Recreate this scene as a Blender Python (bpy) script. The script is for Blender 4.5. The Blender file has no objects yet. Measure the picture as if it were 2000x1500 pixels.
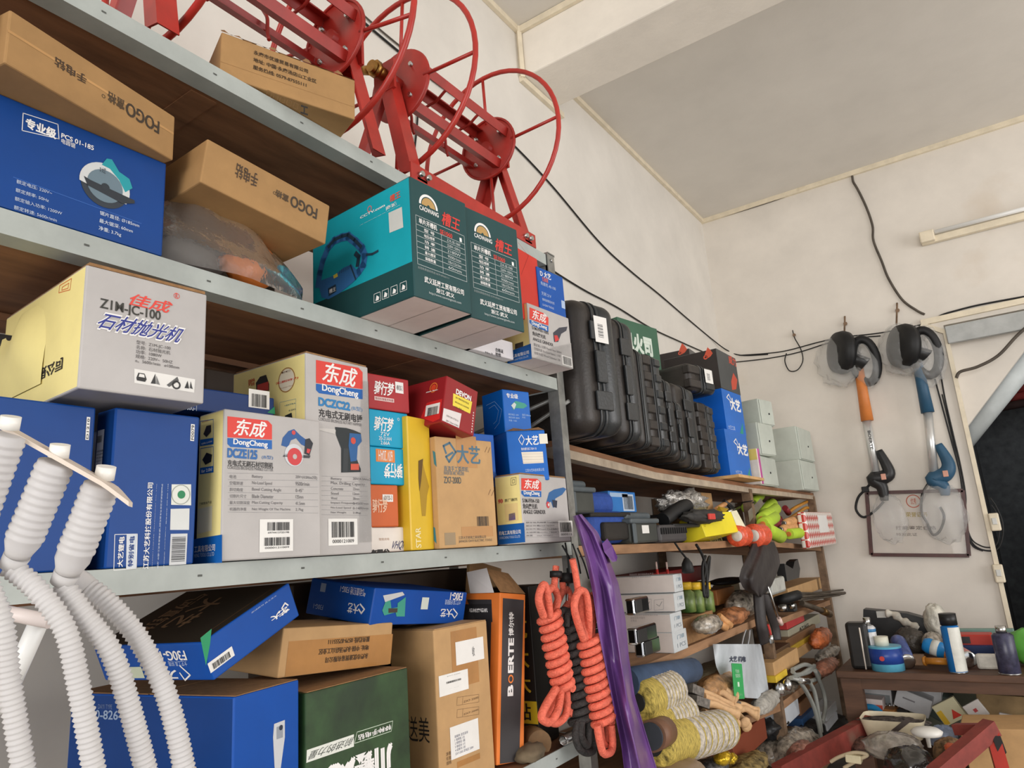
import bpy, bmesh, math, random
from mathutils import Vector as V, Matrix, Euler

sc = bpy.context.scene
COL = sc.collection
R = random.Random(7)
CAM = V((0.0, 0.0, 1.45))                       # eye point; the rack front stands 1 m from it

# ------------------------------------------------------------------ camera
_f = V((-0.5376, 0.8109, 0.2307)); _r = V((0.8222, 0.5646, -0.0708))
_f.normalize(); _r = (_r - _f * _r.dot(_f)).normalized(); _u = _r.cross(_f)
FPX = 1381.26                                   # focal length for a 2000 px wide frame
cam = bpy.data.cameras.new('camera'); cam.sensor_width = 36.0; cam.lens = 36.0 * FPX / 2000.0
cam.clip_start = 0.05; cam.clip_end = 60
camo = bpy.data.objects.new('camera', cam); COL.objects.link(camo)
camo.matrix_world = Matrix(((_r.x, _u.x, -_f.x, CAM.x), (_r.y, _u.y, -_f.y, CAM.y), (_r.z, _u.z, -_f.z, CAM.z), (0, 0, 0, 1)))
sc.camera = camo

# ------------------------------------------------------------------ daylight
w = bpy.data.worlds.new('daylight'); sc.world = w; w.use_nodes = True
_bg = w.node_tree.nodes['Background']; _bg.inputs[0].default_value = (0.97, 0.98, 1.0, 1); _bg.inputs[1].default_value = 0.78
def area(name, loc, target, sx, sy, power, col):
    l = bpy.data.lights.new(name, 'AREA'); l.shape = 'RECTANGLE'; l.size = sx; l.size_y = sy; l.energy = power; l.color = col
    o = bpy.data.objects.new(name, l); COL.objects.link(o); o.location = loc
    o.rotation_euler = (V(target) - V(loc)).to_track_quat('-Z', 'Y').to_euler(); return o
area('shopfront_daylight', (1.4, -7.0, 2.1), (-0.4, 3.0, 2.1), 5.0, 3.4, 400, (1.0, 0.97, 0.93))
area('side_opening_daylight', (4.8, 3.0, 1.8), (-1.0, 3.4, 1.6), 3.8, 2.8, 150, (1.0, 0.97, 0.94))
vs = sc.view_settings
vs.view_transform = 'Standard'; vs.look = 'None'; vs.gamma = 1.0; vs.use_curve_mapping = False; vs.exposure = 0.0

# ------------------------------------------------------------------ points on real planes, from the survey of the photograph
def ray(px, py): return _f + _r * ((px - 1000) / FPX) - _u * ((py - 750) / FPX)
def onx(px, py, x): d = ray(px, py); return CAM + d * (x / d.x)
def ony(px, py, y): d = ray(px, py); return CAM + d * (y / d.y)
def onz(px, py, z): d = ray(px, py); return CAM + d * ((z - CAM.z) / d.z)
def ond(px, py, depth): return CAM + ray(px, py) * depth

# ------------------------------------------------------------------ materials
def lin(c):
    def g(v):
        v /= 255.0
        return v / 12.92 if v <= 0.04045 else ((v + 0.055) / 1.055) ** 2.4
    return tuple(g(v) for v in c)
MATS = {}
def mat(name, rgb, rough=0.55, metal=0.0, noise=0.10, scale=14.0, bump=0.0, bscale=60.0, spec=0.4, trans=0.0, alpha=1.0, stretch=None, sss=0.0, coat=0.0, dark=None, dthr=0.6):
    if name in MATS: return MATS[name]
    m = bpy.data.materials.new(name); m.use_nodes = True; nt = m.node_tree; N = nt.nodes; L = nt.links
    p = N['Principled BSDF']
    p.inputs['Roughness'].default_value = rough; p.inputs['Metallic'].default_value = metal
    p.inputs['Specular IOR Level'].default_value = spec
    if trans: p.inputs['Transmission Weight'].default_value = trans; p.inputs['IOR'].default_value = 1.2
    if alpha < 1: p.inputs['Alpha'].default_value = alpha
    if sss: p.inputs['Subsurface Weight'].default_value = sss; p.inputs['Subsurface Radius'].default_value = (0.02, 0.02, 0.02)
    if coat: p.inputs['Coat Weight'].default_value = coat; p.inputs['Coat Roughness'].default_value = 0.12
    c = lin(rgb)
    tc = N.new('ShaderNodeTexCoord'); mp = N.new('ShaderNodeMapping'); L.new(tc.outputs['Object'], mp.inputs[0])
    if stretch: mp.inputs['Scale'].default_value = stretch
    nz = N.new('ShaderNodeTexNoise'); nz.inputs['Scale'].default_value = scale; nz.inputs['Detail'].default_value = 6; nz.inputs['Roughness'].default_value = 0.6
    L.new(mp.outputs[0], nz.inputs['Vector'])
    cr = N.new('ShaderNodeValToRGB'); L.new(nz.outputs['Fac'], cr.inputs[0])
    lo = [max(0, v * (1 - noise * 1.6)) for v in c]; hi = [min(1, v * (1 + noise)) for v in c]
    cr.color_ramp.elements[0].position = 0.3; cr.color_ramp.elements[1].position = 0.7
    cr.color_ramp.elements[0].color = (*lo, 1); cr.color_ramp.elements[1].color = (*hi, 1)
    out = cr.outputs[0]
    if dark:                                     # blotches of dirt with a shape of their own
        n2 = N.new('ShaderNodeTexNoise'); n2.inputs['Scale'].default_value = scale * 0.35; n2.inputs['Detail'].default_value = 8
        L.new(mp.outputs[0], n2.inputs['Vector'])
        r2 = N.new('ShaderNodeValToRGB'); L.new(n2.outputs['Fac'], r2.inputs[0])
        r2.color_ramp.elements[0].position = dthr; r2.color_ramp.elements[1].position = min(1, dthr + 0.16)
        mx = N.new('ShaderNodeMix'); mx.data_type = 'RGBA'; L.new(r2.outputs[0], mx.inputs['Factor'])
        L.new(out, mx.inputs['A']); mx.inputs['B'].default_value = (*lin(dark), 1); out = mx.outputs['Result']
    L.new(out, p.inputs['Base Color'])
    if bump:
        nb = N.new('ShaderNodeTexNoise'); nb.inputs['Scale'].default_value = bscale; nb.inputs['Detail'].default_value = 4
        L.new(mp.outputs[0], nb.inputs['Vector'])
        b = N.new('ShaderNodeBump'); b.inputs['Strength'].default_value = bump; b.inputs['Distance'].default_value = 0.01
        L.new(nb.outputs['Fac'], b.inputs['Height']); L.new(b.outputs[0], p.inputs['Normal'])
    MATS[name] = m; return m
def ink(rgb, rough=0.5, metal=0.0):
    return mat('ink_%02x%02x%02x_%d' % (*rgb, int(rough * 10)), rgb, rough, metal, noise=0.04)
def card(rgb, rough=0.45):
    return mat('board_%02x%02x%02x' % rgb, rgb, rough, noise=0.06, scale=9, bump=0.03, bscale=25, spec=0.28)

KRAFT = mat('kraft_cardboard', (192, 153, 106), 0.75, noise=0.07, scale=16, bump=0.05, bscale=30)
KRAFTDIM = mat('dimmed_kraft_cardboard', (166, 128, 82), 0.75, noise=0.08, scale=16, bump=0.06, bscale=30)  # kraft with the dimmer light of the upper shelves put into its colour
KRAFT2 = mat('raw_cardboard_edge', (150, 112, 74), 0.85, noise=0.15, scale=80)
REDP = mat('red_paint', (176, 46, 37), 0.38, noise=0.12, scale=18, spec=0.5)
STEEL = mat('bright_steel', (200, 200, 198), 0.25, 1.0, noise=0.05)
BRASS = mat('dull_brass', (170, 130, 70), 0.35, 1.0, noise=0.2, scale=60)
BLACKP = mat('black_plastic', (38, 38, 39), 0.42, noise=0.2, scale=20, bump=0.05, bscale=90)
BLACKR = mat('black_rubber', (22, 22, 23), 0.55, noise=0.2)
GREYLIP = mat('grey_green_rack_paint', (172, 178, 174), 0.5, noise=0.10, scale=10, dark=(96, 92, 84), dthr=0.68)
RACKSTEEL = mat('worn_rack_steel', (150, 150, 146), 0.42, 0.6, noise=0.2, scale=20, dark=(70, 62, 54), dthr=0.62)
PLY = mat('brown_plywood', (138, 96, 66), 0.7, noise=0.28, scale=7, stretch=(3, 0.5, 3), dark=(70, 44, 30), dthr=0.6)
RUSTY = mat('rusty_angle_iron', (128, 104, 82), 0.7, 0.15, noise=0.25, scale=25, dark=(74, 50, 36), dthr=0.55)
CLEAR = mat('clear_film', (235, 235, 232), 0.12, trans=1.0, noise=0.0, bump=0.5, bscale=40, spec=0.6)
FILMT = mat('thin_clear_film', (222, 222, 220), 0.10, alpha=0.20, noise=0.0, bump=0.9, bscale=22, spec=1.0)
WHITEP = mat('milky_white_plastic', (228, 225, 224), 0.30, noise=0.03, sss=0.2, trans=0.25, spec=0.5)
PVC = mat('cream_pvc', (226, 214, 190), 0.5, noise=0.08, scale=12, dark=(170, 150, 116), dthr=0.66)

# ------------------------------------------------------------------ mesh builder (world coordinates)
class MB:
    def __init__(s): s.v = []; s.f = []; s.m = []; s.sm = []; s.mats = []
    def mi(s, m):
        if m not in s.mats: s.mats.append(m)
        return s.mats.index(m)
    def add(s, vs, fs, m, smooth=False):
        b = len(s.v); k = s.mi(m)
        s.v += [tuple(v) for v in vs]; s.f += [tuple(b + i for i in f) for f in fs]
        s.m += [k] * len(fs); s.sm += [smooth] * len(fs); return s
    def box(s, a, b, m, M=None):
        x0, y0, z0 = a; x1, y1, z1 = b
        p = [V(c) for c in ((x0, y0, z0), (x1, y0, z0), (x1, y1, z0), (x0, y1, z0), (x0, y0, z1), (x1, y0, z1), (x1, y1, z1), (x0, y1, z1))]
        if M is not None: p = [M @ c for c in p]
        return s.add(p, [(3, 2, 1, 0), (4, 5, 6, 7), (0, 1, 5, 4), (1, 2, 6, 5), (2, 3, 7, 6), (3, 0, 4, 7)], m)
    def rbox(s, a, b, m, r=0.006, seg=2, M=None, face_mats=None):
        bm = bmesh.new(); bmesh.ops.create_cube(bm, size=1)
        d = V(b) - V(a); c = (V(a) + V(b)) / 2
        for v in bm.verts: v.co = V((v.co.x * d.x, v.co.y * d.y, v.co.z * d.z)) + c
        bm.normal_update()
        ms = [m]
        if face_mats:
            for f in bm.faces:
                n = f.normal; k = max(range(3), key=lambda i: abs(n[i])); key = '+-'[n[k] < 0] + 'xyz'[k]
                if key in face_mats:
                    if face_mats[key] not in ms: ms.append(face_mats[key])
                    f.material_index = ms.index(face_mats[key])
        r = min(r, min(d) * 0.45)
        if r > 0: bmesh.ops.bevel(bm, geom=bm.edges[:], offset=r, segments=seg, affect='EDGES', profile=0.5)
        b0 = len(s.v)
        for i, v in enumerate(bm.verts): v.index = i; s.v.append(tuple(M @ v.co if M is not None else v.co))
        for f in bm.faces:
            s.f.append(tuple(b0 + v.index for v in f.verts)); s.m.append(s.mi(ms[f.material_index])); s.sm.append(False)
        bm.free(); return s
    def tube(s, pts, r, m, n=8, closed=False, caps=True, sx=1.0):
        pts = [V(p) for p in pts]; k = len(pts)
        rr = r if isinstance(r, (list, tuple)) else [r] * k
        t0 = (pts[1] - pts[0]).normalized(); a = t0.orthogonal().normalized(); vs = []
        for i, p in enumerate(pts):
            if closed: t = (pts[(i + 1) % k] - pts[i - 1]).normalized()
            else: t = (pts[min(i + 1, k - 1)] - pts[max(i - 1, 0)]).normalized()
            a = (a - t * a.dot(t)); a = a.normalized() if a.length > 1e-6 else t.orthogonal().normalized()
            b = t.cross(a)
            for j in range(n):
                q = 2 * math.pi * j / n; vs.append(p + (a * math.cos(q) + b * math.sin(q) * sx) * rr[i])
        fs = []
        for i in range(k if closed else k - 1):
            i2 = (i + 1) % k
            fs += [(i * n + j, i * n + (j + 1) % n, i2 * n + (j + 1) % n, i2 * n + j) for j in range(n)]
        s.add(vs, fs, m, True)
        if caps and not closed:
            b0 = len(s.v) - len(vs)
            s.f += [tuple(b0 + j for j in reversed(range(n))), tuple(b0 + (k - 1) * n + j for j in range(n))]
            s.m += [s.mi(m)] * 2; s.sm += [False] * 2
        return s
    def lathe(s, p0, p1, prof, m, n=24):
        """prof: (t along p0->p1 in metres, radius)"""
        p0 = V(p0); d = (V(p1) - p0).normalized(); a = d.orthogonal().normalized(); b = d.cross(a); vs = []
        for t, r in prof:
            for j in range(n):
                q = 2 * math.pi * j / n; vs.append(p0 + d * t + (a * math.cos(q) + b * math.sin(q)) * r)
        k = len(prof)
        s.add(vs, [(i * n + j, i * n + (j + 1) % n, (i + 1) * n + (j + 1) % n, (i + 1) * n + j) for i in range(k - 1) for j in range(n)], m, True)
        b0 = len(s.v) - len(vs); s.f += [tuple(b0 + j for j in reversed(range(n))), tuple(b0 + (k - 1) * n + j for j in range(n))]
        s.m += [s.mi(m)] * 2; s.sm += [False] * 2; return s
    def cyl(s, p0, p1, r, m, n=20, r1=None):
        h = (V(p1) - V(p0)).length; return s.lathe(p0, p1, [(0, r), (h, r if r1 is None else r1)], m, n)
    def bar(s, p0, p1, w_, h_, m, up=(0, 0, 1)):
        p0 = V(p0); p1 = V(p1); d = (p1 - p0).normalized(); a = d.cross(V(up)); a = a.normalized() if a.length > 1e-5 else d.orthogonal().normalized(); b = a.cross(d)
        q = []
        for p in (p0, p1): q += [p - a * w_ / 2 - b * h_ / 2, p + a * w_ / 2 - b * h_ / 2, p + a * w_ / 2 + b * h_ / 2, p - a * w_ / 2 + b * h_ / 2]
        return s.add(q, [(3, 2, 1, 0), (4, 5, 6, 7), (0, 1, 5, 4), (1, 2, 6, 5), (2, 3, 7, 6), (3, 0, 4, 7)], m)
    def angle(s, p0, p1, a, b, m, w_=0.035, t=0.003):
        """L-section: legs along directions a and b"""
        p0 = V(p0); p1 = V(p1); a = V(a).normalized(); b = V(b).normalized()
        prof = [a * 0 + b * 0, a * w_, a * w_ + b * t, a * t + b * t, a * t + b * w_, b * w_]
        vs = [p0 + q for q in prof] + [p1 + q for q in prof]; n = 6
        return s.add(vs, [(i, (i + 1) % n, n + (i + 1) % n, n + i) for i in range(n)] + [(3, 2, 1, 0), (5, 4, 3, 0), (6, 7, 8, 9), (6, 9, 10, 11)], m)
    def grid(s, fn, nu, nv, m, smooth=True, closeu=False):
        vs = [fn(i / (nu if closeu else nu - 1), j / (nv - 1)) for j in range(nv) for i in range(nu)]
        fs = [(j * nu + i, j * nu + (i + 1) % nu, (j + 1) * nu + (i + 1) % nu, (j + 1) * nu + i) for j in range(nv - 1) for i in range(nu if closeu else nu - 1)]
        return s.add(vs, fs, m, smooth)
    def prism(s, poly, h, m, M=None, smooth=False):
        """poly in xy, extruded along z"""
        n = len(poly); vs = [V((x, y, 0)) for x, y in poly] + [V((x, y, h)) for x, y in poly]
        if M is not None: vs = [M @ v for v in vs]
        return s.add(vs, [tuple(reversed(range(n))), tuple(range(n, 2 * n))] + [(i, (i + 1) % n, n + (i + 1) % n, n + i) for i in range(n)], m, smooth)
    def blob(s, c, rad, m, n=14, amp=0.12, freq=9.0, seed=0, M=None):
        c = V(c); rx, ry, rz = rad; o = V((seed * 3.1, seed * 1.7, seed * 5.3)); from mathutils import noise as nz
        def fn(u, v):
            th = 2 * math.pi * u; ph = math.pi * v
            d = V((math.sin(ph) * math.cos(th), math.sin(ph) * math.sin(th), math.cos(ph)))
            k = 1 + amp * nz.fractal(d * freq * 0.3 + o, 0.8, 2.0, 4)
            p = V((d.x * rx, d.y * ry, d.z * rz)) * k
            return c + (M @ p if M is not None else p)
        return s.grid(fn, n * 2, n, m, True, True)
    def shell(s, M, D, H, y0, y1, r, e, m):
        """half of a carry case: rounded-rectangle loops from the seam y0 to the outer face y1, edge softened by e"""
        def loop(y, ins):
            q = []
            for cx, cz, a0 in ((-r, r, 270), (-r, H - r, 0), (-D + r, H - r, 90), (-D + r, r, 180)):
                for i in range(7):
                    a = math.radians(a0 + 15 * i); q.append(M @ V((cx + math.cos(a) * (r - ins), y, cz + math.sin(a) * (r - ins))))
            return q
        sg = 1 if y1 > y0 else -1; L = [loop(y0, 0), loop(y1 - sg * e, 0)] + [loop(y1 - sg * e * (1 - math.sin(math.radians(t))), e * (1 - math.cos(math.radians(t)))) for t in (30, 60, 90)]
        n = len(L[0]); vs = [p for l in L for p in l]
        b0 = len(s.v); fs = [(i * n + j, i * n + (j + 1) % n, (i + 1) * n + (j + 1) % n, (i + 1) * n + j) for i in range(len(L) - 1) for j in range(n)]
        if sg > 0: fs = [tuple(reversed(f)) for f in fs]
        s.add(vs, fs, m, True); k = (len(L) - 1) * n
        s.f += [tuple(b0 + k + j for j in (range(n) if sg < 0 else reversed(range(n)))), tuple(b0 + j for j in (reversed(range(n)) if sg < 0 else range(n)))]
        s.m += [s.mi(m)] * 2; s.sm += [False] * 2; return s
    def build(s, name, parent=None, origin=None):
        me = bpy.data.meshes.new(name)
        o0 = V(origin) if origin is not None else s.base()
        me.from_pydata([tuple(V(v) - o0) for v in s.v], [], s.f)
        for m in s.mats: me.materials.append(m)
        me.polygons.foreach_set('material_index', s.m); me.polygons.foreach_set('use_smooth', s.sm); me.update()
        o = bpy.data.objects.new(name, me); COL.objects.link(o)
        if parent is not None: o.parent = parent
        else: o.location = o0
        return o
    def base(s):
        xs, ys, zs = zip(*s.v); return V(((min(xs) + max(xs)) / 2, (min(ys) + max(ys)) / 2, min(zs)))

def tag(o, label, cat, group=None, kind=None):
    if label: o['label'] = label
    if cat: o['category'] = cat
    if group: o['group'] = group
    if kind: o['kind'] = kind
    return o
def thing(name, label, cat, own=None, parts=(), group=None, kind=None):
    """own: MB of the thing itself or None (an Empty). parts: (name, MB, label or None, [(name, MB), ...])"""
    if own is None:
        al = MB(); al.v = [v for p in parts for v in p[1].v]; o0 = al.base()
        root = bpy.data.objects.new(name, None); root.empty_display_size = 0.05; COL.objects.link(root); root.location = o0
    else:
        o0 = own.base(); root = own.build(name)
    tag(root, label, cat, group, kind)
    for p in parts:
        c = p[1].build(p[0], root, o0)
        if len(p) > 2 and p[2]: c['label'] = p[2]
        for q in (p[3] if len(p) > 3 else ()):
            g = q[1].build(q[0], c, o0)
            if len(q) > 2 and q[2]: g['label'] = q[2]
    return root
def copy_tree(o, loc=None, label=None, parent=None, rot=None):
    c = o.copy(); COL.objects.link(c)
    if parent is not None: c.parent = parent
    if loc is not None: c.location = loc
    if rot is not None: c.rotation_euler = rot
    if label: c['label'] = label
    for ch in list(o.children): copy_tree(ch, parent=c)
    return c
def struct(name, mb):
    o = mb.build(name); o['kind'] = 'structure'; return o

# ------------------------------------------------------------------ lettering
_TX = {}
def glyphs(t, bold):
    k = (t, bold)
    if k in _TX: return _TX[k]
    cu = bpy.data.curves.new('lettering', 'FONT'); cu.body = t; cu.size = 1; cu.resolution_u = 3; cu.offset = bold
    o = bpy.data.objects.new('lettering', cu); me = o.to_mesh()
    vs = [(v.co.x, v.co.y) for v in me.vertices]; fs = [tuple(p.vertices) for p in me.polygons]
    o.to_mesh_clear(); bpy.data.objects.remove(o); bpy.data.curves.remove(cu)
    if not vs: vs = [(0, 0), (1, 1)]
    xs = [v[0] for v in vs]; ys = [v[1] for v in vs]
    _TX[k] = (vs, fs, min(xs), min(ys), max(max(xs) - min(xs), 1e-4), max(max(ys) - min(ys), 1e-4)); return _TX[k]

class Face:
    """a flat face: origin, unit U, unit V, outward normal, width, height; prints are laid on it in layers"""
    def __init__(s, o, U, Vv, n, w_, h_, mb): s.o = o; s.U = U; s.V = Vv; s.n = n; s.w = w_; s.h = h_; s.mb = mb; s.k = 1
    def uv(s, px, py):
        d = ray(px, py); t = (s.o - CAM).dot(s.n) / d.dot(s.n); p = CAM + d * t - s.o; return p.dot(s.U), p.dot(s.V)
    def at(s, u, v, k=None): return s.o + s.U * u + s.V * v + s.n * (0.00035 * (k or s.k))
    def rect(s, px, col, k=1, mb=None, rough=0.45):
        u0, v0 = s.uv(px[0], px[1]); u1, v1 = s.uv(px[2], px[3]); return s.rectuv((u0, v0, u1, v1), col, k, mb, rough)
    def rectuv(s, r, col, k=1, mb=None, rough=0.45):
        u0, v0, u1, v1 = r; c = col if not isinstance(col, tuple) else ink(col, rough)
        (mb or s.mb).add([s.at(u0, v0, k), s.at(u1, v0, k), s.at(u1, v1, k), s.at(u0, v1, k)], [(0, 1, 2, 3)], c); return s
    def poly(s, pts, col, k=1, mb=None):
        q = [s.uv(*p) for p in pts]
        a = sum(q[i][0] * q[(i + 1) % len(q)][1] - q[(i + 1) % len(q)][0] * q[i][1] for i in range(len(q)))
        if a < 0: q.reverse()
        (mb or s.mb).add([s.at(u, v, k) for u, v in q], [tuple(range(len(q)))], col if not isinstance(col, tuple) else ink(col)); return s
    def line(s, pts, wd, col, k=1, closed=False):
        q = [V((*s.uv(*p), 0)) for p in pts]
        if closed: q.append(q[0])
        for a, b in zip(q, q[1:]):
            d = (b - a)
            if d.length < 1e-6: continue
            d.normalize(); n = V((-d.y, d.x, 0)) * wd / 2; a2 = a - d * wd / 3; b2 = b + d * wd / 3
            s.mb.add([s.at(p.x, p.y, k) for p in (a2 - n, b2 - n, b2 + n, a2 + n)], [(0, 1, 2, 3)], ink(col))
        return s
    def disc(s, px, py, r, col, k=1, n=20, r_in=0.0, a0=0.0, a1=1.0):
        u, v = s.uv(px, py); c = ink(col); nn = max(3, int(n * (a1 - a0)))
        A = [2 * math.pi * (a0 + (a1 - a0) * i / nn) for i in range(nn + 1)]
        if r_in: s.mb.add([s.at(u + math.cos(a) * q, v + math.sin(a) * q, k) for q in (r_in, r) for a in A], [(i, nn + 1 + i, nn + 2 + i, i + 1) for i in range(nn)], c)
        else: s.mb.add([s.at(u + math.cos(a) * r, v + math.sin(a) * r, k) for a in A], [tuple(range(nn + 1))], c)
        return s
    def text(s, px, t, col, bold=0.012, rot=0, k=2, mb=None, shear=0.0, rough=0.5, gold=None):
        """text filling the box from lower-left pixel (px0,px1) to upper-right pixel (px2,px3) on this face"""
        u0, v0 = s.uv(px[0], px[1]); u1, v1 = s.uv(px[2], px[3]); return s.textuv((u0, v0, u1, v1), t, col, bold, rot, k, mb, shear, rough)
    def textuv(s, r, t, col, bold=0.012, rot=0, k=2, mb=None, shear=0.0, rough=0.5):
        u0, v0, u1, v1 = r
        ex = max(0.0, bold - 0.014); vs, fs, x0, y0, tw, th = glyphs(t, min(bold, 0.014))
        sh = ((0, 0),) if ex <= 0 else (((-1, 0), (1, 0)) if ex < 0.02 else ((-1, -1), (1, -1), (1, 1), (-1, 1)))   # heavier strokes
        for q, (dx, dy) in enumerate(sh):
            out = []
            for x, y in vs:
                a = (x + dx * ex - x0) / tw; b = (y + dy * ex - y0) / th; a += shear * (b - 0.5)
                if rot == 180: a, b = 1 - a, 1 - b
                elif rot == 90: a, b = 1 - b, a
                elif rot == 270: a, b = b, 1 - a
                out.append(s.at(u0 + (u1 - u0) * a, v0 + (v1 - v0) * b, k + 0.05 * q))
            (mb or s.mb).add(out, fs, ink(col, rough))
        return s
    def lines(s, px, ts, col, bold=0.0, rot=0, k=2, mb=None, fill=0.72):
        """several left-aligned lines sharing one letter size inside the box"""
        u0, v0 = s.uv(px[0], px[1]); u1, v1 = s.uv(px[2], px[3])
        along = (u1 - u0) if rot in (0, 180) else (v1 - v0); across = (v1 - v0) if rot in (0, 180) else (u1 - u0)
        pitch = across / len(ts); mw = max(glyphs(t, bold)[4] for t in ts); sz = min(pitch * fill / 0.8, along / mw)
        for i, t in enumerate(ts):
            g = glyphs(t, bold); w_ = g[4] * sz; h_ = g[5] * sz; c = (i + 0.5) * pitch
            if rot == 0: r = (u0, v1 - c - h_ / 2, u0 + w_, v1 - c + h_ / 2)
            elif rot == 180: r = (u1 - w_, v0 + c - h_ / 2, u1, v0 + c + h_ / 2)
            elif rot == 90: r = (u0 + c - h_ / 2, v0, u0 + c + h_ / 2, v0 + w_)
            else: r = (u1 - c - h_ / 2, v1 - w_, u1 - c + h_ / 2, v1)
            s.textuv(r, t, col, bold, rot, k, mb)
        return s
    def barcode(s, px, mb=None, k=1, digits=None, white=(238, 236, 232), vert=False, margin=0.1, bars=True, seed=1):
        u0, v0 = s.uv(px[0], px[1]); u1, v1 = s.uv(px[2], px[3]); rr = random.Random(seed)
        if white: s.rectuv((u0, v0, u1, v1), white, k, mb)
        if not bars: return s
        a, b = (u0, u1) if not vert else (v0, v1); x = a + (b - a) * margin; e = b - (b - a) * margin; st = (e - x) / 60
        lo, hi = (v0, v1) if not vert else (u0, u1); h = hi - lo; bot = lo + h * (0.3 if digits else margin); top = hi - h * margin
        while x < e:
            wd = st * rr.choice((0.7, 0.9, 1.5, 2.2)); 
            s.rectuv((x, bot, min(x + wd, e), top) if not vert else (bot, x, top, min(x + wd, e)), (30, 30, 32), k + 1, mb); x += wd + st * rr.choice((0.8, 1.1, 1.9))
        if digits and not vert: s.textuv((u0 + (u1 - u0) * 0.12, v0 + h * 0.09, u1 - (u1 - u0) * 0.12, v0 + h * 0.22), digits, (40, 40, 42), 0, 0, k + 1, mb)
        return s

class Carton:
    """box by its near aisle-side bottom corner: L along the shelf, D towards the wall, H up"""
    def __init__(s, x, y, z, L, D, H, yaw=0, ta=0, tb=0, col=KRAFT, near=None, bottom=None, top=None, far=None, r=0.0025):
        s.M = Matrix.Translation((x, y, z + CAM.z)) @ Matrix.Rotation(math.radians(yaw), 4, 'Z') @ Matrix.Rotation(math.radians(ta), 4, 'X') @ Matrix.Rotation(math.radians(tb), 4, 'Y')
        s.L, s.D, s.H = L, D, H; s.mb = MB(); s.parts = []
        fm = {}
        if near: fm['-y'] = near
        if bottom: fm['-z'] = bottom
        if top: fm['+z'] = top
        if far: fm['+y'] = far
        s.mb.rbox((-D, 0, 0), (0, L, H), col, r, 2, s.M, fm)
        Rm = s.M.to_3x3(); X, Y, Z = Rm @ V((1, 0, 0)), Rm @ V((0, 1, 0)), Rm @ V((0, 0, 1))
        s.A = Face(s.M @ V((0, 0, 0)), Y, Z, X, L, H, s.mb); s.N = Face(s.M @ V((-D, 0, 0)), X, Z, -Y, D, H, s.mb)
        s.T = Face(s.M @ V((0, 0, H)), Y, -X, Z, L, D, s.mb); s.B = Face(s.M @ V((0, 0, 0)), Y, -X, -Z, L, D, s.mb)
        s.X, s.Y, s.Z = X, Y, Z
    def p(s, a, b, c): return s.M @ V((-a, b, c))          # a towards the wall, b along, c up
    def seam(s, face='B', along=True, col=(120, 108, 98), wd=0.0012):
        f = s.B if face == 'B' else s.T
        f.rectuv((0.004, s.D / 2 - wd / 2, s.L - 0.004, s.D / 2 + wd / 2) if along else (s.L / 2 - wd / 2, 0.004, s.L / 2 + wd / 2, s.D - 0.004), col, 1); return s
    def sticker(s, name, face, px, fn=None, col=(236, 234, 230), label=None):
        mb = MB(); f = getattr(s, face); f.rect(px, col, 2, mb)
        if fn: fn(f, mb)
        s.parts.append((name, mb, label)); return s
    def flaps(s, col=KRAFT, lift=0.0015):
        """two closed top flaps meeting on the centre line"""
        for a, b in ((0.001, 0.495), (0.505, 0.999)):
            mb = MB(); mb.box((-s.D * b, 0.003, s.H + 0.0002), (-s.D * a, s.L - 0.003, s.H + lift), col, s.M); s.parts.append(('top_flap', mb, None))
        return s
    def tape(s, face, px=None, rect=None, col=None):
        mb = MB(); f = getattr(s, face); c = col or mat('brown_packing_tape', (176, 126, 72), 0.15, noise=0.05, spec=0.6)
        (f.rect(px, c, 1, mb) if px else f.rectuv(rect, c, 1, mb)); s.parts.append(('packing_tape', mb, None)); return s
    def done(s, name, label, cat='box', group=None): return thing(name, label, cat, s.mb, s.parts, group)
# ================================================================== room shell
XW, YB, ZC, ZN = -1.624, 5.50, 4.037, 4.104          # left wall, back wall, ceiling beyond the beam, ceiling before it
PLASTER = mat('old_white_plaster', (222, 217, 209), 0.9, noise=0.05, scale=3.0, bump=0.10, bscale=9, dark=(204, 194, 178), dthr=0.66)
PLASTERB = mat('back_wall_plaster', (222, 215, 205), 0.9, noise=0.05, scale=3.4, bump=0.10, bscale=9, dark=(202, 186, 166), dthr=0.62)
CEIL = mat('ceiling_paint', (216, 211, 203), 0.92, noise=0.04, scale=2.2, bump=0.05, dark=(196, 190, 180), dthr=0.7)
BEAMM = mat('beam_paint', (232, 225, 214), 0.9, noise=0.05, scale=4, bump=0.1, dark=(176, 160, 140), dthr=0.68)
CONC = mat('grey_concrete_floor', (186, 180, 172), 0.8, noise=0.15, scale=5, bump=0.1)
struct('floor', MB().box((-1.8, -3.5, -0.1), (4.6, 8.8, 0.0), CONC))
struct('wall_left', MB().box((-1.8, -3.5, 0.0), (XW, YB + 0.15, ZN), PLASTER))
struct('wall_back', MB().box((XW, YB, 0.0), (-0.10, YB + 0.15, ZC), PLASTERB).box((-0.10, YB, 2.74), (4.6, YB + 0.15, ZC), PLASTERB).box((1.30, YB, 0.0), (4.6, YB + 0.15, 2.74), PLASTERB))
struct('ceiling', MB().box((-1.8, 2.90, ZC), (4.6, 8.8, ZC + 0.15), CEIL).box((-1.8, -3.5, ZN), (4.6, 2.90, ZN + 0.09), CEIL))
struct('ceiling_beam', MB().rbox((XW, 2.741, 3.815), (4.6, 3.073, ZN - 0.001), BEAMM, 0.008))
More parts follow.
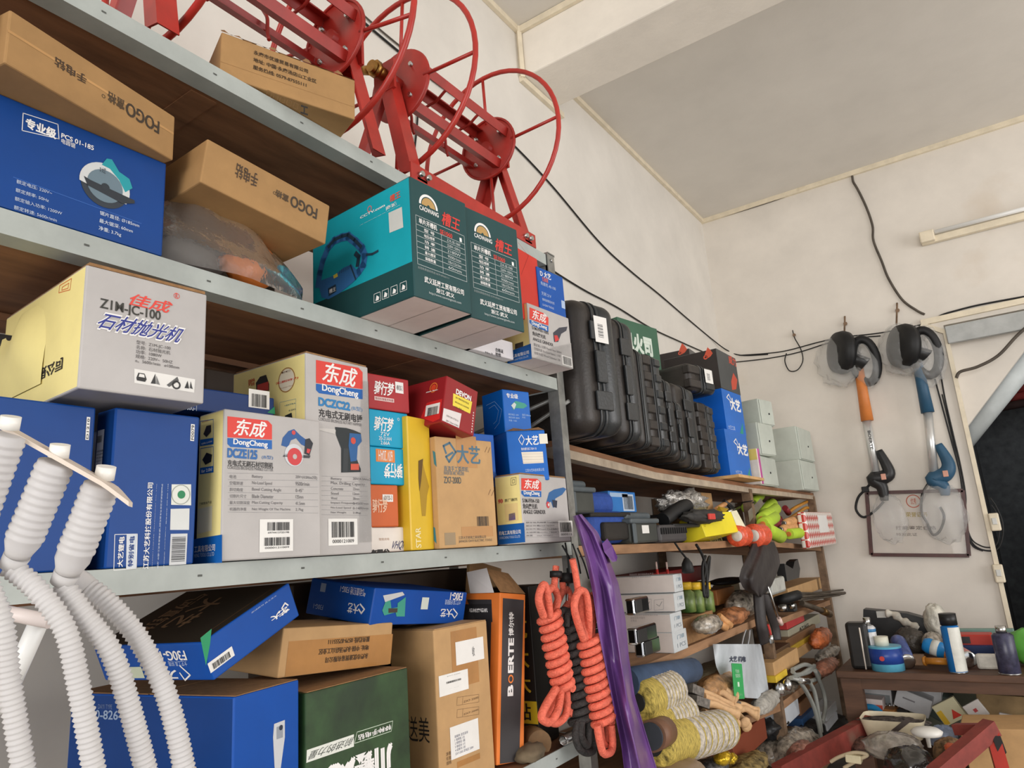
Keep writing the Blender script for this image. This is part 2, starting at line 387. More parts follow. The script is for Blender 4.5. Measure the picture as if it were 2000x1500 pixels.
# cream cable trunking along the edges of the ceiling
t1 = MB().bar((XW + 0.012, 3.08, ZC - 0.016), (XW + 0.012, YB, ZC - 0.016), 0.022, 0.032, PVC)
struct('trim_1', t1)
t2 = MB().bar((XW, YB - 0.012, ZC - 0.018), (4.5, YB - 0.012, ZC - 0.018), 0.024, 0.036, PVC)
struct('trim_2', t2)
t3 = MB().bar((XW + 0.012, -3.4, ZN - 0.016), (XW + 0.012, 2.73, ZN - 0.016), 0.022, 0.032, PVC)
t3.bar((XW + 0.014, 2.729, ZN - 0.02), (4.5, 2.729, ZN - 0.02), 0.02, 0.036, PVC)
struct('trim_3', t3)
t4 = MB().bar((XW + 0.016, 2.729, ZN), (XW + 0.016, 2.729, 3.80), 0.022, 0.03, PVC).bar((XW + 0.012, 2.72, 3.796), (XW + 0.012, 3.14, 3.796), 0.022, 0.032, PVC)
struct('trim_4', t4)
# door opening to the dark store room, the sloping stair edge above it
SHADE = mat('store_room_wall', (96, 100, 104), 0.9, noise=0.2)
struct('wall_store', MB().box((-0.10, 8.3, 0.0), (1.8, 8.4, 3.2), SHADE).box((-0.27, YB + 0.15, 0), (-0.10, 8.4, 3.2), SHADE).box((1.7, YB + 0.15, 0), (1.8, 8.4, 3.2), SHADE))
LINT = mat('grey_lintel_paint', (176, 178, 176), 0.8, noise=0.08)
struct('trim_5', MB().rbox((-0.095, YB - 0.05, 2.60), (1.3, YB - 0.001, 2.72), LINT, 0.006))
# wall panel above the slope (underside of a stair), with the grey-white pipe along it
a0, a1 = (-0.09, 1.90), (1.15, 3.34)
M_ = Matrix(((1, 0, 0, 0), (0, 0, -1, YB + 0.14), (0, 1, 0, 0), (0, 0, 0, 1)))
struct('wall_stair', MB().prism([(-0.10, 2.04), (0.52, 2.72), (0.52, 2.74), (-0.10, 2.74)], 0.06, PLASTERB, M_))
PIPE = mat('grey_white_pipe_paint', (196, 202, 202), 0.5, noise=0.08, scale=8)
thing('stair_pipe', 'thick grey-white pipe slanting up across the dark doorway', 'pipe',
      MB().cyl(ony(1876, 862, 5.78), ony(2050, 645, 5.78), 0.080, PIPE, 28))
# door edge trunking
struct('trim_6', MB().bar((-0.098, YB - 0.012, 0.0), (-0.098, YB - 0.012, 2.69), 0.026, 0.024, PVC, (0, 1, 0)).bar((-0.225, YB - 0.012, 2.775), (-0.098, YB - 0.014, 2.688), 0.024, 0.028, PVC)
       .bar((-0.225, YB - 0.012, 2.785), (1.3, YB - 0.012, 2.80), 0.024, 0.038, PVC))
# goods in the store room behind
RED2 = mat('dull_red_sheet', (150, 60, 56), 0.6, noise=0.35, scale=12)
mb = MB()
for i in range(9):
    mb.tube([(-0.06, 6.95, 2.30 + 0.06 * i), (1.6, 6.95, 2.40 + 0.06 * i)], 0.034, RED2 if i % 3 else mat('dark_sheet', (70, 52, 50), 0.7), 8)
thing('corrugated_sheet', 'dark red corrugated sheeting stored high inside the dark doorway', 'sheet', mb)
NAVY = mat('navy_cloth', (44, 54, 82), 0.75, noise=0.3, scale=6)
def parasol(u, v):
    z = 0.25 + 1.95 * v; r = 0.22 * (1 - v ** 1.8) + 0.012; a = 2 * math.pi * u
    k = 1 + 0.12 * math.sin(7 * a); return V((0.34 + r * k * math.cos(a) + 0.05 * v, 6.44 + r * k * math.sin(a), z))
mb = MB().grid(parasol, 42, 16, NAVY, True, True)
thing('folded_parasol', 'dark navy folded parasol standing inside the doorway', 'parasol', mb, [('pole', MB().cyl((0.36, 6.44, 0), (0.40, 6.44, 2.48), 0.014, mat('grey_pole', (120, 120, 118), 0.4, 0.7), 10), None)])
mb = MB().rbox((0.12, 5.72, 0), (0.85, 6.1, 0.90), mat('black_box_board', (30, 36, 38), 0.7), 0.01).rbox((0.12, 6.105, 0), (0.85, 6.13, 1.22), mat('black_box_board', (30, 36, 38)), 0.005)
thing('dark_chair', 'dark blue-green chair back just inside the doorway', 'chair', mb)
mb = MB().blob((0.45, 5.82, 1.03), (0.11, 0.09, 0.10), CLEAR, 12, 0.25, 9, 5)
thing('plastic_bag', 'clear bag of red and white goods hanging inside the doorway', 'bag', mb, [('contents', MB().blob((0.45, 5.82, 1.02), (0.075, 0.055, 0.065), mat('red_white_goods', (190, 120, 110), 0.5, noise=0.6, scale=30), 10, 0.3, 9, 3), None)])
mb = MB().cyl((0.415, 5.77, 1.53), (0.49, 5.71, 1.33), 0.014, mat('white_handle', (210, 210, 205), 0.4), 12)
thing('hand_tool', 'white-handled tool hanging inside the dark doorway', 'tool', mb)

# ================================================================== front rack
def lip(z0, y0, y1, x=-1.0):
    m = MB(); m.box((x - 0.003, y0, z0), (x, y1, z0 + 0.035), GREYLIP); m.box((x - 0.038, y0, z0), (x - 0.003, y1, z0 + 0.003), GREYLIP)
    y = y0 + 0.08
    while y < y1:                                    # slotted holes
        m.add([(x + 0.0006, y, z0 + 0.0165), (x + 0.0006, y + 0.007, z0 + 0.0165), (x + 0.0006, y + 0.007, z0 + 0.0195), (x + 0.0006, y, z0 + 0.0195)], [(0, 1, 2, 3)], mat('slot_shadow', (92, 94, 90), 0.8)); y += 0.19
    return m
Z3, Z2, Z1, Z4 = 1.431, 1.898, 2.288, 0.940
parts = []
for z in (Z1, Z2, Z3, Z4):
    b = MB().box((-1.435, -0.40, z + 0.0035), (-1.0035, 1.742, z + 0.034), PLY)
    for yy in (0.15, 0.62, 1.2): b.box((-1.43, yy, z + 0.002), (-1.05, yy + 0.05, z + 0.0034), PLY)
    b.box((-1.36, -0.4, z - 0.010), (-1.32, 1.74, z + 0.003), PLY)
    parts.append(('shelf_board', b, None)); parts.append(('shelf_lip', lip(z, -0.40, 1.745), None))
    parts.append(('end_lip', MB().box((-1.435, 1.743, z), (-1.003, 1.746, z + 0.035), GREYLIP), None))
for x, sx in ((-0.9985, -1), (-1.44, 1)):
    for y in (-0.40, 1.747):
        if y > 0: parts.append(('post', MB().angle((x, y, 0), (x, y, Z1 + 0.036 if x > -1.2 else Z1 + 0.03), (0, 1, 0), (sx, 0, 0), RACKSTEEL, 0.036, 0.003), None))
        else: parts.append(('post', MB().angle((x, y, 0), (x, y, Z1), (0, -1, 0), (sx, 0, 0), RACKSTEEL, 0.036, 0.003), None))
parts.append(('cross_brace', MB().tube([(-1.0, 1.765, 1.885), (-1.43, 1.765, 1.80)], 0.006, RACKSTEEL, 6), None))
parts.append(('cross_brace', MB().tube([(-0.99, 1.79, 1.87), (-1.43, 1.79, 1.70)], 0.006, RACKSTEEL, 6), None))
b = MB().box((-1.005, 1.747, Z1 - 0.02), (-0.995, 1.785, Z1 + 0.04), RACKSTEEL).box((-1.03, 1.75, Z1 + 0.038), (-0.995, 1.79, Z1 + 0.044), RACKSTEEL)
b.cyl((-0.995, 1.765, Z1 + 0.018), (-0.988, 1.765, Z1 + 0.018), 0.006, STEEL, 8)
parts.append(('corner_plate', b, None))
thing('storage_rack', 'grey-green slotted-angle steel rack with brown plywood shelves full of tool boxes', 'rack', None, parts)

# ================================================================== back rack, rusty, sagging
def sag_board(pts, t, m, x0=-1.61, x1=-1.077):
    mb = MB()
    for (ya, za), (yb, zb) in zip(pts, pts[1:]):
        mb.add([(x0, ya, za - t), (x1, ya, za - t), (x1, yb, zb - t), (x0, yb, zb - t), (x0, ya, za), (x1, ya, za), (x1, yb, zb), (x0, yb, zb)], [(3, 2, 1, 0), (4, 5, 6, 7), (0, 1, 5, 4), (1, 2, 6, 5), (2, 3, 7, 6), (3, 0, 4, 7)], m)
    return mb
WOOD = mat('weathered_board', (158, 120, 88), 0.8, noise=0.25, scale=7, stretch=(3, 0.5, 3), dark=(96, 66, 46), dthr=0.58)
WOODG = mat('grey_batten', (176, 160, 140), 0.8, noise=0.15, scale=14, dark=(112, 92, 74), dthr=0.6)
parts = []
top = [(1.83, 1.769), (2.58, 1.728), (3.81, 1.710), (5.33, 1.704)]
s2 = [(1.83, 1.456), (2.86, 1.437), (3.81, 1.424), (5.31, 1.338)]
s3 = [(1.83, 1.056), (3.79, 1.056)]; s3b = [(3.81, 1.013), (5.31, 0.985)]
s4 = [(1.83, 0.778), (2.91, 0.733), (3.81, 0.638), (5.31, 0.61)]
s5 = [(1.83, 0.23), (5.31, 0.18)]
parts.append(('shelf_board', sag_board(top, 0.018, PLY), None))
parts.append(('front_batten', sag_board([(y, z - 0.0185) for y, z in top], 0.027, WOODG, -1.115, -1.075), None))
for pts, t in ((s2, 0.030), (s3, 0.032), (s3b, 0.03), (s4, 0.036), (s5, 0.03)):
    parts.append(('shelf_board', sag_board(pts, t, WOOD), None))
for x, sx in ((-1.070, -1), (-1.618, 1)):
    for y, zt in ((3.78, 1.684), (5.30, 1.68)):
        parts.append(('post', MB().angle((x, y, 0), (x, y, zt), (0, 1, 0), (sx, 0, 0), RUSTY, 0.045, 0.004), None))
parts.append(('end_rail', MB().bar((-1.077, 5.34, 1.688), (-1.61, 5.34, 1.688), 0.034, 0.034, RUSTY), None))
parts.append(('wire_tie', MB().tube([(-1.06, 3.775, 1.61), (-1.065, 3.83, 1.615), (-1.12, 3.83, 1.61), (-1.115, 3.77, 1.617), (-1.06, 3.77, 1.62)], 0.003, BLACKR, 6), None))
thing('storage_rack', 'rusty angle-iron rack with sagging old boards holding black tool cases and clutter', 'rack', None, parts)
thing('wooden_offcut', 'pale wooden board offcut lying under the blue boxes on the rusty rack', 'board',
      MB().rbox((-1.25, 3.40, 1.7195), (-1.0, 3.83, 1.7345), mat('pale_pine', (214, 172, 118), 0.7, noise=0.15, scale=10, stretch=(4, 1, 4)), 0.002))

# ================================================================== table at the back wall
TZ = 0.722
TWOOD = mat('dark_table_wood', (92, 64, 47), 0.55, noise=0.25, scale=7, stretch=(0.6, 4, 4), dark=(64, 40, 30), dthr=0.6)
parts = [('table_top', MB().rbox((-0.885, 4.21, TZ - 0.034), (1.4, 5.45, TZ), TWOOD, 0.004), None),
         ('apron', MB().box((-0.875, 4.24, TZ - 0.09), (1.4, 4.27, TZ - 0.035), TWOOD), None),
         ('leg', MB().box((-0.87, 4.235, 0), (-0.775, 4.29, TZ - 0.035), TWOOD), None),
         ('leg', MB().box((-0.87, 5.36, 0), (-0.80, 5.43, TZ - 0.035), TWOOD), None),
         ('leg', MB().box((1.32, 5.36, 0), (1.39, 5.43, TZ - 0.035), TWOOD), None), ('leg', MB().box((1.32, 4.25, 0), (1.39, 4.32, TZ - 0.035), TWOOD), None),
         ('lower_shelf', MB().box((-0.86, 4.25, 0.16), (1.38, 5.41, 0.19), TWOOD), None),
         ('back_panel', MB().box((-0.86, 5.33, 0.19), (1.38, 5.35, TZ - 0.092), mat('mossy_panel', (120, 122, 104), 0.8, noise=0.25, scale=5, dark=(70, 84, 64), dthr=0.6)), None)]
thing('work_table', 'dark brown wooden table against the back wall covered with spray cans', 'table', None, parts)
# ================================================================== boxes on the grey rack
DGREY = card((186, 182, 180)); DYEL = card((250, 233, 158)); WBOT = card((226, 214, 210), 0.6)
DRED, DBLU, INKD, GREYI = (222, 66, 56), (18, 96, 176), (52, 50, 52), (110, 108, 110)
WH = (240, 238, 236)
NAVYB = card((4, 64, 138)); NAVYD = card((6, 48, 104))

def dong(f, x0, y0, x1, y1, ys, yb, sl=0.0):
    """the red-over-blue maker's plate: left x0, right x1, top y0 (at left), split ys, bottom yb; sl = drop from left to right"""
    sl, s1 = sl if isinstance(sl, tuple) else (sl, sl)
    f.poly([(x0, y0), (x1 - 8, y0 + sl * 0.95), (x1, y0 + sl + 8), (x1, ys + s1), (x0, ys)], DRED, 1)
    f.poly([(x0, ys + 1.5), (x1, ys + s1 + 1.5), (x1, yb + s1), (x0 + 6, yb), (x0, yb - 6)], DBLU, 1)
    sl = (sl + s1) / 2
    w_ = x1 - x0; h = ys - y0; hb = yb - ys
    f.text((x0 + w_ * 0.17, ys - h * 0.12 + sl * 0.2, x0 + w_ * 0.86, y0 + h * 0.14 + sl * 0.8), '东成', WH, 0.02, shear=0.15)
    f.text((x0 + w_ * 0.13, yb - hb * 0.16 + sl * 0.15, x0 + w_ * 0.90, ys + hb * 0.14 + sl * 0.9), 'DongCheng', WH, 0.03)

# ---- shelf two (second from the top)
b = Carton(-0.93, 0.30, 0.645, 0.262, 0.28, 0.079, 12.1, col=KRAFTDIM)
b.A.text((106, 128, 169, 149), '手电钻', (70, 52, 36), 0.03, 180)
b.A.text((245, 223, 311, 238), 'FOGO', (60, 48, 36), 0.03, 180).text((209, 197, 243, 197), '富格', (78, 60, 40), 0.03, 180).disc(202, 188, 0.003, (78, 60, 40), 1, 14, 0.002)
b.tape('A', rect=(0.0, 0.045, 0.26, 0.049), col=mat('kraft_crease', (190, 146, 94), 0.8)).done('cardboard_box', 'long kraft cardboard box lying upside down on the dark blue circular saw box', 'box')
b = Carton(-0.95, 0.020, 0.643, 0.255, 0.28, 0.104, -1.9, col=card((120, 74, 54)))
b.done('cardboard_box', 'reddish brown cardboard box at the frame edge beside the long kraft box', 'box')

b = Carton(-1.0, 0.110, 0.4845, 0.444, 0.30, 0.160, 0, col=NAVYB)
A = b.A
A.line([(43, 255), (45, 221), (113, 243), (115, 272), (113, 271)], 0.001, WH, 1).line([(43, 255), (113, 271)], 0.001, WH, 1)
A.text((49, 249, 110, 254), '专业级', WH, 0.035).text((119, 269, 183, 285.5), 'PCS 01-185', WH, 0.02).text((119, 279.5, 147, 281), '电圆锯', WH, 0.0)
A.lines((26, 413, 124, 377), ['额定电压: 220V~', '额定频率: 50Hz', '额定输入功率: 1200W', '额定转速: 5600r/min'], (196, 208, 226), 0.0)
A.lines((192, 453, 272, 434), ['锯片直径: Ø185mm', '最大锯深: 60mm', '净重: 3.7kg'], (206, 216, 230), 0.004)
A.line([(26, 346), (276, 437)], 0.0007, (60, 110, 190), 1)
TEAL_I, SILV = (26, 150, 160), (206, 208, 208)
A.disc(205, 364, 0.034, (44, 52, 62), 2, 28).disc(205, 364, 0.036, SILV, 2.5, 36, 0.0, -0.08, 0.52).disc(205, 364, 0.0255, (104, 124, 136), 3, 28).disc(205, 366, 0.006, (40, 48, 56), 4.5, 14)
A.poly([(208, 310), (218, 312), (232, 336), (252, 350), (258, 368), (244, 376), (232, 352), (214, 330), (198, 322)], TEAL_I, 3)
A.poly([(163, 344), (176, 352), (262, 392), (262, 398), (238, 398), (170, 362)], (40, 46, 54), 4)
A.text((194, 336, 206, 330), 'D 大艺', (60, 70, 80), 0.02, k=4)
b.done('power_tool_box', 'large dark blue printed circular saw box on the second shelf', 'box')

b = Carton(-0.951, 0.582, 0.606, 0.248, 0.15, 0.081, -2.7, -6.5, 1.7, col=KRAFTDIM)
b.A.text((458, 345, 505, 341), '手电钻', (70, 52, 36), 0.02, 180).text((566, 402, 620, 408), 'FOGO', (60, 48, 36), 0.03, 180).text((537, 383, 564, 383), '富格', (78, 60, 40), 0.03, 180).disc(536, 377, 0.003, (78, 60, 40), 1, 14, 0.002)
b.done('cardboard_box', 'kraft cardboard box tilted on top of the bagged power tool', 'box')

TEALB, DKGRN = card((26, 164, 180)), card((34, 72, 74))
def caowang(b, n):
    A = b.A; gold = (186, 150, 92)
    def q(x, y): return x, y
    U = lambda u: u * b.L; W_ = lambda v: v * b.H
    def T(u0, v0, u1, v1, t, c, **k): A.textuv((U(u0), W_(v0), U(u1), W_(v1)), t, c, **k)
    cu, cv = U(0.30), W_(0.80); r = b.H * 0.105
    for r0, r1, c, a0, a1 in ((r * 0.80, r, WH, 0.0, 0.5), (r * 0.15, r * 0.72, gold, 0.0, 0.5)):
        nn = 16; A.mb.add([A.at(cu + math.cos(math.pi * i / nn) * x, cv + math.sin(math.pi * i / nn) * x, 1) for x in (r0, r1) for i in range(nn + 1)], [(i, nn + 1 + i, nn + 2 + i, i + 1) for i in range(nn)], ink(c))
    T(0.14, 0.745, 0.47, 0.785, 'CAOWANG', WH, bold=0.02); T(0.53, 0.70, 0.86, 0.82, '槽王', (214, 60, 52), bold=0.02, shear=0.1)
    x0, x1, y0, y1 = U(0.07), U(0.93), W_(0.27), W_(0.68)
    for i in range(9):
        y = y0 + (y1 - y0) * i / 8.6 if i < 8 else y1
        A.rectuv((x0, y, x1, y + 0.0009), (190, 198, 198), 1)
    for x in (x0, U(0.5), x1): A.rectuv((x, y0, x + 0.0009, y1 if x != U(0.5) else y0 + (y1 - y0) * 7 / 8.6), (190, 198, 198), 1)
    T(0.12, 0.62, 0.43, 0.67, '单片开槽机', WH, bold=0.02); T(0.48, 0.61, 0.70, 0.65, 'SE1060', (206, 66, 58), bold=0.03)
    A.rectuv((U(0.84), W_(0.615), U(0.88), W_(0.65)), WH, 1)
    for i, (a, c) in enumerate((('型 号', 'Z1K-SE-1060'), ('电压/频率', '220V~50Hz'), ('功 率', '2180W'), ('转 速', '9500r/min'), ('最大槽深', '1100x113.25x1.8mm'), ('装箱数量', '60mm'))):
        y = y0 + (y1 - y0) * (6 - i) / 8.6; d = (y1 - y0) / 8.6
        A.textuv((U(0.20), y + d * 0.2, U(0.38), y + d * 0.8), a, WH, 0.01, k=2); A.textuv((U(0.60), y + d * 0.25, U(0.84), y + d * 0.75), c, (206, 212, 212), 0.0, k=2)
    A.textuv((U(0.07), W_(0.235), U(0.6), W_(0.255)), '全国免费服务热线 0579-87665111', (150, 160, 160), 0.0)
    T(0.17, 0.135, 0.86, 0.19, '武义廷展工贸有限公司', WH, bold=0.015); T(0.36, 0.085, 0.68, 0.125, '浙江·武义', WH, bold=0.015); T(0.24, 0.05, 0.80, 0.075, 'http://www.caowangtools.com', (196, 204, 204), bold=0.0)
b = Carton(-0.841, 0.957, 0.4845, 0.164, 0.315, 0.252, -4.2, col=DKGRN, near=TEALB, bottom=WBOT)
Nf = b.N
Nf.rectuv((0.002, 0.002, b.D - 0.002, b.H * 0.28), DKGRN, 1)
Nf.text((704, 428, 752, 398), 'CCTV.com', WH, 0.03).text((754, 412, 775, 393), '商城', WH, 0.01).text((762, 396, 782, 372), '槽王', (226, 84, 62), 0.02).text((703, 441, 782, 400), '央视网商城优选品牌', WH, 0.0)
Nf.disc(722, 408, 0.007, (210, 110, 110), 1, 16, 0.005)
Nf.poly([(759, 416), (785, 404), (788, 444), (761, 455)], (206, 208, 204), 1)
B1, B2 = (52, 108, 166), (36, 60, 78)
Z = lambda p: [(600 + x * 0.3, 350 + y * 0.3) for x, y in p]
Nf.line(Z([(72, 690), (84, 610), (104, 530), (136, 450), (176, 402), (226, 380), (268, 372), (318, 410), (358, 452), (376, 500), (366, 560), (336, 604), (300, 640)]), 0.0185, B1, 2)
Nf.poly(Z([(70, 668), (176, 628), (240, 575), (290, 556), (322, 590), (330, 640), (300, 672), (214, 742), (140, 782), (96, 770)]), B1, 2.4)
Nf.line(Z([(140, 440), (180, 394), (228, 372), (266, 362), (310, 396), (352, 440)]), 0.008, B2, 3).line(Z([(318, 486), (338, 506), (330, 560)]), 0.011, B2, 3).line(Z([(388, 492), (426, 488), (462, 468)]), 0.005, B2, 3)
for k in range(6): Nf.line(Z([(216 + 12 * k, 596 - 6 * k), (212 + 12 * k, 616 - 6 * k)]), 0.0016, B2, 3)
Nf.line(Z([(284, 560), (318, 652)]), 0.004, B2, 3).poly(Z([(172, 628), (198, 612), (202, 634), (176, 648)]), (226, 206, 80), 3)
Nf.poly(Z([(138, 712), (188, 684), (194, 730), (142, 764)]), B2, 3).text((644, 574, 657, 560), '槽王', WH, 0.01, k=4)
for x in (731, 747, 764, 782):
    y = 592 - (x - 731) * 0.42
    Nf.line([(x, y), (x, y - 17), (x + 12, y - 22), (x + 13, y - 5)], 0.0009, WH, 2, True); Nf.poly([(x + 3, y - 4), (x + 5, y - 15), (x + 10, y - 12), (x + 9, y - 6)], WH, 2)
b.seam('B', False); caowang(b, 0)
b.done('power_tool_box', 'teal and dark green slotting machine box, the nearer one, blue tool on its side', 'box')
b = Carton(-0.841, 1.133, 0.4845, 0.176, 0.25, 0.255, -6.2, col=DKGRN, near=card((28, 58, 60)), bottom=WBOT)
b.seam('B', False); caowang(b, 1)
b.done('power_tool_box', 'dark green slotting machine box, the farther one, beside the red steel frame', 'box')

DBL2 = card((14, 84, 172))
b = Carton(-0.927, 1.497, 0.4845, 0.198, 0.09, 0.150, -3.6, col=DGREY, near=DYEL, bottom=WBOT)
dong(b.A, 1034, 600, 1071, 0, 623, 636, 13)
b.A.lines((1041, 667, 1078, 648), ['S1M-FF03-100S', '角向磨光机', 'ANGLE GRINDER'], INKD, 0.01).lines((1044, 693, 1096, 686), ['额定输入功率 Power Input 850W', '空载转速 No-Load Speed 11000', '砂轮外径 Wheel Diameter 100'], GREYI, 0.0)
b.A.poly([(1080, 650), (1092, 640), (1108, 638), (1106, 646), (1096, 652), (1090, 668), (1082, 668)], (58, 60, 72), 1).poly([(1082, 655), (1088, 655), (1092, 664), (1084, 668)], (206, 60, 60), 2)
b.A.barcode((1098, 712, 1116, 699))
b.N.poly([(991, 688), (1037, 671), (1039, 701), (991, 711)], DBLU, 1).text((994, 702, 1033, 684), '电工具有限公司', WH, 0.015).text((996, 708, 1032, 694), 'DONGCHENG TOOLS CO.,LTD', (200, 216, 236), 0.0)
b.N.poly([(1006, 672), (1022, 667), (1022, 677), (1006, 682)], (70, 62, 50), 1)
film = MB(); film.add([b.p(-.0022, .012, -.001), b.p(-.0022, b.L - .004, -.001), b.p(-.0026, b.L - .004, b.H * .5), b.p(-.0026, .10, b.H * .3)], [(0, 1, 2, 3)], mat('shrink_film', (245, 245, 245), 0.08, trans=0.97, noise=0, bump=0.6, bscale=30))
b.parts.append(('shrink_film', film, None))
b.seam('B', False).done('power_tool_box', 'grey angle grinder box at the end of the second shelf under a small blue box', 'box')
b = Carton(-0.935, 1.576, 0.6355, 0.126, 0.15, 0.1285, -4.6, col=DBL2, near=card((24, 60, 140)))
b.A.text((1055, 539, 1075, 536), 'D 大艺', WH, 0.03).lines((1058, 582, 1084, 555), ['角磨机 40-100', '无刷 21V'], (186, 204, 232), 0.0).lines((1060, 600, 1082, 588), ['使用说明见内页', 'LI-ION TOOLS'], (200, 214, 236), 0.0).text((1059, 549, 1070, 545), '热卖款', (220, 110, 96), 0.02)
b.A.poly([(1096, 586), (1103, 589), (1104, 604), (1097, 601)], (176, 196, 226), 1)
b.N.poly([(1042, 588), (1047, 577), (1050, 584), (1047, 590)], (220, 70, 56), 1)
b.done('power_tool_box', 'small royal blue box standing on the grey angle grinder box', 'box')
b = Carton(-0.985, 1.31, 0.4845, 0.175, 0.07, 0.048, -4, col=card((226, 222, 226)))
b.A.text((948, 690, 962, 690), 'No.2', (60, 60, 66)).lines((968, 696, 988, 684), ['合格证', '检验'], (50, 50, 56), 0.02)
b.done('small_box', 'small white box tucked under the overhanging dark green box', 'box')
b = Carton(-0.935, 1.425, 0.590, 0.165, 0.20, 0.20, 1.5, col=card((206, 56, 44)))
b.A.line([(1012, 474), (1032, 500), (1018, 536)], 0.001, (150, 34, 30), 1)
b.done('red_box', 'plain red creased box behind the farther dark green box', 'box')
b = Carton(-1.065, 1.40, 0.4845, 0.17, 0.15, 0.103, 1.5, col=card((92, 86, 84)))
b.done('small_box', 'dark grey low box carrying the plain red creased box', 'box')

# ---- shelf three
b = Carton(-1.005, 0.205, 0.0165, 0.270, 0.30, 0.219, 0.7, col=NAVYB)
b.sticker('size_label', 'A', (166, 859, 176, 815), lambda f, mb: f.text((167.5, 857, 174.5, 818), 'D1210', (50, 50, 54), 0.01, 90, 3, mb), label='white paper label reading D1210')
b.done('power_tool_box', 'dark blue upright box behind the white funnels, small D1210 label on it', 'box')
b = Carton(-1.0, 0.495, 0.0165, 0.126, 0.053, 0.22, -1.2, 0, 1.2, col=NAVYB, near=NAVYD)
b.sticker('size_label', 'A', (371, 861, 380, 829), lambda f, mb: f.text((372.5, 859, 379, 831), 'F0079', (50, 50, 54), 0.01, 90, 3, mb), label='white paper label reading F0079')
A = b.A
A.line([(222, 1114), (224, 1044), (268, 1043), (266, 1110)], 0.0008, WH, 1, True).poly([(246, 1112), (247, 1044), (267, 1043), (266, 1110)], (206, 212, 220), 1)
A.text((228, 1108, 243, 1048), '大艺锂电', WH, 0.02, 90).text((249, 1107, 263, 1047), '特别省电', (20, 60, 130), 0.03, 90)
A.text((278, 1112, 299, 943), '江苏大艺科技股份有限公司', WH, 0.02, 90).text((296, 1111, 306, 945), 'JIANGSU DARTEK TECHNOLOGY CO., LTD', WH, 0.0, 90)
A.text((309, 1110, 315, 945), '地址: 中国·江苏省南通市海门经济技术开发区北海西路88号', (200, 212, 230), 0.0, 90).text((320, 1110, 327, 945), '公司网站: www.jsdayi.cn  服务热线: 400-808-1308', (200, 212, 230), 0.0, 90)
A.poly([(335, 946), (373, 946), (373, 987), (334, 986)], (224, 226, 218), 1).disc(353, 966, 0.0145, (150, 156, 146), 2, 22, 0.0135).disc(354, 966, 0.006, (30, 132, 84), 2, 16)
A.poly([(333, 994), (370, 993), (369, 1035), (332, 1035)], (214, 216, 214), 1)
A.barcode((330, 1104, 366, 1042), vert=True, white=(204, 206, 208), seed=4)
nl = b.N
b.sticker('barcode_label', 'N', (187, 912, 205, 838), lambda f, mb: (f.barcode((189, 868, 203, 848), mb, 3, None, None, seed=8), f.lines((189, 905, 204, 876), ['充电式角磨机', 'DAYI A0079', '20V 4.0Ah x2', '2021.07.15'], (60, 60, 64), 0, 0, 3, mb)), label='white barcode sticker')
b.done('power_tool_box', 'upright navy box with vertical white company text, right of the D1210 box', 'box')

b = Carton(-0.95, 0.423, 0.2445, 0.171, 0.29, 0.171, -3.3, col=DGREY, near=DYEL, bottom=card((150, 148, 150)))
A = b.A
A.text((252, 596, 334, 590), '佳成', (224, 70, 58), 0.015, shear=0.15).disc(345, 578, 0.0045, (224, 70, 58), 1, 16, 0.0038).text((342.5, 582, 347.5, 574), 'R', (224, 70, 58), 0)
A.text((194, 607, 314, 608), 'Z1M-JC-100', (56, 54, 48), 0.02)
A.text((193, 643, 357, 640), '石材抛光机', WH, 0.055, shear=0.12).text((193.5, 641.5, 356, 641.5), '石材抛光机', (44, 54, 140), 0.015, k=3, shear=0.12)
A.lines((264, 709, 352, 680), ['型号:  Z1M-JC-100', '名称:  石材抛光机', '功率:  1080W', '规格:  220V~  50HZ', '          n。5600r/min   ø100mm'], (92, 88, 88), 0.0, fill=0.75)
A.poly([(262, 720), (381, 741), (379, 767), (262, 748)], (228, 226, 222), 1)
A.poly([(266, 738), (270, 728), (282, 730), (286, 741), (283, 746), (267, 743)], (40, 40, 40), 2).poly([(270, 736), (272, 730), (281, 732), (282, 738)], (228, 226, 222), 3)
A.poly([(294, 749), (303, 730), (304, 750)], (50, 50, 50), 2).poly([(305, 750), (305, 734), (312, 752)], (120, 120, 120), 2).poly([(325, 752), (346, 736), (349, 744), (330, 756)], (90, 90, 90), 2).disc(344, 752, 0.0065, (50, 50, 50), 2, 14, 0.004)
A.poly([(360, 758), (366, 744), (369, 759)], (40, 40, 40), 2).poly([(370, 758), (372, 745), (376, 760)], (60, 60, 60), 2)
N = b.N
N.line([(117, 558), (140, 544), (137, 566), (115, 572)], 0.0011, (220, 120, 70), 1, True).line([(122, 561), (135, 553), (133, 563), (121, 567)], 0.0011, (220, 120, 70), 1, True)
N.text((18, 752, 122, 722), '动工具有限公司', (44, 40, 40), 0.03)
N.poly([(0, 652), (28, 656), (46, 664), (45, 672), (32, 672), (18, 690), (8, 678), (0, 676)], (30, 30, 30), 1)
fl = MB()                                        # raw brown lid edges and the crushed, bulging near flap
fl.box((-0.285, 0.004, 0.1712), (-0.001, 0.168, 0.1755), KRAFT2, b.M); b.parts.append(('lid', fl, 'raw brown cardboard lid edge'))
def crush(u, v):
    x = -0.29 + 0.17 * u; bul = 0.016 * math.sin(math.pi * u) * math.sin(math.pi * v) + 0.006 * math.sin(9 * u + 3 * v) * v
    return b.M @ V((x, -0.002 - bul, 0.03 + 0.135 * v - 0.03 * (1 - u) * v))
b.parts.append(('crushed_flap', MB().grid(crush, 14, 10, DYEL), 'bulging crushed yellow cardboard'))
b.seam('B', True, (90, 84, 80), 0.002)
b.done('power_tool_box', 'grey and yellow stone polisher box with crushed side resting on the dark blue boxes', 'box')

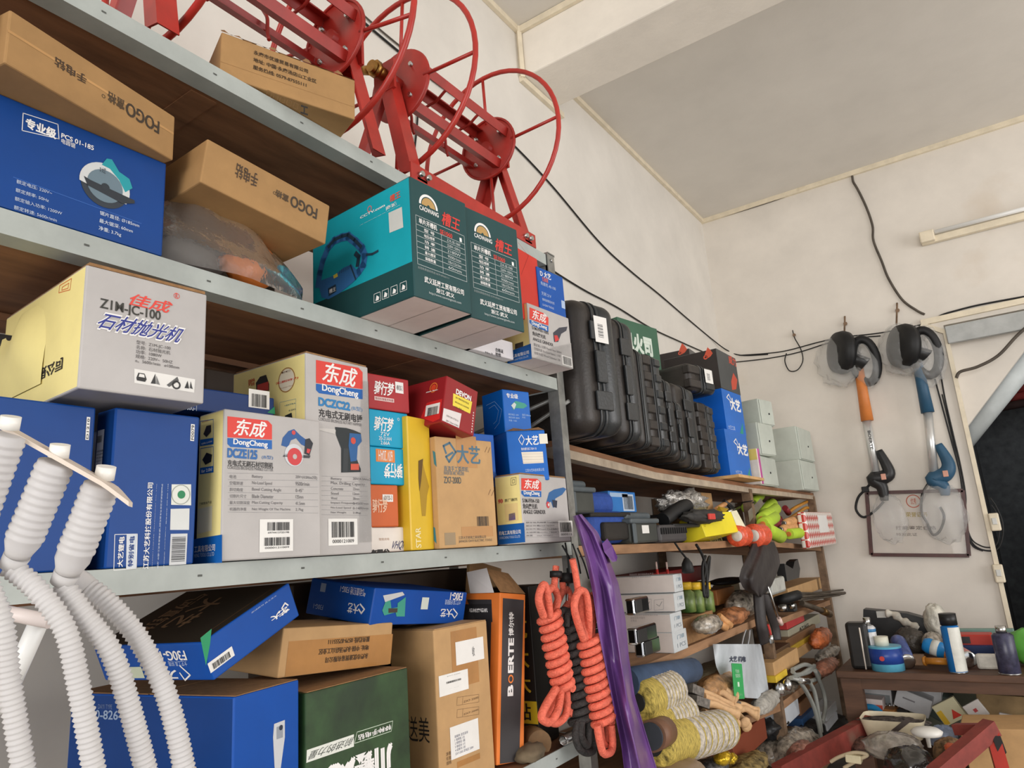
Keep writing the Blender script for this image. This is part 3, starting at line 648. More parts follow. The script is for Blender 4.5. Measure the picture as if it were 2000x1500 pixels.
b = Carton(-1.06, 0.640, 0.262, 0.162, 0.26, 0.040, -3.5, col=card((16, 52, 112)))
b.sticker('barcode_label', 'A', (485, 795, 526, 765), lambda f, mb: f.barcode((487, 796, 524, 770), mb, 3, None, None, seed=3), label='white barcode sticker')
b.A.text((342, 799, 384, 790), '钉枪 F30G-1', (206, 214, 226), 0.0).poly([(522, 806), (536, 794), (537, 809)], (24, 140, 96), 1)
b.done('power_tool_box', 'flat navy nail gun box lying deep on the third shelf behind the upright boxes', 'box')
b = Carton(-1.10, 0.57, 0.0165, 0.23, 0.22, 0.243, -2, col=NAVYD)
b.done('power_tool_box', 'dark navy box hidden behind, carrying the flat nail gun box', 'box')

def spec_table(A, x0, y0, x1, y1, rows, c0, c1, c2, sl):
    """rows: (chinese, english, value); y0,y1 at the left edge; sl: rise per px"""
    n = len(rows); dy = (y1 - y0) / n
    for i in range(n + 1):
        y = y0 + dy * i; A.line([(x0, y), (x1, y + sl * (x1 - x0))], 0.0005, (150, 148, 148), 1)
    for i, (a, b_, c) in enumerate(rows):
        y = y0 + dy * i
        for cx, t, wd in ((c0, a, 6.6), (c1, b_, 3.0), (c2, c, 3.0)):
            if t: A.text((cx, y + dy * 0.8 + sl * (cx - x0), cx + wd * len(t), y + dy * 0.28 + sl * (cx + wd * len(t) - x0)), t, GREYI, 0.0)
b = Carton(-0.986, 0.658, 0.0175, 0.189, 0.07, 0.236, -1.6, 0, 0, col=DGREY, near=DYEL, top=KRAFT2)
A = b.A
dong(A, 444, 813, 531, 0, 854, 873, (9, 4.5))
A.text((444, 893, 502, 880), 'DCZE125', (44, 104, 172), 0.045).text((511, 897, 533, 890.5), '(B型)', (60, 112, 172), 0.0)
A.text((444, 910, 533, 903.5), '充电式无刷石材切割机', (48, 46, 48), 0.012).text((444, 915.8, 533, 915.2), 'CORDLESS BRUSHLESS MARBLE CUTTER', (96, 94, 96), 0.0)
spec_table(A, 445, 924, 621, 1000, [('电池', 'Battery', '20V=(4.0Ahx2块)'), ('空载转速', 'No-Load Speed', '9500r/min'), ('斜切角度', 'Bevel Cutting Angle', '0-45°'), ('切割片尺寸', 'Blade Diameter', '125mm'), ('最大切割深度', 'Max.Cutting Capacity', '41.5mm'), ('机器的净重', 'Net Weight Of The Machine', '2.7kg')], 448, 492, 577, 0.012)
b.sticker('barcode_label', 'A', (506, 1079, 572, 1014), lambda f, mb: (f.barcode((516, 1045, 570, 1017), mb, 3, '6974413720198', None, seed=5), f.barcode((509, 1075, 571, 1046), mb, 3, '0000121009', None, seed=6)), label='white barcode label')
TB, TR = (38, 88, 150), (206, 62, 66)
A.poly([(549, 870), (552, 855), (563, 842), (574, 838), (586, 850), (602, 862), (600, 874), (588, 868), (578, 856), (568, 860), (562, 874)], TB, 1)
A.disc(574, 889, 0.0195, (206, 208, 212), 2, 24).disc(575, 892, 0.0150, TR, 3, 24).disc(575, 892, 0.0045, (190, 180, 176), 4, 12)
A.poly([(596, 858), (604, 856), (611, 866), (604, 890), (594, 886)], (40, 42, 50), 2).poly([(599, 876), (606, 878), (603, 886), (598, 884)], TR, 3).disc(573, 845, 0.004, (206, 70, 70), 2, 12)
A.poly([(556, 886), (606, 890), (604, 895), (552, 892)], (60, 60, 66), 2)
N = b.N
for y0, y1 in ((823, 871), (876, 926)):
    N.line([(392, y0), (417, y0 - 4), (417, y1 - 4), (391, y1)], 0.001, DBLU, 1, True); N.poly([(391, y1 - 12), (417, y1 - 16), (417, y1 - 4), (391, y1)], DBLU, 1)
N.poly([(398, 848), (404, 832), (413, 830), (413, 843), (404, 854)], (46, 40, 46), 2).poly([(396, 898), (404, 884), (415, 888), (413, 902), (402, 908)], (36, 36, 40), 2)
N.text((394, 869, 415, 860), '4.0Ah Li-ION', WH, 0.02).text((394, 924, 415, 913), 'for 2.0h!', WH, 0.03).text((395, 826, 408, 820), 'EXTRA', (180, 110, 70), 0.0)
N.text((390, 987, 414, 978), '了解更多产品', (60, 56, 50), 0.0).poly([(387, 994), (415, 988), (414, 1036), (386, 1043)], (232, 224, 190), 1)
N.poly([(379, 1053), (434, 1044), (434, 1099), (377, 1103)], DBLU, 1).text((380, 1080, 421, 1062), '工具有限公司', WH, 0.015).text((380, 1090, 419, 1078), 'HENG TOOLS CO.,LTD', (206, 220, 238), 0.0)
b.done('power_tool_box', 'grey cordless marble cutter box with yellow side at the shelf front', 'box')

b = Carton(-0.989, 0.822, 0.0175, 0.158, 0.21, 0.362, 1.1, col=DGREY, near=DYEL, top=KRAFT2)
A = b.A
dong(A, 617, 703, 708, 0, 748, 768, (16, 12))
A.text((622, 792, 683, 787), 'DCZC22', (40, 126, 186), 0.045).text((686, 802, 707, 796), '(B型)', (90, 140, 190), 0.0).text((622, 814, 707, 811), '充电式无刷电锤', (44, 42, 44), 0.015).text((622, 821, 706, 827.5), 'CORDLESS BRUSHLESS ROTARY HAMMER', (110, 108, 110), 0.0)
A.poly([(622, 836), (652, 838), (656, 840), (654, 848), (622, 840)], (200, 196, 192), 2).poly([(654, 834), (676, 836), (690, 840), (704, 846), (706, 862), (694, 870), (690, 880), (704, 916), (704, 922), (666, 923), (666, 876), (656, 850)], (34, 42, 46), 2)
A.poly([(682, 846), (704, 848), (706, 862), (698, 872), (696, 900), (684, 902), (680, 870)], (34, 92, 150), 3).disc(689, 861, 0.0065, (206, 76, 60), 4, 14).poly([(670, 876), (680, 876), (678, 922), (668, 922)], (50, 56, 60), 3).poly([(684, 906), (700, 906), (700, 918), (684, 918)], (206, 84, 64), 4)
spec_table(A, 628, 930, 717, 1005, [('', 'Battery', '20V(4.0Ahx2)'), ('', 'Max. Drilling Capacity', ''), ('', 'Concrete', '22mm'), ('', 'Steel', '13mm'), ('', 'Wood', '28mm'), ('', 'Impact Frequency', '0-4500/min'), ('', 'No-Load Speed', '0-1400/min'), ('', 'Net Weight', '2.8kg')], 628, 646, 689, 0.02)
b.sticker('barcode_label', 'A', (641, 1066, 697, 1013), lambda f, mb: f.barcode((642, 1066, 696, 1014), mb, 3, '0000121009', None, seed=9), label='white barcode label')
N = b.N
N.disc(560, 742, 0.0235, (168, 120, 70), 1, 28, 0.0215).disc(560, 742, 0.021, (238, 228, 206), 1, 28).text((551, 730, 568, 722), 'EC', (90, 52, 40), 0.03).text((539, 752, 583, 735), '无刷动力', (206, 64, 44), 0.02).text((548, 760, 574, 751), 'Brushless Motor', (170, 120, 90), 0.0)
N.poly([(501, 764), (500, 748), (508, 736), (520, 732), (526, 750), (526, 763)], (36, 32, 34), 1).poly([(503, 764), (503, 752), (525, 745), (525, 762)], (196, 60, 50), 2).text((485, 756, 498, 738), '赠', (206, 110, 60), 0.02)
N.line([(547, 786), (578, 779), (578, 818), (546, 822)], 0.0007, (150, 170, 170), 1, True).text((556, 794, 578, 786), '+EXTRA', (70, 130, 150), 0.01).text((564, 804, 578, 797), '4.0Ah', (90, 110, 110), 0.0).poly([(557, 812), (570, 806), (572, 820), (558, 822)], (40, 44, 44), 2)
fl = MB(); fl.box((-0.205, 0.003, b.H + 0.0002), (-0.002, 0.155, b.H + 0.003), KRAFT2, b.M); b.parts.append(('lid', fl, 'raw brown cardboard lid edge'))
b.parts.append(('shrink_film', MB().add([b.p(-0.0016, b.L - 0.035, 0.02), b.p(-0.0016, b.L - 0.001, 0.02), b.p(-0.0016, b.L - 0.001, b.H - 0.03), b.p(-0.0016, b.L - 0.02, b.H - 0.03)], [(0, 1, 2, 3)], mat('shrink_film', (245, 245, 245))), None))
b.done('power_tool_box', 'tall grey and yellow cordless rotary hammer box behind the marble cutter box', 'box')

def ride(b, k, flip, tagc=None):
    A = b.A; U, W_ = b.L, b.H
    f = (lambda u0, v0, u1, v1: (u0 * U, v0 * W_, u1 * U, v1 * W_)) if not flip else (lambda u0, v0, u1, v1: ((1 - u1) * U, (1 - v1) * W_, (1 - u0) * U, (1 - v0) * W_))
    rot = 180 if flip else 0
    A.textuv(f(0.16, 0.42, 0.62, 0.82), '骑行梦', WH, 0.03, rot, shear=0.1 if not flip else 0)
    return f
b = Carton(-1.02, 1.004, 0.3045, 0.113, 0.20, 0.074, -6, col=card((170, 46, 50)))
f = ride(b, 1, False); b.A.rectuv(f(0.16, 0.25, 0.62, 0.36), (222, 196, 192), 1).textuv(f(0.18, 0.27, 0.60, 0.34), '电动车智能充电器', (150, 50, 52), 0.0)
b.sticker('price_label', 'A', (772, 767, 787, 748), lambda fc, mb: fc.text((774, 762, 785, 754), '48V20-2', (90, 90, 96), 0, 0, 3, mb), label='white tilted paper label')
b.done('charger_box', 'small crimson charger box on top of the charger stack', 'box', None)
b = Carton(-1.02, 1.002, 0.2275, 0.112, 0.20, 0.0762, -4, col=card((12, 158, 198)))
f = ride(b, 2, False); b.A.textuv(f(0.30, 0.30, 0.52, 0.40), '72V', WH, 0.0).textuv(f(0.26, 0.18, 0.56, 0.28), '20-21AH', WH, 0.0).textuv(f(0.30, 0.06, 0.52, 0.16), '2.66A', WH, 0.0).disc(778, 819, 0.003, WH, 1, 14, 0.0022)
b.done('charger_box', 'small cyan charger box under the crimson one', 'box')
b = Carton(-1.02, 1.000, 0.1505, 0.111, 0.20, 0.0762, -3.7, col=card((12, 158, 198)))
f = ride(b, 3, True); b.A.rectuv(f(0.34, 0.06, 0.80, 0.40), (226, 130, 56), 1).textuv(f(0.40, 0.09, 0.74, 0.37), '60V 20AH', WH, 0.0, 180)
b.done('charger_box', 'cyan charger box turned upside down with an orange patch', 'box')
b = Carton(-1.02, 0.997, 0.0665, 0.079, 0.20, 0.0832, -6, col=card((204, 98, 46)))
b.A.textuv((0.012, 0.028, 0.05, 0.055), '骑行梦', (236, 190, 160), 0.03); b.sticker('price_label', 'A', (747, 980, 767, 966), lambda fc, mb: fc.text((749, 977, 765, 968), '60V20-3', (120, 90, 70), 0, 0, 3, mb), label='pale paper label')
b.done('charger_box', 'small orange charger box low in the charger stack', 'box')
b = Carton(-1.02, 0.995, 0.0175, 0.105, 0.20, 0.0486, 0.3, col=card((234, 226, 218)))
b.A.text((724, 1085, 760, 1072), '有限公', (30, 28, 28), 0.05).text((765, 1075, 788, 1056), 'VHQi', (60, 66, 110), 0.0, shear=0.3).text((740, 1056, 760, 1050), '智能充电', (190, 160, 140), 0.0)
b.done('charger_box', 'white box with black print at the bottom of the charger stack', 'box')

YELB = card((222, 184, 52), 0.3)
b = Carton(-1.0, 1.098, 0.0175, 0.078, 0.20, 0.279, 4.1, col=YELB)
A = b.A
A.poly([(821, 898), (824, 898), (830, 922), (838, 950), (834, 968), (831, 1008), (824, 1008), (820, 965), (818, 940)], (176, 140, 36), 1).poly([(817, 900), (826, 896), (825, 906), (822, 940), (819, 960), (817, 935)], (100, 74, 26), 2)
A.text((812, 1070, 821, 1030), 'STAR', (240, 226, 170), 0.02, 90)
b.done('yellow_box', 'tall glossy yellow carton with a long torn slit, beside the charger stack', 'box')

REDD = card((150, 38, 42), 0.22)
b = Carton(-0.952, 1.153, 0.281, 0.106, 0.155, 0.109, -3.6, -12.6, 0.4, col=REDD)
A = b.A
A.text((890, 769, 920, 774), 'DEVON', WH, 0.035).poly([(885, 768), (922, 785), (918, 808), (884, 792)], (236, 214, 70), 1).lines((887, 798, 917, 785), ['20V 锂电充电冲击钻', 'BRUSHLESS HAMMER', '4.0Ah 电池 x2'], (60, 54, 30), 0.0)
A.poly([(866, 797), (901, 808), (896, 836), (863, 821)], (224, 216, 214), 2).lines((870, 826, 896, 818), ['DEVON 5733-LI', '20V 13mm 4.0Ah'], (90, 80, 80), 0.0, k=3)
for i in range(8): A.rectuv((b.L * 0.90, b.H * (0.06 + i * 0.06), b.L * 0.93, b.H * (0.09 + i * 0.06)), (226, 206, 206), 1)
N = b.N
N.disc(847, 757, 0.012, (226, 120, 50), 1, 20, 0.0095).disc(847, 757, 0.0075, (214, 70, 40), 1, 16).text((832, 768, 856, 760), '原装', WH, 0.03)
N.poly([(822, 816), (834, 787), (864, 779), (859, 818), (846, 824)], (206, 40, 40), 1)
b.sticker('barcode_label', 'N', (830, 814, 860, 786), lambda f, mb: f.barcode((832, 816, 859, 790), mb, 3, None, None, seed=11), label='white barcode label')
b.done('power_tool_box', 'dark red cordless drill box tilted on top of the yellow and kraft cartons', 'box')

BLB = card((8, 98, 188), 0.42)
b = Carton(-1.075, 1.40, 0.215, 0.03, 0.20, 0.17, -4, 0, 0, col=card((28, 66, 150)))
b.M = b.M
b.done('power_tool_box', 'narrow royal blue box squeezed upright behind the dark red drill box', 'box')
b = Carton(-1.021, 1.491, 0.300, 0.093, 0.089, 0.117, -16, col=BLB)
A = b.A
A.text((989, 777, 1011, 770), '专业级', WH, 0.02).poly([(999, 790), (1007, 783), (1025, 788), (1030, 793), (1022, 798), (1008, 797), (1002, 801)], (54, 150, 130), 1).poly([(998, 792), (1004, 786), (1008, 790), (1004, 800)], (200, 206, 206), 2).lines((994, 824, 1014, 808), ['额定电压: 220V', '额定功率: 850W', '转速: 11000'], (170, 200, 236), 0.0).lines((1020, 818, 1036, 809), ['盘径100mm', 'M10'], (170, 200, 236), 0.0)
b.N.line([(950, 792), (966, 784), (980, 800), (975, 826), (966, 838)], 0.001, (150, 190, 236), 1).line([(955, 798), (966, 791), (974, 802), (970, 822), (964, 828)], 0.001, (150, 190, 236), 1)
b.done('power_tool_box', 'bright blue box printed with a small grinder, near the rack end', 'box')
b = Carton(-1.003, 1.475, 0.170, 0.110, 0.12, 0.130, -32, 2, 1, col=BLB, top=KRAFT2)
A = b.A
def logo(A, x0, y0, x1, y1, c, rot=0, sl=0.0):
    """the open hexagon arrow beside two characters"""
    w_ = x1 - x0; h = y0 - y1
    A.line([(x0 + w_ * 0.10, y1 + h * 0.75), (x0 + w_ * 0.02, y1 + h * 0.45), (x0 + w_ * 0.16, y1 + h * 0.05), (x0 + w_ * 0.31, y1 + h * 0.45 + sl * w_ * .3), (x0 + w_ * 0.20, y1 + h * 0.95 + sl * w_ * .2), (x0 + w_ * 0.11, y1 + h * 0.75)], max(0.0012, 0.0018 * w_ / 40), c, 2)
    A.text((x0 + w_ * 0.40, y0 + sl * w_ * 0.4, x1, y1 + h * 0.1 + sl * w_), '大艺', c, 0.03, rot)
logo(A, 1012, 870, 1050, 848, WH, 0, 0.0)
A.text((1018, 880, 1047, 873), '角向磨光机 750V-10', WH, 0.0).poly([(1018, 883), (1060, 882), (1062, 904), (1022, 906)], (226, 216, 200), 1)
for i in range(4): A.line([(1020, 887 + i * 5.5), (1061, 886 + i * 5.5)], 0.0005, (170, 160, 150), 2)
A.text((1026, 922, 1062, 914), '江苏大艺科技有限公司', (190, 210, 236), 0.0)
b.sticker('barcode_label', 'A', (1054, 867, 1068, 847), None, (226, 222, 206), label='cream paper label')
tf = MB(); tf.add([b.p(0.0, 0.0, b.H), b.p(0.0, b.L, b.H), b.p(-0.01, b.L * 0.8, b.H + 0.006), b.p(-0.006, b.L * 0.45, b.H + 0.002), b.p(-0.012, b.L * 0.15, b.H + 0.006)], [(0, 1, 2, 3, 4)], KRAFT2); b.parts.append(('torn_lid', tf, 'torn raw cardboard edge'))
b.done('power_tool_box', 'worn blue grinder box with a torn lid above the grey angle grinder box', 'box')
b = Carton(-1.05, 1.36, 0.178, 0.095, 0.15, 0.115, -12, col=card((20, 92, 186)))
b.parts.append(('bubble_wrap', MB().grid(lambda u, v: b.M @ V((0.003 + 0.006 * math.sin(7 * u + 3 * v), b.L * u, -0.028 + 0.05 * v + 0.004 * math.sin(11 * u))), 10, 5, CLEAR), 'clear crumpled film'))
b.done('power_tool_box', 'plain blue box with torn corner left of the worn blue grinder box', 'box')
for (x, y, z, L, D, H, lab, c) in ((-1.06, 1.385, 0.0175, 0.09, 0.15, 0.13, 'plain brown box hidden behind the kraft welding carton', KRAFT2), (-1.06, 1.485, 0.0175, 0.17, 0.12, 0.151, 'brown box hidden behind the grey angle grinder box', KRAFT2), (-1.12, 1.485, 0.170, 0.15, 0.10, 0.127, 'blue box hidden below the bright blue grinder print box', BLB)):
    b = Carton(x, y, z, L, D, H, 0, col=c); b.done('cardboard_box', lab, 'box')

b = Carton(-0.989, 1.173, 0.0175, 0.178, 0.09, 0.240, -7.7)
A = b.A; CI = (72, 108, 128)
A.line([(871, 885), (866, 871), (878, 865), (890, 883), (877, 902), (871, 892), (884, 884)], 0.005, CI, 1); A.text((893, 905, 936, 872), '大艺', CI, 0.03)
A.text((867, 920, 914, 912), '直流手工弧焊机', CI, 0.0).text((867, 927, 906, 922), 'INVERTER ARC WELDER', CI, 0.0).text((867, 944, 900, 932), 'ZX7-200D', (70, 84, 88), 0.01)
A.barcode((929, 1030, 956, 1006), white=None, seed=14).rect((869, 1065, 889, 1040), (150, 128, 96), 1).lines((896, 1062, 960, 1044), ['江苏大艺机电工具有限公司', 'JIANGSU DAYI ELECTRIC TOOLS'], (90, 84, 74), 0.0)
b.tape('A', (893, 912, 929, 853), col=mat('clear_brown_tape', (184, 136, 84), 0.18, noise=0.05)); b.tape('A', (902, 1050, 962, 1027), col=mat('clear_brown_tape', (184, 136, 84)))
for x, y in ((947, 883), (953, 884), (954, 966), (960, 968)): A.line([(x, y), (x + 4, y - 10)], 0.0015, (120, 84, 52), 1)
for y0, y1 in ((880, 912), (1028, 1062)): b.N.poly([(845, y0), (850, y0 + 3), (853, y1), (848, y1 - 6)], (60, 130, 150), 1)
b.done('cardboard_box', 'kraft welding machine carton with a blue-grey logo standing on the third shelf', 'box')

b = Carton(-0.949, 1.436, 0.0175, 0.232, 0.075, 0.166, 1.4, col=DGREY, near=DYEL)
A = b.A
dong(A, 1018, 934, 1057, 0, 957, 970, 1)
A.lines((1022, 1005, 1063, 974), ['S1M-FF04-150', '角向磨光机', 'ANGLE GRINDER'], INKD, 0.012, fill=0.85)
A.poly([(1072, 962), (1082, 956), (1100, 952), (1106, 955), (1098, 966), (1084, 974), (1086, 988), (1080, 992), (1076, 980), (1066, 984)], (48, 100, 156), 1).disc(1070, 986, 0.0085, (206, 64, 70), 2, 14).disc(1071, 986, 0.004, (226, 220, 216), 3, 10).poly([(1078, 976), (1088, 978), (1087, 992), (1080, 990)], (44, 52, 70), 2)
spec_table(A, 1026, 1017, 1091, 1049, [('额定输入功率', 'Power Input', '1500W'), ('额定转速', 'Rated Speed', ''), ('砂轮外径', 'Wheel Diameter', '150'), ('主轴螺纹', 'Spindle Thread', 'M14'), ('净重', 'Net Weight', '')], 1027, 1049, 1077, 0.0)
b.sticker('barcode_label', 'A', (1092, 1049, 1117, 1017), lambda f, mb: f.barcode((1092, 1049, 1117, 1017), mb, 3, '000012', None, seed=15), label='white barcode label')
N = b.N
N.line([(998, 934), (1008, 932), (1008, 946), (998, 948)], 0.001, (60, 60, 60), 1, True).line([(1001, 937), (1005, 936), (1005, 943), (1001, 944)], 0.001, (60, 60, 60), 1, True).text((974, 984, 982, 974), '帅', (206, 60, 70), 0.03).text((986, 981, 1010, 972), '原厂碳刷', (60, 56, 50), 0.01)
N.poly([(994, 1004), (1006, 1001), (1007, 1015), (994, 1017)], (120, 100, 180), 1).poly([(985, 985), (1011, 982), (1013, 1016), (988, 1020)], (240, 214, 150), 1)
N.poly([(972, 1026), (1024, 1021), (1026, 1059), (973, 1064)], DBLU, 1).text((975, 1046, 1017, 1034), '机电工具有限公司', WH, 0.015).text((976, 1054, 1016, 1045), 'DONGCHENG TOOLS CO.,LTD', (206, 220, 238), 0.0)
fl = MB(); fl.box((-0.073, 0.003, b.H + 0.0002), (-0.001, b.L - 0.003, b.H + 0.003), KRAFT2, b.M); b.parts.append(('lid', fl, 'raw brown cardboard lid edge'))
b.done('power_tool_box', 'grey angle grinder box with yellow and blue side overhanging the shelf end', 'box')

# ---- fourth shelf
b = Carton(-1.005, 0.665, -0.153, 0.189, 0.257, 0.061, 6.9, 22.8, -1.0, col=card((8, 76, 164)), top=card((46, 42, 36), 0.5))
A = b.A
A.text((546, 1206, 562, 1182), '艺', WH, 0.03, 180).text((531, 1216, 546, 1192), '大', WH, 0.03, 180)
A.line([(562, 1182), (556, 1178), (550, 1188), (556, 1196), (562, 1190)], 0.0025, WH, 2)
A.text((490, 1196, 540, 1164), '大艺工具 好用耐造', (190, 206, 230), 0.0, 180)
A.poly([(391, 1246), (413, 1228), (410, 1258), (402, 1300)], (34, 150, 100), 1)
b.sticker('barcode_label', 'A', (411, 1315, 452, 1262), lambda f, mb: f.barcode((413, 1312, 450, 1268), mb, 3, None, None, seed=21), label='white barcode sticker')
N = b.N
N.text((318, 1290, 360, 1270), 'F30G-1', WH, 0.03, 180).text((332, 1301, 364, 1290), '大艺工具 好用', (190, 206, 230), 0.0, 180).text((322, 1332, 344, 1308), '大', WH, 0.03, 180).line([(352, 1300), (372, 1318), (362, 1328), (352, 1314)], 0.0025, WH, 2)
b.sticker('paper_label', 'N', (258, 1324, 276, 1302), None, (206, 214, 190), label='small pale green label')
b.T.rectuv((0.02, 0.02, 0.17, 0.022), (96, 70, 46), 1)
b.T.textuv((0.05, 0.10, 0.15, 0.16), '大艺', (120, 96, 72), 0.02, 180); b.T.textuv((0.03, 0.17, 0.17, 0.21), '气动直钉枪', (120, 96, 72), 0.02, 180)
b.done('power_tool_box', 'flat blue nail gun box propped at a slant behind the white hoses', 'box')
b = Carton(-1.058, 1.032, -0.119, 0.363, 0.166, 0.071, 8.3, -5.9, 9.4, col=card((8, 76, 164)))
A = b.A
def dayi_flip(A, cx, cy, s, c=WH):
    A.text((cx - 14 * s, cy + 8 * s, cx + 10 * s, cy - 8 * s), '大艺', c, 0.03, 180); A.line([(cx + 12 * s, cy - 8 * s), (cx + 20 * s, cy + 2 * s), (cx + 14 * s, cy + 10 * s), (cx + 9 * s, cy + 2 * s)], 0.003, c, 2)
dayi_flip(A, 873, 1197, 1.0); A.text((878, 1172, 904, 1158), 'F30G-1', WH, 0.03, 180).text((868, 1181, 900, 1172), '大艺工具 好用耐造', (200, 214, 236), 0.0, 180)
A.poly([(748, 1163), (786, 1156), (790, 1162), (752, 1176)], (206, 206, 206), 1).poly([(752, 1176), (762, 1172), (764, 1188), (776, 1186), (776, 1178), (792, 1166), (790, 1204), (774, 1204), (772, 1196), (750, 1202), (746, 1192)], (64, 158, 138), 2).poly([(758, 1188), (776, 1188), (775, 1196), (758, 1197)], (70, 62, 56), 3)
b.sticker('paper_label', 'A', (821, 1190, 838, 1167), None, (214, 222, 214), label='small pale label')
dayi_flip(b.N, 692, 1188, 1.0); b.N.text((664, 1158, 716, 1151), '气动直钉枪 F30G-1', WH, 0.0, 180).rect((625, 1155, 638, 1140), (150, 170, 200), 1).text((612, 1188, 632, 1182), 'F30G-1', (180, 196, 220), 0.0, 180)
b.done('power_tool_box', 'flat blue nail gun box upside down on the kraft cartons, green nailer printed on it', 'box')

b = Carton(-1.054, 0.815, -0.178, 0.282, 0.132, 0.080, 3.0, -4.7, 4.7)
b.tape('A', (556, 1322, 767, 1238), col=mat('brown_packing_tape', (176, 126, 72), 0.2))
b.A.lines((619, 1300, 722, 1240), ['永康市优速贸易有限公司', '地址: 中国·永康汤店山工业区', '服务热线: 0579-87555111'], (66, 48, 30), 0.02, 180, 3)
b.done('cardboard_box', 'kraft carton with upside-down company text lying over the blue and green boxes', 'box')

b = Carton(-1.0, 0.695, -0.4745, 0.139, 0.377, 0.293, 8.8, 0, 0, col=card((10, 78, 168)), near=card((6, 58, 126)))
b.A.poly([(535, 1414), (556, 1406), (556, 1440), (548, 1500), (536, 1500), (533, 1440)], (206, 208, 212), 1).poly([(540, 1420), (552, 1416), (552, 1440), (540, 1444)], (150, 156, 166), 2).disc(548, 1421, 0.004, (40, 50, 70), 3, 12)
b.N.text((186, 1404, 238, 1388), '0-826-', (150, 170, 200), 0.02).text((192, 1384, 220, 1376), 'DAYI TYPE', (110, 130, 170), 0.0)
b.flaps(KRAFT2).done('power_tool_box', 'big royal blue box low on the fourth shelf behind the white hoses', 'box')
CAMO = mat('green_printed_board', (44, 72, 38), 0.45, noise=0.35, scale=14, dark=(26, 42, 28), dthr=0.5)
b = Carton(-1.02, 0.845, -0.4745, 0.250, 0.26, 0.269, 0.0, col=CAMO)
A = b.A
A.poly([(599, 1465), (691, 1434), (691, 1458), (598, 1490)], (226, 228, 220), 1).text((603, 1484, 688, 1440), '前进的力量', (60, 66, 60), 0.0, 180, 2, None, 0.1)
A.line([(697, 1430), (767, 1408), (764, 1428), (692, 1452)], 0.001, (206, 220, 200), 1, True).text((699, 1447, 763, 1414), '特种手电钻', WH, 0.02, 180)
A.text((612, 1560, 764, 1452), '川铁风火', WH, 0.07, 180)
b.flaps(KRAFT2).done('power_tool_box', 'dark green camouflage print hand drill box standing upside down', 'box')

b = Carton(-1.045, 1.205, -0.4745, 0.178, 0.134, 0.325, -3.0)
A = b.A
b.tape('A', (885, 1346, 930, 1224)); b.tape('A', (893, 1500, 937, 1470))
b.sticker('delivery_note', 'A', (891, 1300, 943, 1243), lambda f, mb: f.text((922, 1282, 926, 1262), '收', (90, 90, 90), 0, 0, 3, mb), label='blank white delivery note')
b.sticker('model_label', 'A', (858, 1362, 913, 1306), lambda f, mb: (f.text((872, 1322, 898, 1314), 'ZX7-320S', (50, 50, 50), 0, 0, 3, mb), f.barcode((871, 1336, 900, 1324), mb, 3, None, None, seed=23, margin=0.02), f.text((876, 1346, 896, 1340), '2021-03-08', (90, 90, 90), 0, 0, 3, mb)), label='white label reading ZX7-320S')
for y, t in ((1370, 'ZX7-250S'), (1394, 'ZX7-260S')):
    A.line([(892, y + 8), (893, y - 8), (935, y - 14), (935, y + 1)], 0.0006, (110, 84, 56), 1, True).line([(903, y + 6), (904, y - 9)], 0.0006, (110, 84, 56), 1).text((905, y + 3, 934, y - 10), t, (110, 84, 56), 0.0)
b.sticker('parts_list', 'A', (881, 1485, 933, 1402), lambda f, mb: f.lines((889, 1476, 930, 1420), ['装箱单 送货清单', '1 电焊机 1台', '2 焊把线 1根', '3 地线夹 1只', '4 说明书 1份', 'ZX7-320S 双电压 220V'], (120, 122, 140), 0, 0, 3, mb), label='white packing list')
A.lines((872, 1496, 884, 1464), ['净重', '毛重', '规格'], (110, 84, 56), 0.0)
b.N.text((796, 1446, 838, 1402), '送美', (50, 44, 40), 0.0)
b.flaps(KRAFT).done('cardboard_box', 'tall kraft welder carton with white labels and hand-written characters', 'box')
ORG, CHAR = card((232, 128, 56)), (58, 56, 58)
b = Carton(-1.038, 1.392, -0.4610, 0.096, 0.12, 0.372, -5.8, -7.6, 0, col=ORG)
b.A.poly([(982, 1168), (1023, 1172), (1014, 1487), (976, 1492)], CHAR, 1).textuv((0.033, 0.142, 0.052, 0.164), 'B', WH, 0.04, 90).textuv((0.033, 0.192, 0.052, 0.268), 'ERTE', WH, 0.04, 90).textuv((0.033, 0.274, 0.052, 0.328), '博尔特', WH, 0.025, 90)
b.A.mb.add([b.A.at(0.0425 + math.cos(2 * math.pi * i / 20) * r, 0.1780 + math.sin(2 * math.pi * i / 20) * r, 4) for r in (0.006, 0.0095) for i in range(20)], [(i, 20 + i, 20 + (i + 1) % 20, (i + 1) % 20) for i in range(20)], ink((232, 128, 56)))
b.N.poly([(912, 1171), (960, 1171), (962, 1215), (930, 1215)], CHAR, 1).rectuv((0.0, 0.0, b.D * 0.78, b.H * 0.93), CHAR, 1).text((917, 1196, 953, 1188), '墙材磨墙机', WH, 0.03, k=3)
fl = MB()
fl.add([b.p(0.02, 0.0, b.H), b.p(0.10, 0.0, b.H), b.p(0.10, -0.015, b.H + 0.05), b.p(0.035, -0.012, b.H + 0.058)], [(0, 1, 2, 3)], card((226, 222, 220)))
fl.add([b.p(0.0, 0.0, b.H + 0.001), b.p(0.0, b.L, b.H + 0.001), b.p(0.05, b.L * 0.9, b.H + 0.052), b.p(0.06, 0.01, b.H + 0.06)], [(0, 1, 2, 3)], KRAFT2)
b.parts.append(('torn_flap', fl, 'white and brown torn carton flaps'))
b.done('power_tool_box', 'tall orange and black drywall sander carton with torn flaps', 'box')
kb = Carton(-1.19, 1.45, -0.45, 0.16, 0.012, 0.45, 4, -12)
kb.done('cardboard_sheet', 'large kraft cardboard flap standing behind the orange and black carton', 'cardboard')
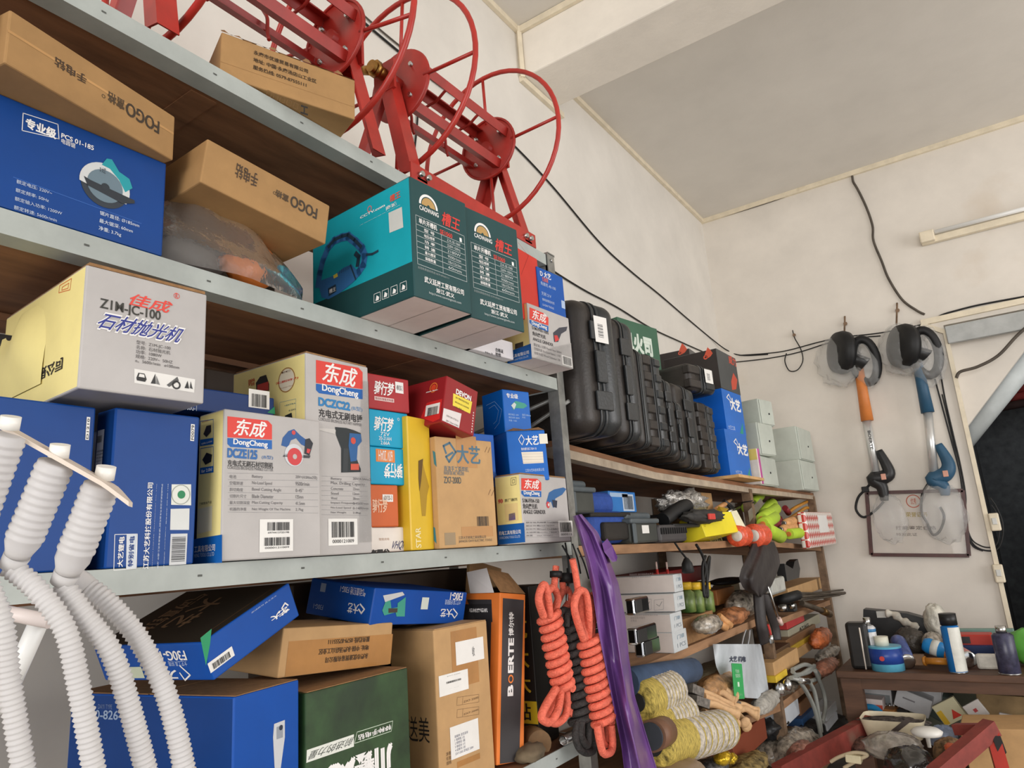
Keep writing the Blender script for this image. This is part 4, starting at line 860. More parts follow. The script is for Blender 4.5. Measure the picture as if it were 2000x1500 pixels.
# kraft carton, torn open, on the top shelf
b = Carton(-1.02, 0.655, 0.8775, 0.262, 0.15, 0.092, -19.9, -1.0, 0, col=KRAFTDIM)
A = b.A
A.lines((494, 138, 618, 139), ['永康市优速贸易有限公司', '地址: 中国·永康汤店山工业区', '服务热线: 0579-87555111'], (62, 46, 30), 0.02)
A.rectuv((0.0, b.H * 0.30, b.L, b.H * 0.305), (150, 110, 66), 1)
for i in range(5): A.line([(520 + 13 * i, 186 + 6 * i), (523 + 13 * i, 176 + 6 * i), (531 + 13 * i, 180 + 6 * i), (528 + 13 * i, 190 + 6 * i)], 0.0006, (110, 80, 48), 1, True)
A.text((587, 221, 601, 210), '工', (40, 34, 28), 0.05)
def torn(u, v):
    return b.p(-0.001 + 0.01 * v, b.L * u, b.H + (0.006 + 0.006 * math.sin(23 * u) + 0.005 * math.sin(51 * u + 1)) * v)
b.parts.append(('torn_edge', MB().grid(torn, 40, 2, KRAFT2, False), 'ragged torn cardboard edge'))
b.done('cardboard_box', 'torn open kraft carton on the top shelf below the red hose reels', 'box')

for (x, y, z, L, D, H, lab) in ((-1.27, 1.02, -0.4745, 0.62, 0.15, 0.44, 'added dark backing box for shade, deep behind the orange and black carton'), (-1.25, 0.55, 0.4845, 0.42, 0.16, 0.30, 'added dark backing box for shade at the back of the second shelf behind the bagged tool'), (-1.31, 0.83, 0.0175, 0.70, 0.11, 0.40, 'added dark backing box for shade at the back of the third shelf behind the tall boxes')):
    Carton(x, y, z, L, D, H, 0, col=card((74, 60, 48))).done('cardboard_box', lab, 'box')  # added dark backing that hides the bright wall and deepens the shelf shade
# ================================================================== red hose reels on the top shelf
REDD2 = mat('red_paint_shop', (164, 42, 34), 0.4, noise=0.14, scale=16, spec=0.5)
def circ(c, r, n=48): return [V((c[0] + r * math.cos(2 * math.pi * i / n), c[1], c[2] + r * math.sin(2 * math.pi * i / n))) for i in range(n)]
def reel(y0, y1, label, swivel=True, a0=85, feet=0.055, xrail=-0.998):
    X, Zc, r = -1.10, 2.665, 0.252; parts = []
    zf = Z1 + 0.0355
    for k, y in enumerate((y0, y1)):
        wh = MB().tube(circ((X, y, Zc), r), 0.0072, REDP, 10, True)
        parts.append(('wheel_rim', wh, None))
        for d in (0, 90, 180, 270):
            a = math.radians(a0 + d + (6 if k else 0)); c_, s_ = math.cos(a), math.sin(a)
            parts.append(('spoke', MB().tube([(X + c_ * 0.085, y, Zc + s_ * 0.085), (X + c_ * r, y, Zc + s_ * r)], 0.0048, REDP, 8), None))
        o = -1 if k == 0 else 1
        fl = MB().lathe((X, y - 0.003, Zc), (X, y + 0.003, Zc), [(0, 0.0), (0, 0.098), (0.002, 0.101), (0.004, 0.101), (0.006, 0.098), (0.006, 0.0)], REDD2, 40)
        fl.tube(circ((X, y - o * 0.004, Zc), 0.098, 40), 0.004, REDD2, 8, True)
        bolts = []
        for d in (40, 130, 220, 310):
            a = math.radians(d); p = V((X + math.cos(a) * 0.062, y, Zc + math.sin(a) * 0.062))
            bolts.append(('bolt', MB().cyl(p + V((0, -0.011, 0)), p + V((0, 0.011, 0)), 0.006, STEEL, 6), None))
        parts.append(('flange_disc', fl, None, bolts))
        parts.append(('hub_tube', MB().cyl((X, y - 0.055 if k == 0 else y - 0.02, Zc), (X, y + 0.02 if k == 0 else y + 0.055, Zc), 0.017, REDD2, 18), None))
        # A-frame: two angle legs from the bearing to the base rails
        yl = y + o * feet
        for xf in (-1.0, -1.27):
            sx = 1 if xf > X else -1
            parts.append(('leg', MB().angle((X + sx * 0.010, yl, Zc + 0.01), (xf - sx * 0.012, yl + o * 0.012, zf + 0.03), (0, -o, 0), (-sx, 0, 0.25), REDP, 0.040, 0.004), None))
        bp = MB().box((X - 0.035, yl - 0.004, Zc - 0.05), (X + 0.035, yl + 0.004, Zc + 0.035), REDP)
        parts.append(('bearing_plate', bp, None))
    for d in (45, 135, 225, 315):
        a = math.radians(d - 20); c = V((math.cos(a), 0, math.sin(a))); t = V((-math.sin(a), 0, math.cos(a)))
        p = V((X, 0, Zc)) + c * 0.088
        parts.append(('drum_bar', MB().angle(p + V((0, y0 + 0.004, 0)), p + V((0, y1 - 0.004, 0)), (t - c).normalized(), (-t - c).normalized(), REDD2, 0.026, 0.003), None))
    for q, (f, d) in enumerate(((0.25, 150), (0.42, 60), (0.62, 150), (0.8, 60))):
        y = y0 + (y1 - y0) * f; a = math.radians(d); pts = []
        for i in range(13):
            b_ = a + math.radians(90 * i / 12); rr = 0.086 - 0.034 * math.sin(math.pi * i / 12)
            pts.append((X + math.cos(b_) * rr, y, Zc + math.sin(b_) * rr))
        parts.append(('hose_clip', MB().tube(pts, 0.0042, REDD2, 8), None))
    ya, yb = y0 - feet - 0.03, y1 + feet + 0.01
    for xf, sx in ((xrail, -1), (-1.27, 1)):
        parts.append(('base_rail', MB().angle((xf, ya, zf), (xf, yb, zf), (sx, 0, 0), (0, 0, 1), REDP, 0.042, 0.004), None, [('bolt', MB().cyl((xf + 0.012, yy, zf + 0.018), (xf - 0.006, yy, zf + 0.018), 0.007, STEEL, 8)) for yy in (ya + 0.03, ya + 0.055, yb - 0.035, yb - 0.06)]))
    for y in (ya + 0.04, yb - 0.04): parts.append(('base_cross_bar', MB().bar((xrail, y, zf + 0.008), (-1.27, y, zf + 0.008), 0.035, 0.006, REDP), None))
    if swivel:
        y = y0 - 0.06
        s = MB().cyl((X, y + 0.015, Zc), (X, y - 0.045, Zc), 0.016, BRASS, 16).cyl((X, y - 0.02, Zc), (X, y - 0.036, Zc), 0.022, BRASS, 6)
        s.cyl((X - 0.01, y - 0.02, Zc + 0.004), (X - 0.052, y - 0.028, Zc + 0.022), 0.012, BRASS, 14).cyl((X - 0.05, y - 0.028, Zc + 0.02), (X - 0.062, y - 0.03, Zc + 0.026), 0.016, BRASS, 6).cyl((X - 0.06, y - 0.03, Zc + 0.025), (X - 0.085, y - 0.034, Zc + 0.036), 0.010, BRASS, 14)
        parts.append(('swivel_fitting', s, 'dull brass hose swivel'))
    return thing('hose_reel', label, 'reel', None, parts)
reel(1.227, 1.624, 'red steel hose reel at the rack end, brass swivel on its hub')
reel(0.600, 1.006, 'red steel hose reel standing behind the torn kraft carton on the top shelf', False, 70, 0.055, -1.22)
mb = MB().rbox((-1.2, 0.02, Z1 + 0.0355), (-0.985, 0.33, Z1 + 0.12), mat('violet_board', (60, 62, 140), 0.5), 0.003)
thing('blue_box', 'violet blue box just showing over the top shelf edge beside the red reel leg', 'box', mb)
# ================================================================== white corrugated funnel spouts near the camera
def smooth(pts, n):
    pts = [V(p) for p in pts]; out = []; k = len(pts)
    for i in range(k - 1):
        p0, p1, p2, p3 = pts[max(i - 1, 0)], pts[i], pts[i + 1], pts[min(i + 2, k - 1)]
        for j in range(n):
            t = j / n; out.append(0.5 * ((2 * p1) + (p2 - p0) * t + (2 * p0 - 5 * p1 + 4 * p2 - p3) * t * t + (3 * p1 - p0 - 3 * p2 + p3) * t ** 3))
    out.append(pts[-1]); return out
def resample(pts, step):
    out = [pts[0]]; acc = 0.0
    for a, b in zip(pts, pts[1:]):
        L = (b - a).length
        while acc + L >= step:
            t = (step - acc) / L; a = a.lerp(b, t); L = (b - a).length; out.append(a.copy()); acc = 0.0
        acc += L
    return out
def ribbed(pts, r, m, pitch=0.0046, amp=0.0010, n=16):
    p = resample(smooth(pts, 30), pitch / 4); return MB().tube(p, [r + amp * (1, 0, -1, 0)[i % 4] for i in range(len(p))], m, n)
def accordion(p0, p1, r, m, pitch=0.0068, amp=0.0012):
    h = (V(p1) - V(p0)).length; prof = [(0, r * 0.6), (0.001, r * 0.92)]; t = 0.004
    while t < h - 0.02:
        prof += [(t, r - amp), (t + pitch * 0.25, r), (t + pitch * 0.5, r), (t + pitch * 0.75, r - amp)]; t += pitch
    prof += [(h - 0.012, r * 0.92), (h - 0.004, r * 0.72), (h, r * 0.66)]
    return MB().lathe(p0, p1, prof, m, 32)
CAPW = mat('white_cap', (246, 244, 238), 0.35, noise=0.02, spec=0.5)
def spout(cap, top, bot, neck, hose, dep, label, hd=None, rpx=34):
    k = dep / FPX; P = lambda q, d=dep: ond(q[0], q[1], d)
    parts = [('cap', MB().cyl(P(cap), P(top), 17.5 * k, CAPW, 24, 18 * k), None),
             ('accordion_body', accordion(P((top[0] - 4, top[1] + 10)), P(bot), rpx * k, WHITEP), None),
             ('neck', MB().cyl(P(bot), P(neck), 24 * k, WHITEP, 24, 21 * k), None)]
    d = [dep + (hd or 0.0) * i / (len(hose) - 1) for i in range(len(hose))]
    parts.append(('corrugated_hose', ribbed([P(neck)] + [P(h, q) for h, q in zip(hose, d)], 19.5 * k, WHITEP), None))
    return thing('funnel_spout', label, 'spout', None, parts, 'white corrugated funnel spouts')
spout((208, 911), (203, 936), (132, 1118), (120, 1140), [(160, 1195), (215, 1270), (250, 1370), (292, 1530)], 0.62, 'white accordion funnel spout, third from the frame edge, beside the dark blue boxes', 0.02)
spout((118, 868), (114, 893), (34, 1085), (20, 1108), [(70, 1150), (125, 1225), (152, 1330), (190, 1540)], 0.60, 'white accordion funnel spout between its two neighbours, cap before the D1210 box', 0.0)
spout((22, 813), (17, 838), (-56, 1040), (-62, 1068), [(-30, 1130), (4, 1220), (18, 1330), (52, 1540)], 0.58, 'white accordion funnel spout cut by the frame edge', 0.0, 36)
P = lambda x, y, d=0.66: ond(x, y, d)
thing('funnel_spout', 'white corrugated hose with a smooth elbow, the one nearest the grey shelf lip', 'spout', None,
      [('elbow', MB().tube(smooth([P(118, 1128), P(150, 1132), P(172, 1150)], 8), 21 * 0.66 / FPX, WHITEP, 20), None),
       ('corrugated_hose', ribbed([P(168, 1146), P(205, 1172), P(262, 1235), P(312, 1325), P(340, 1410), P(368, 1540)], 19 * 0.66 / FPX, WHITEP), None)], 'white corrugated funnel spouts')
a, b_ = ond(-90, 778, 0.580), ond(252, 970, 0.600); d = (b_ - a).normalized(); back = V((-0.5376, 0.8109, 0.2307))
pl = MB()
for i in range(24):
    t0, t1 = i / 24, (i + 1) / 24; L = (b_ - a)
    f = lambda t: a + L * t + V((0, 0, -0.004 * max(0, t - 0.85) / 0.15))
    w_ = lambda t: 0.032 * (1 - 0.8 * max(0, (t - 0.8) / 0.2))
    bk = V((-0.55, 0.82, -0.10)); q = [f(t0), f(t1), f(t1) + bk * w_(t1), f(t0) + bk * w_(t0)]
    pl.add([*q, *[p + V((0, 0, -0.004)) for p in q]], [(0, 1, 2, 3), (7, 6, 5, 4), (0, 4, 5, 1), (3, 2, 6, 7)] + ([(0, 3, 7, 4)] if i == 0 else []) + ([(1, 5, 6, 2)] if i == 23 else []), mat('cream_plastic_strip', (222, 208, 194), 0.45, noise=0.06))
thing('plastic_strip', 'cream plastic hanging strip under the caps of the white spouts', 'strip', pl)
WP = mat('white_pvc_pipe', (232, 232, 230), 0.35, noise=0.03)
mb = MB().cyl(ond(-30, 1188, 0.74), ond(98, 1214, 0.74), 0.0075, mat('pink_white_pvc', (224, 212, 208), 0.4, noise=0.04), 16)
thing('pvc_pipe', 'white plastic pipe stand behind the hanging hoses', 'pipe', mb, [('leg', MB().cyl(ond(78, 1210, 0.75), ond(0, 1385, 0.75), 0.0095, WP, 18), None)])
DBAG = mat('dark_clear_bag', (112, 104, 98), 0.25, noise=0.35, scale=9, bump=0.8, bscale=14, spec=0.6)
mb = MB().blob((-1.19, 0.36, 1.058), (0.16, 0.24, 0.075), DBAG, 20, 0.12, 10, 4)
thing('plastic_bag', 'crumpled dark plastic bag low behind the hanging hoses', 'bag', mb)

# ================================================================== bagged power tool on shelf two
OR2 = mat('orange_tool_plastic', (228, 132, 62), 0.5, noise=0.1)
GR2 = mat('dark_grey_tool', (92, 88, 86), 0.5, noise=0.2)
FILM = mat('smoky_clear_bag', (206, 202, 198), 0.15, trans=0.88, noise=0.05, bump=0.9, bscale=18, spec=0.7)
SB = Z2 + 0.0355
def bagp(u, v):
    from mathutils import noise as nz
    th = 2 * math.pi * u; c = V((-1.105, 0.70, SB)); y = 0.185 * math.cos(th) * (1.06 - 0.42 * v ** 2); x = 0.125 * math.sin(th) * (1.0 - 0.35 * v ** 2)
    z = 0.115 * v + 0.03 * v * math.cos(th + 0.6) * -1
    k = 1 + 0.10 * nz.noise(V((math.cos(th) * 2.2, math.sin(th) * 2.2, v * 3 + 4)))
    if v > 0.999: x *= 0.15; y *= 0.15
    return c + V((x * k, y * k, z * (1 + 0.25 * nz.noise(V((math.cos(th) * 3, math.sin(th) * 3, 1)))) ))
mb = MB().grid(bagp, 44, 14, FILM, True, True)
thing('bagged_power_tool', 'grey and orange power tool wrapped in smoky plastic between two boxes', 'tool', None,
      [('plastic_bag', mb, None), ('motor_body', MB().blob((-1.06, 0.755, SB + 0.065), (0.04, 0.052, 0.045), OR2, 14, 0.05, 6, 2), 'orange motor housing'),
       ('gear_head', MB().blob((-1.085, 0.64, SB + 0.055), (0.05, 0.075, 0.045), GR2, 14, 0.10, 7, 3), None), ('handle', MB().tube([(-1.08, 0.60, SB + 0.08), (-1.08, 0.68, SB + 0.10), (-1.08, 0.75, SB + 0.09)], 0.018, GR2, 12), None)])

# ================================================================== ropes, bungees and the purple bag hung at the rack end
ORO = mat('orange_rope', (240, 116, 92), 0.6, noise=0.16, scale=90, bump=0.5, bscale=220)
BRO = mat('black_rope', (58, 55, 54), 0.7, noise=0.3, scale=90, bump=0.5, bscale=220)
def rope(top, bot, X, m, label, hw=0.024, r=0.0095, top_loops=(), bot_loops=(), tail=()):
    a, b_ = onx(*top, X), onx(*bot, X); L = (b_ - a).length; d = (b_ - a).normalized()
    s_ = V((0.55, 0.83, 0)); s_ = (s_ - d * s_.dot(d)).normalized(); t_ = d.cross(s_)
    n = int(L / (r * 2.05)); pts = []
    for i in range(n * 20 + 1):
        q = 2 * math.pi * i / 20; jit = 1 + 0.06 * math.sin(q * 0.37) 
        pts.append(a + d * (L * i / (n * 20)) + s_ * math.cos(q) * hw * jit + t_ * math.sin(q) * hw * 0.62)
    parts = [('wrapped_coils', MB().tube(pts, r, m, 8), None)]
    for j, lp in enumerate((*top_loops, *bot_loops)):
        parts.append(('loop', MB().tube(smooth([onx(x, y, X + dx) for x, y, dx in lp], 8), r, m, 8), None))
    for lp in tail: parts.append(('tail', MB().tube(smooth([onx(x, y, X + dx) for x, y, dx in lp], 8), r * 0.9, m, 8), None))
    return thing('rope_bundle', label, 'rope', None, parts, 'rope hanks hung at the rack end')
rope((1072, 1200), (1102, 1352), -0.95, ORO, 'orange rope hank wrapped in many turns, nearer the orange and black carton',
     top_loops=[[(1062, 1205, .01), (1052, 1170, .02), (1062, 1142, .02), (1070, 1165, .02), (1074, 1205, 0.01)], [(1068, 1205, 0), (1066, 1165, 0.0), (1080, 1148, 0), (1090, 1170, .0), (1080, 1205, 0)], [(1078, 1205, -.02), (1096, 1160, -.02), (1108, 1152, -.02), (1112, 1175, -.02), (1090, 1205, -.01)]],
     bot_loops=[[(1086, 1345, .01), (1066, 1378, .02), (1058, 1402, .02), (1074, 1410, .02), (1090, 1385, .02), (1096, 1345, 0)], [(1094, 1345, -.01), (1078, 1385, -.01), (1068, 1404, -.01), (1088, 1412, -.01), (1106, 1392, -.01), (1106, 1345, -.01)], [(1100, 1345, -.02), (1112, 1380, -.02), (1110, 1398, -.02)]],
     tail=[[(1082, 1152, 0), (1084, 1128, 0), (1086, 1106, 0)], [(1100, 1150, -.02), (1098, 1130, -.02)]])
rope((1150, 1248), (1180, 1418), -0.91, ORO, 'orange rope hank with long open loops, against the purple bag', 0.026, 0.0095,
     top_loops=[[(1140, 1250, .01), (1122, 1190, .02), (1130, 1156, .02), (1144, 1160, .02), (1150, 1200, .02), (1150, 1250, 0)], [(1144, 1250, 0), (1136, 1195, 0), (1140, 1160, 0), (1152, 1172, 0), (1156, 1215, 0), (1156, 1250, 0)], [(1152, 1250, -.02), (1162, 1190, -.02), (1160, 1164, -.02), (1150, 1170, -.02), (1148, 1200, -.02)]],
     bot_loops=[[(1166, 1416, .01), (1172, 1450, .01), (1180, 1472, .01), (1196, 1462, .01), (1194, 1416, .01)], [(1172, 1416, -.01), (1176, 1446, -.01), (1184, 1452, -.01), (1188, 1416, -.01)]],
     tail=[[(1130, 1160, .01), (1124, 1120, .01), (1118, 1092, .01)]])
rope((1110, 1222), (1140, 1412), -0.955, BRO, 'black rope hank hanging between the two orange ones', 0.031, 0.0092,
     top_loops=[[(1096, 1225, 0), (1092, 1200, 0), (1104, 1192, 0), (1114, 1205, 0), (1112, 1225, 0)], [(1106, 1225, .01), (1108, 1202, .01), (1118, 1196, .01), (1124, 1225, .01)]],
     bot_loops=[[(1128, 1410, 0), (1124, 1440, 0), (1136, 1466, 0), (1156, 1468, 0), (1162, 1445, 0), (1152, 1410, 0)], [(1136, 1410, .01), (1136, 1440, .01), (1148, 1454, .01), (1150, 1410, .01)]])
rope((1172, 1215), (1196, 1392), -0.99, BRO, 'black rope hank half hidden behind the farther orange one', 0.020, 0.0070)
# hooks and tape at the top of the ropes
mb = MB()
for x0, y0, x1, y1 in ((1104, 1060, 1112, 1140), (1098, 1065, 1120, 1110), (1118, 1062, 1134, 1120), (1128, 1070, 1150, 1130), (1108, 1110, 1106, 1215)):
    mb.tube(smooth([onx(x0, y0, -0.985), onx((x0 + x1) / 2 + 2, (y0 + y1) / 2, -0.975), onx(x1, y1, -0.98)], 6), 0.0024, BLACKR, 6)
thing('hook_cluster', 'tangle of black hooks and thin straps tied below the shelf end', 'hook', mb, [('tape_wrap', MB().cyl(onx(1086, 1128, -0.945), onx(1086, 1116, -0.945), 0.016, BLACKR, 14), None), ('tape_wrap', MB().cyl(onx(1106, 1138, -0.962), onx(1106, 1120, -0.962), 0.018, BLACKR, 14), None), ('steel_hook', MB().tube(smooth([onx(1112, 1130, -0.97), onx(1108, 1170, -0.97), onx(1110, 1212, -0.97)], 8), 0.0026, STEEL, 8), None)])
PURP = mat('purple_plastic_film', (112, 72, 140), 0.28, noise=0.2, scale=8, bump=0.25, bscale=12, spec=0.6)
Ls = [(1119, 1008), (1132, 1050), (1146, 1100), (1158, 1160), (1168, 1230), (1184, 1310), (1200, 1390), (1214, 1460), (1222, 1530)]
Rs = [(1136, 1004), (1168, 1040), (1186, 1082), (1208, 1140), (1222, 1210), (1228, 1280), (1240, 1360), (1264, 1440), (1292, 1530)]
def interp(a, v):
    f = v * (len(a) - 1); i = min(int(f), len(a) - 2); t = f - i; return a[i][0] * (1 - t) + a[i + 1][0] * t, a[i][1] * (1 - t) + a[i + 1][1] * t
def bag(side):
    def fn(u, v):
        l, r_ = interp(Ls, v), interp(Rs, v); x = l[0] * (1 - u) + r_[0] * u; y = l[1] * (1 - u) + r_[1] * u
        amp = 0.012 + 0.016 * v; dx = amp * (math.sin(u * 8 + v * 4) + 0.22 * math.sin(u * 19 - v * 9 + 1)) * math.sin(math.pi * min(max(u, 0.02), 0.98)) ** 0.5
        return onx(x, y, -0.885 + dx + side * 0.022 * math.sin(math.pi * u))
    return fn
mb = MB().grid(bag(1), 48, 60, PURP).grid(bag(-1), 30, 30, PURP)
flp = [(1186, 1052), (1196, 1066), (1206, 1088), (1204, 1096), (1196, 1098), (1180, 1078), (1176, 1062)]
fb = MB().add([onx(x, y, -0.855 - 0.006 * (i % 2)) for i, (x, y) in enumerate(flp)] + [onx(x, y, -0.885) for x, y in flp], [tuple(range(7)), tuple(reversed(range(7, 14)))] + [(i, (i + 1) % 7, 7 + (i + 1) % 7, 7 + i) for i in range(7)], PURP)
thing('plastic_bag', 'long shiny purple plastic bag hanging from the rack post', 'bag', mb, [('bag_handle', fb, None)])
# things behind the ropes on the fourth shelf
YBK = card((34, 32, 30)); 
b = Carton(-1.055, 1.60, -0.4745, 0.10, 0.34, 0.385, 2, col=YBK)
b.N.mb.add([], [], YBK)
for i, (t, z0, z1) in enumerate((('锂电', 0.325, 0.365), ('大艺', 0.255, 0.305), ('特大', 0.185, 0.235), ('字大', 0.125, 0.17))):
    b.N.textuv((0.235, z0, 0.325, z1), t, (214, 184, 46), 0.03)
b.N.rectuv((0.16, 0.052, 0.339, 0.105), (206, 176, 40), 1).textuv((0.23, 0.06, 0.32, 0.10), '锤 钻', (40, 36, 30), 0.03)
b.done('power_tool_box', 'black box with yellow characters standing behind the ropes', 'box')
mb = MB().cyl((-1.03, 1.56, 0.995), (-1.10, 1.62, 0.995), 0.030, mat('brown_wood_brush', (128, 98, 66), 0.7, noise=0.3), 18)
thing('wire_cup_brush', 'brown wire cup brush lying behind the orange rope', 'brush', mb, [('spring', MB().tube([V((-1.0 + 0.0, 1.62 + 0.0045 * i / 8, 0.990)) + V((math.cos(i * 0.785) * 0.012, 0, math.sin(i * 0.785) * 0.012)) for i in range(90)], 0.0022, STEEL, 6), None)])
mb = MB().rbox((-1.06, 1.46, 0.978), (-1.0, 1.535, 1.0), mat('leather_brown', (92, 76, 56), 0.6), 0.006)
mb = MB().blob((-1.02, 1.50, 0.99), (0.03, 0.05, 0.02), mat('dusty_cloth', (110, 96, 76), 0.9, noise=0.3), 10, 0.2, 8, 7)
thing('cloth_scrap', 'dusty brown cloth scrap on the fourth shelf beside the orange and black carton', 'cloth', mb)
mb = MB().blob((-0.965, 1.585, 0.80), (0.05, 0.10, 0.10), mat('blue_bubble_film', (90, 140, 176), 0.3, noise=0.3, scale=40, bump=0.6, bscale=80), 14, 0.12, 9, 8)
thing('bubble_wrap_roll', 'blue bubble-textured pack hanging below the fourth shelf lip', 'pack', mb)
# ================================================================== tool cases on the rusty rack
CASEM = mat('case_black_plastic', (40, 43, 45), 0.33, noise=0.16, scale=16, bump=0.10, bscale=120, spec=0.5)
CASEB = mat('case_brown_dust', (48, 43, 40), 0.42, noise=0.25, scale=10, bump=0.10, bscale=120, dark=(66, 58, 52), dthr=0.62)
PAPER = mat('white_paper', (232, 230, 226), 0.6, noise=0.03)
def case(x, y, z, L, D, H, yaw, label, ribs=0, sticker=None, r=0.03, latch=True, tilt=0):
    """a carry case standing on its long edge; x, y, z: near aisle-side bottom corner in world metres"""
    M = Matrix.Translation((x, y, z)) @ Matrix.Rotation(math.radians(yaw), 4, 'Z') @ Matrix.Rotation(math.radians(tilt), 4, 'X')
    parts = []
    r = max(r, 0.028); e = min(r * 0.9, L * 0.34)
    parts.append(('shell', MB().shell(M, D, H, L * 0.495, 0, r, e, CASEB), None))
    parts.append(('shell', MB().shell(M, D, H, L * 0.505, L, r, e * 0.6, CASEM), None))
    M2 = M @ Matrix.Translation((0.004, 0, -0.004)); sm = MB().shell(M2, D + 0.008, H + 0.008, L * 0.48, L * 0.42, r + 0.004, 0.002, CASEM).shell(M2, D + 0.008, H + 0.008, L * 0.52, L * 0.58, r + 0.004, 0.002, CASEM)
    parts.append(('rim', sm, None))
    if latch:
        for v in (0.16, 0.68): parts.append(('latch', MB().rbox((0.001, L * 0.34, H * v), (0.010, L * 0.70, H * (v + 0.14)), CASEM, 0.003, 2, M), None))
        parts.append(('handle', MB().rbox((0.002, L * 0.40, H * 0.36), (0.012, L * 0.62, H * 0.60), CASEM, 0.004, 2, M), None))
    if ribs:
        rb = MB()
        for i in range(ribs):
            v = (i + 0.5) / ribs; rb.rbox((-0.03, -0.004, H * v - H * 0.3 / ribs), (0.006, L * 0.40, H * v + H * 0.3 / ribs), CASEB, 0.004, 1, M)
            rb.rbox((-0.002, L * 0.60, H * v - H * 0.25 / ribs), (0.007, L * 0.93, H * v + H * 0.25 / ribs), CASEM, 0.004, 1, M)
        parts.append(('ribs', rb, None))
    if sticker:
        u0, u1, v0, v1 = sticker; s = MB(); s.box((0.0105, L * u0, H * v0), (0.0113, L * u1, H * v1), PAPER, M)
        for i in range(9): s.box((0.0113, L * (u0 + (u1 - u0) * 0.25), H * (v0 + (v1 - v0) * (0.2 + 0.06 * i))), (0.0115, L * (u0 + (u1 - u0) * 0.65), H * (v0 + (v1 - v0) * (0.22 + 0.06 * i + 0.015 * (i % 2)))), ink((70, 70, 74)), M)
        parts.append(('barcode_label', s, 'white paper label'))
    return thing('tool_case', label, 'case', None, parts, 'black tool cases standing on the rusty rack')
S_ = 1.12
def cs(x, y, z, L, D, H, yaw, label, s=S_, **k): return case(x * s, y * s, 1.45 + z * s, L * s, D * s, H * s, yaw, label, **k)
cs(-0.852, 1.600, 0.290, 0.178, 0.42, 0.378, -14, 'big black case with rounded edges and a white label, nearest the grey rack post', sticker=(0.42, 0.72, 0.66, 0.86), r=0.05)
cs(-0.862, 1.835, 0.288, 0.130, 0.40, 0.382, -11, 'second black rounded case from the grey rack post', r=0.045)
cs(-0.868, 1.992, 0.284, 0.075, 0.36, 0.318, -8, 'thin dull black case squeezed between a rounded case and a ribbed case', latch=False)
cs(-0.871, 2.081, 0.282, 0.120, 0.25, 0.322, -6, 'black case with blocky ribs on its spine in front of the green box', ribs=6, latch=False, r=0.02)
cs(-0.885, 2.225, 0.280, 0.110, 0.23, 0.268, -4, 'plain black case just beyond the ribbed case, white scrap stuck on it', r=0.02)
cs(-0.905, 2.365, 0.272, 0.115, 0.22, 0.222, -2, 'low black case with smooth edge in the middle of the row', r=0.016)
cs(-0.940, 2.520, 0.262, 0.215, 0.20, 0.325, 0, 'wide black case under the small black case', r=0.03, tilt=0)
cs(-0.945, 2.770, 0.258, 0.190, 0.20, 0.292, 0, 'black case with chunky ribs next to the blue boxes', ribs=5, latch=False, r=0.02)
case(-0.968 * S_, 2.790 * S_, 1.45 + 0.600 * S_, 0.24, 0.26, 0.135, -10, 'small black case lying on top of the row, white label on its end', ribs=2, latch=False, sticker=(0.55, 0.85, 0.35, 0.85), r=0.025)
mb = MB().blob((-1.02, 2.62, 1.79), (0.02, 0.03, 0.045), CLEAR, 10, 0.3, 9, 2)
GRNB = card((64, 104, 82))
b = Carton(-1.335, 2.955, 0.345, 0.34, 0.24, 0.705, -10, col=GRNB)
b.A.text((1220, 683, 1271, 661), '风火司', (214, 226, 214), 0.05)
b.done('power_tool_box', 'muted green box standing behind the black cases', 'box')
BKB = card((66, 62, 60))
def fire(f, x, y, s=1.0):
    f.disc(x, y, 0.012 * s, (216, 92, 66), 2, 16, 0.005 * s).poly([(x - 2, y - 4), (x + 4, y - 20), (x + 10, y - 14), (x + 14, y - 8), (x + 10, y - 2), (x + 4, y + 2)], (216, 92, 66), 2)
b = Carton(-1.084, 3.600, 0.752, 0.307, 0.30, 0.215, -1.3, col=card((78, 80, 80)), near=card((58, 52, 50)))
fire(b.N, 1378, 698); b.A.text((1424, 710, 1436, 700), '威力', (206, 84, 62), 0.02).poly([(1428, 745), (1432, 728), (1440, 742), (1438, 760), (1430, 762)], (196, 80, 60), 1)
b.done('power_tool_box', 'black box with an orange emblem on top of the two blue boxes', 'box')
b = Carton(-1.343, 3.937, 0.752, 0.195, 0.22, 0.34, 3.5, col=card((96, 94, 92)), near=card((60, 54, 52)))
fire(b.N, 1328, 690, 0.9)
b.done('power_tool_box', 'black box with an orange emblem standing deeper, partly behind its twin', 'box')
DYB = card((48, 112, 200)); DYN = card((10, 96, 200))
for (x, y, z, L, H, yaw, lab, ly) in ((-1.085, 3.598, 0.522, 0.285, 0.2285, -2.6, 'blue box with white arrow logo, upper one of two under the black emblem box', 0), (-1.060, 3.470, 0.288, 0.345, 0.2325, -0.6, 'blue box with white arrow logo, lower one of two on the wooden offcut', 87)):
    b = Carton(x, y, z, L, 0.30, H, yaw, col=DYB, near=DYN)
    x0 = 1419 + (14 if ly else 0)
    b.A.line([(x0 + 8, 793 + ly), (x0 + 6, 782 + ly), (x0, 776 + ly), (x0 + 4, 770 + ly), (x0 + 9, 782 + ly)], 0.006, WH, 2).text((x0 + 9, 800 + ly, x0 + 25, 783 + ly), '大艺', WH, 0.04)
    b.A.poly([(x0 + 26, 848 + ly), (x0 + 31, 826 + ly), (x0 + 33, 848 + ly)], (50, 150, 130), 1).text((x0 + 4, 838 + ly, x0 + 16, 833 + ly), '大艺工具', (200, 214, 240), 0.0)
    b.done('power_tool_box', lab, 'box')
GRY = mat('grey_green_enclosure_paint', (190, 196, 186), 0.55, noise=0.07, scale=9, dark=(160, 160, 148), dthr=0.66)
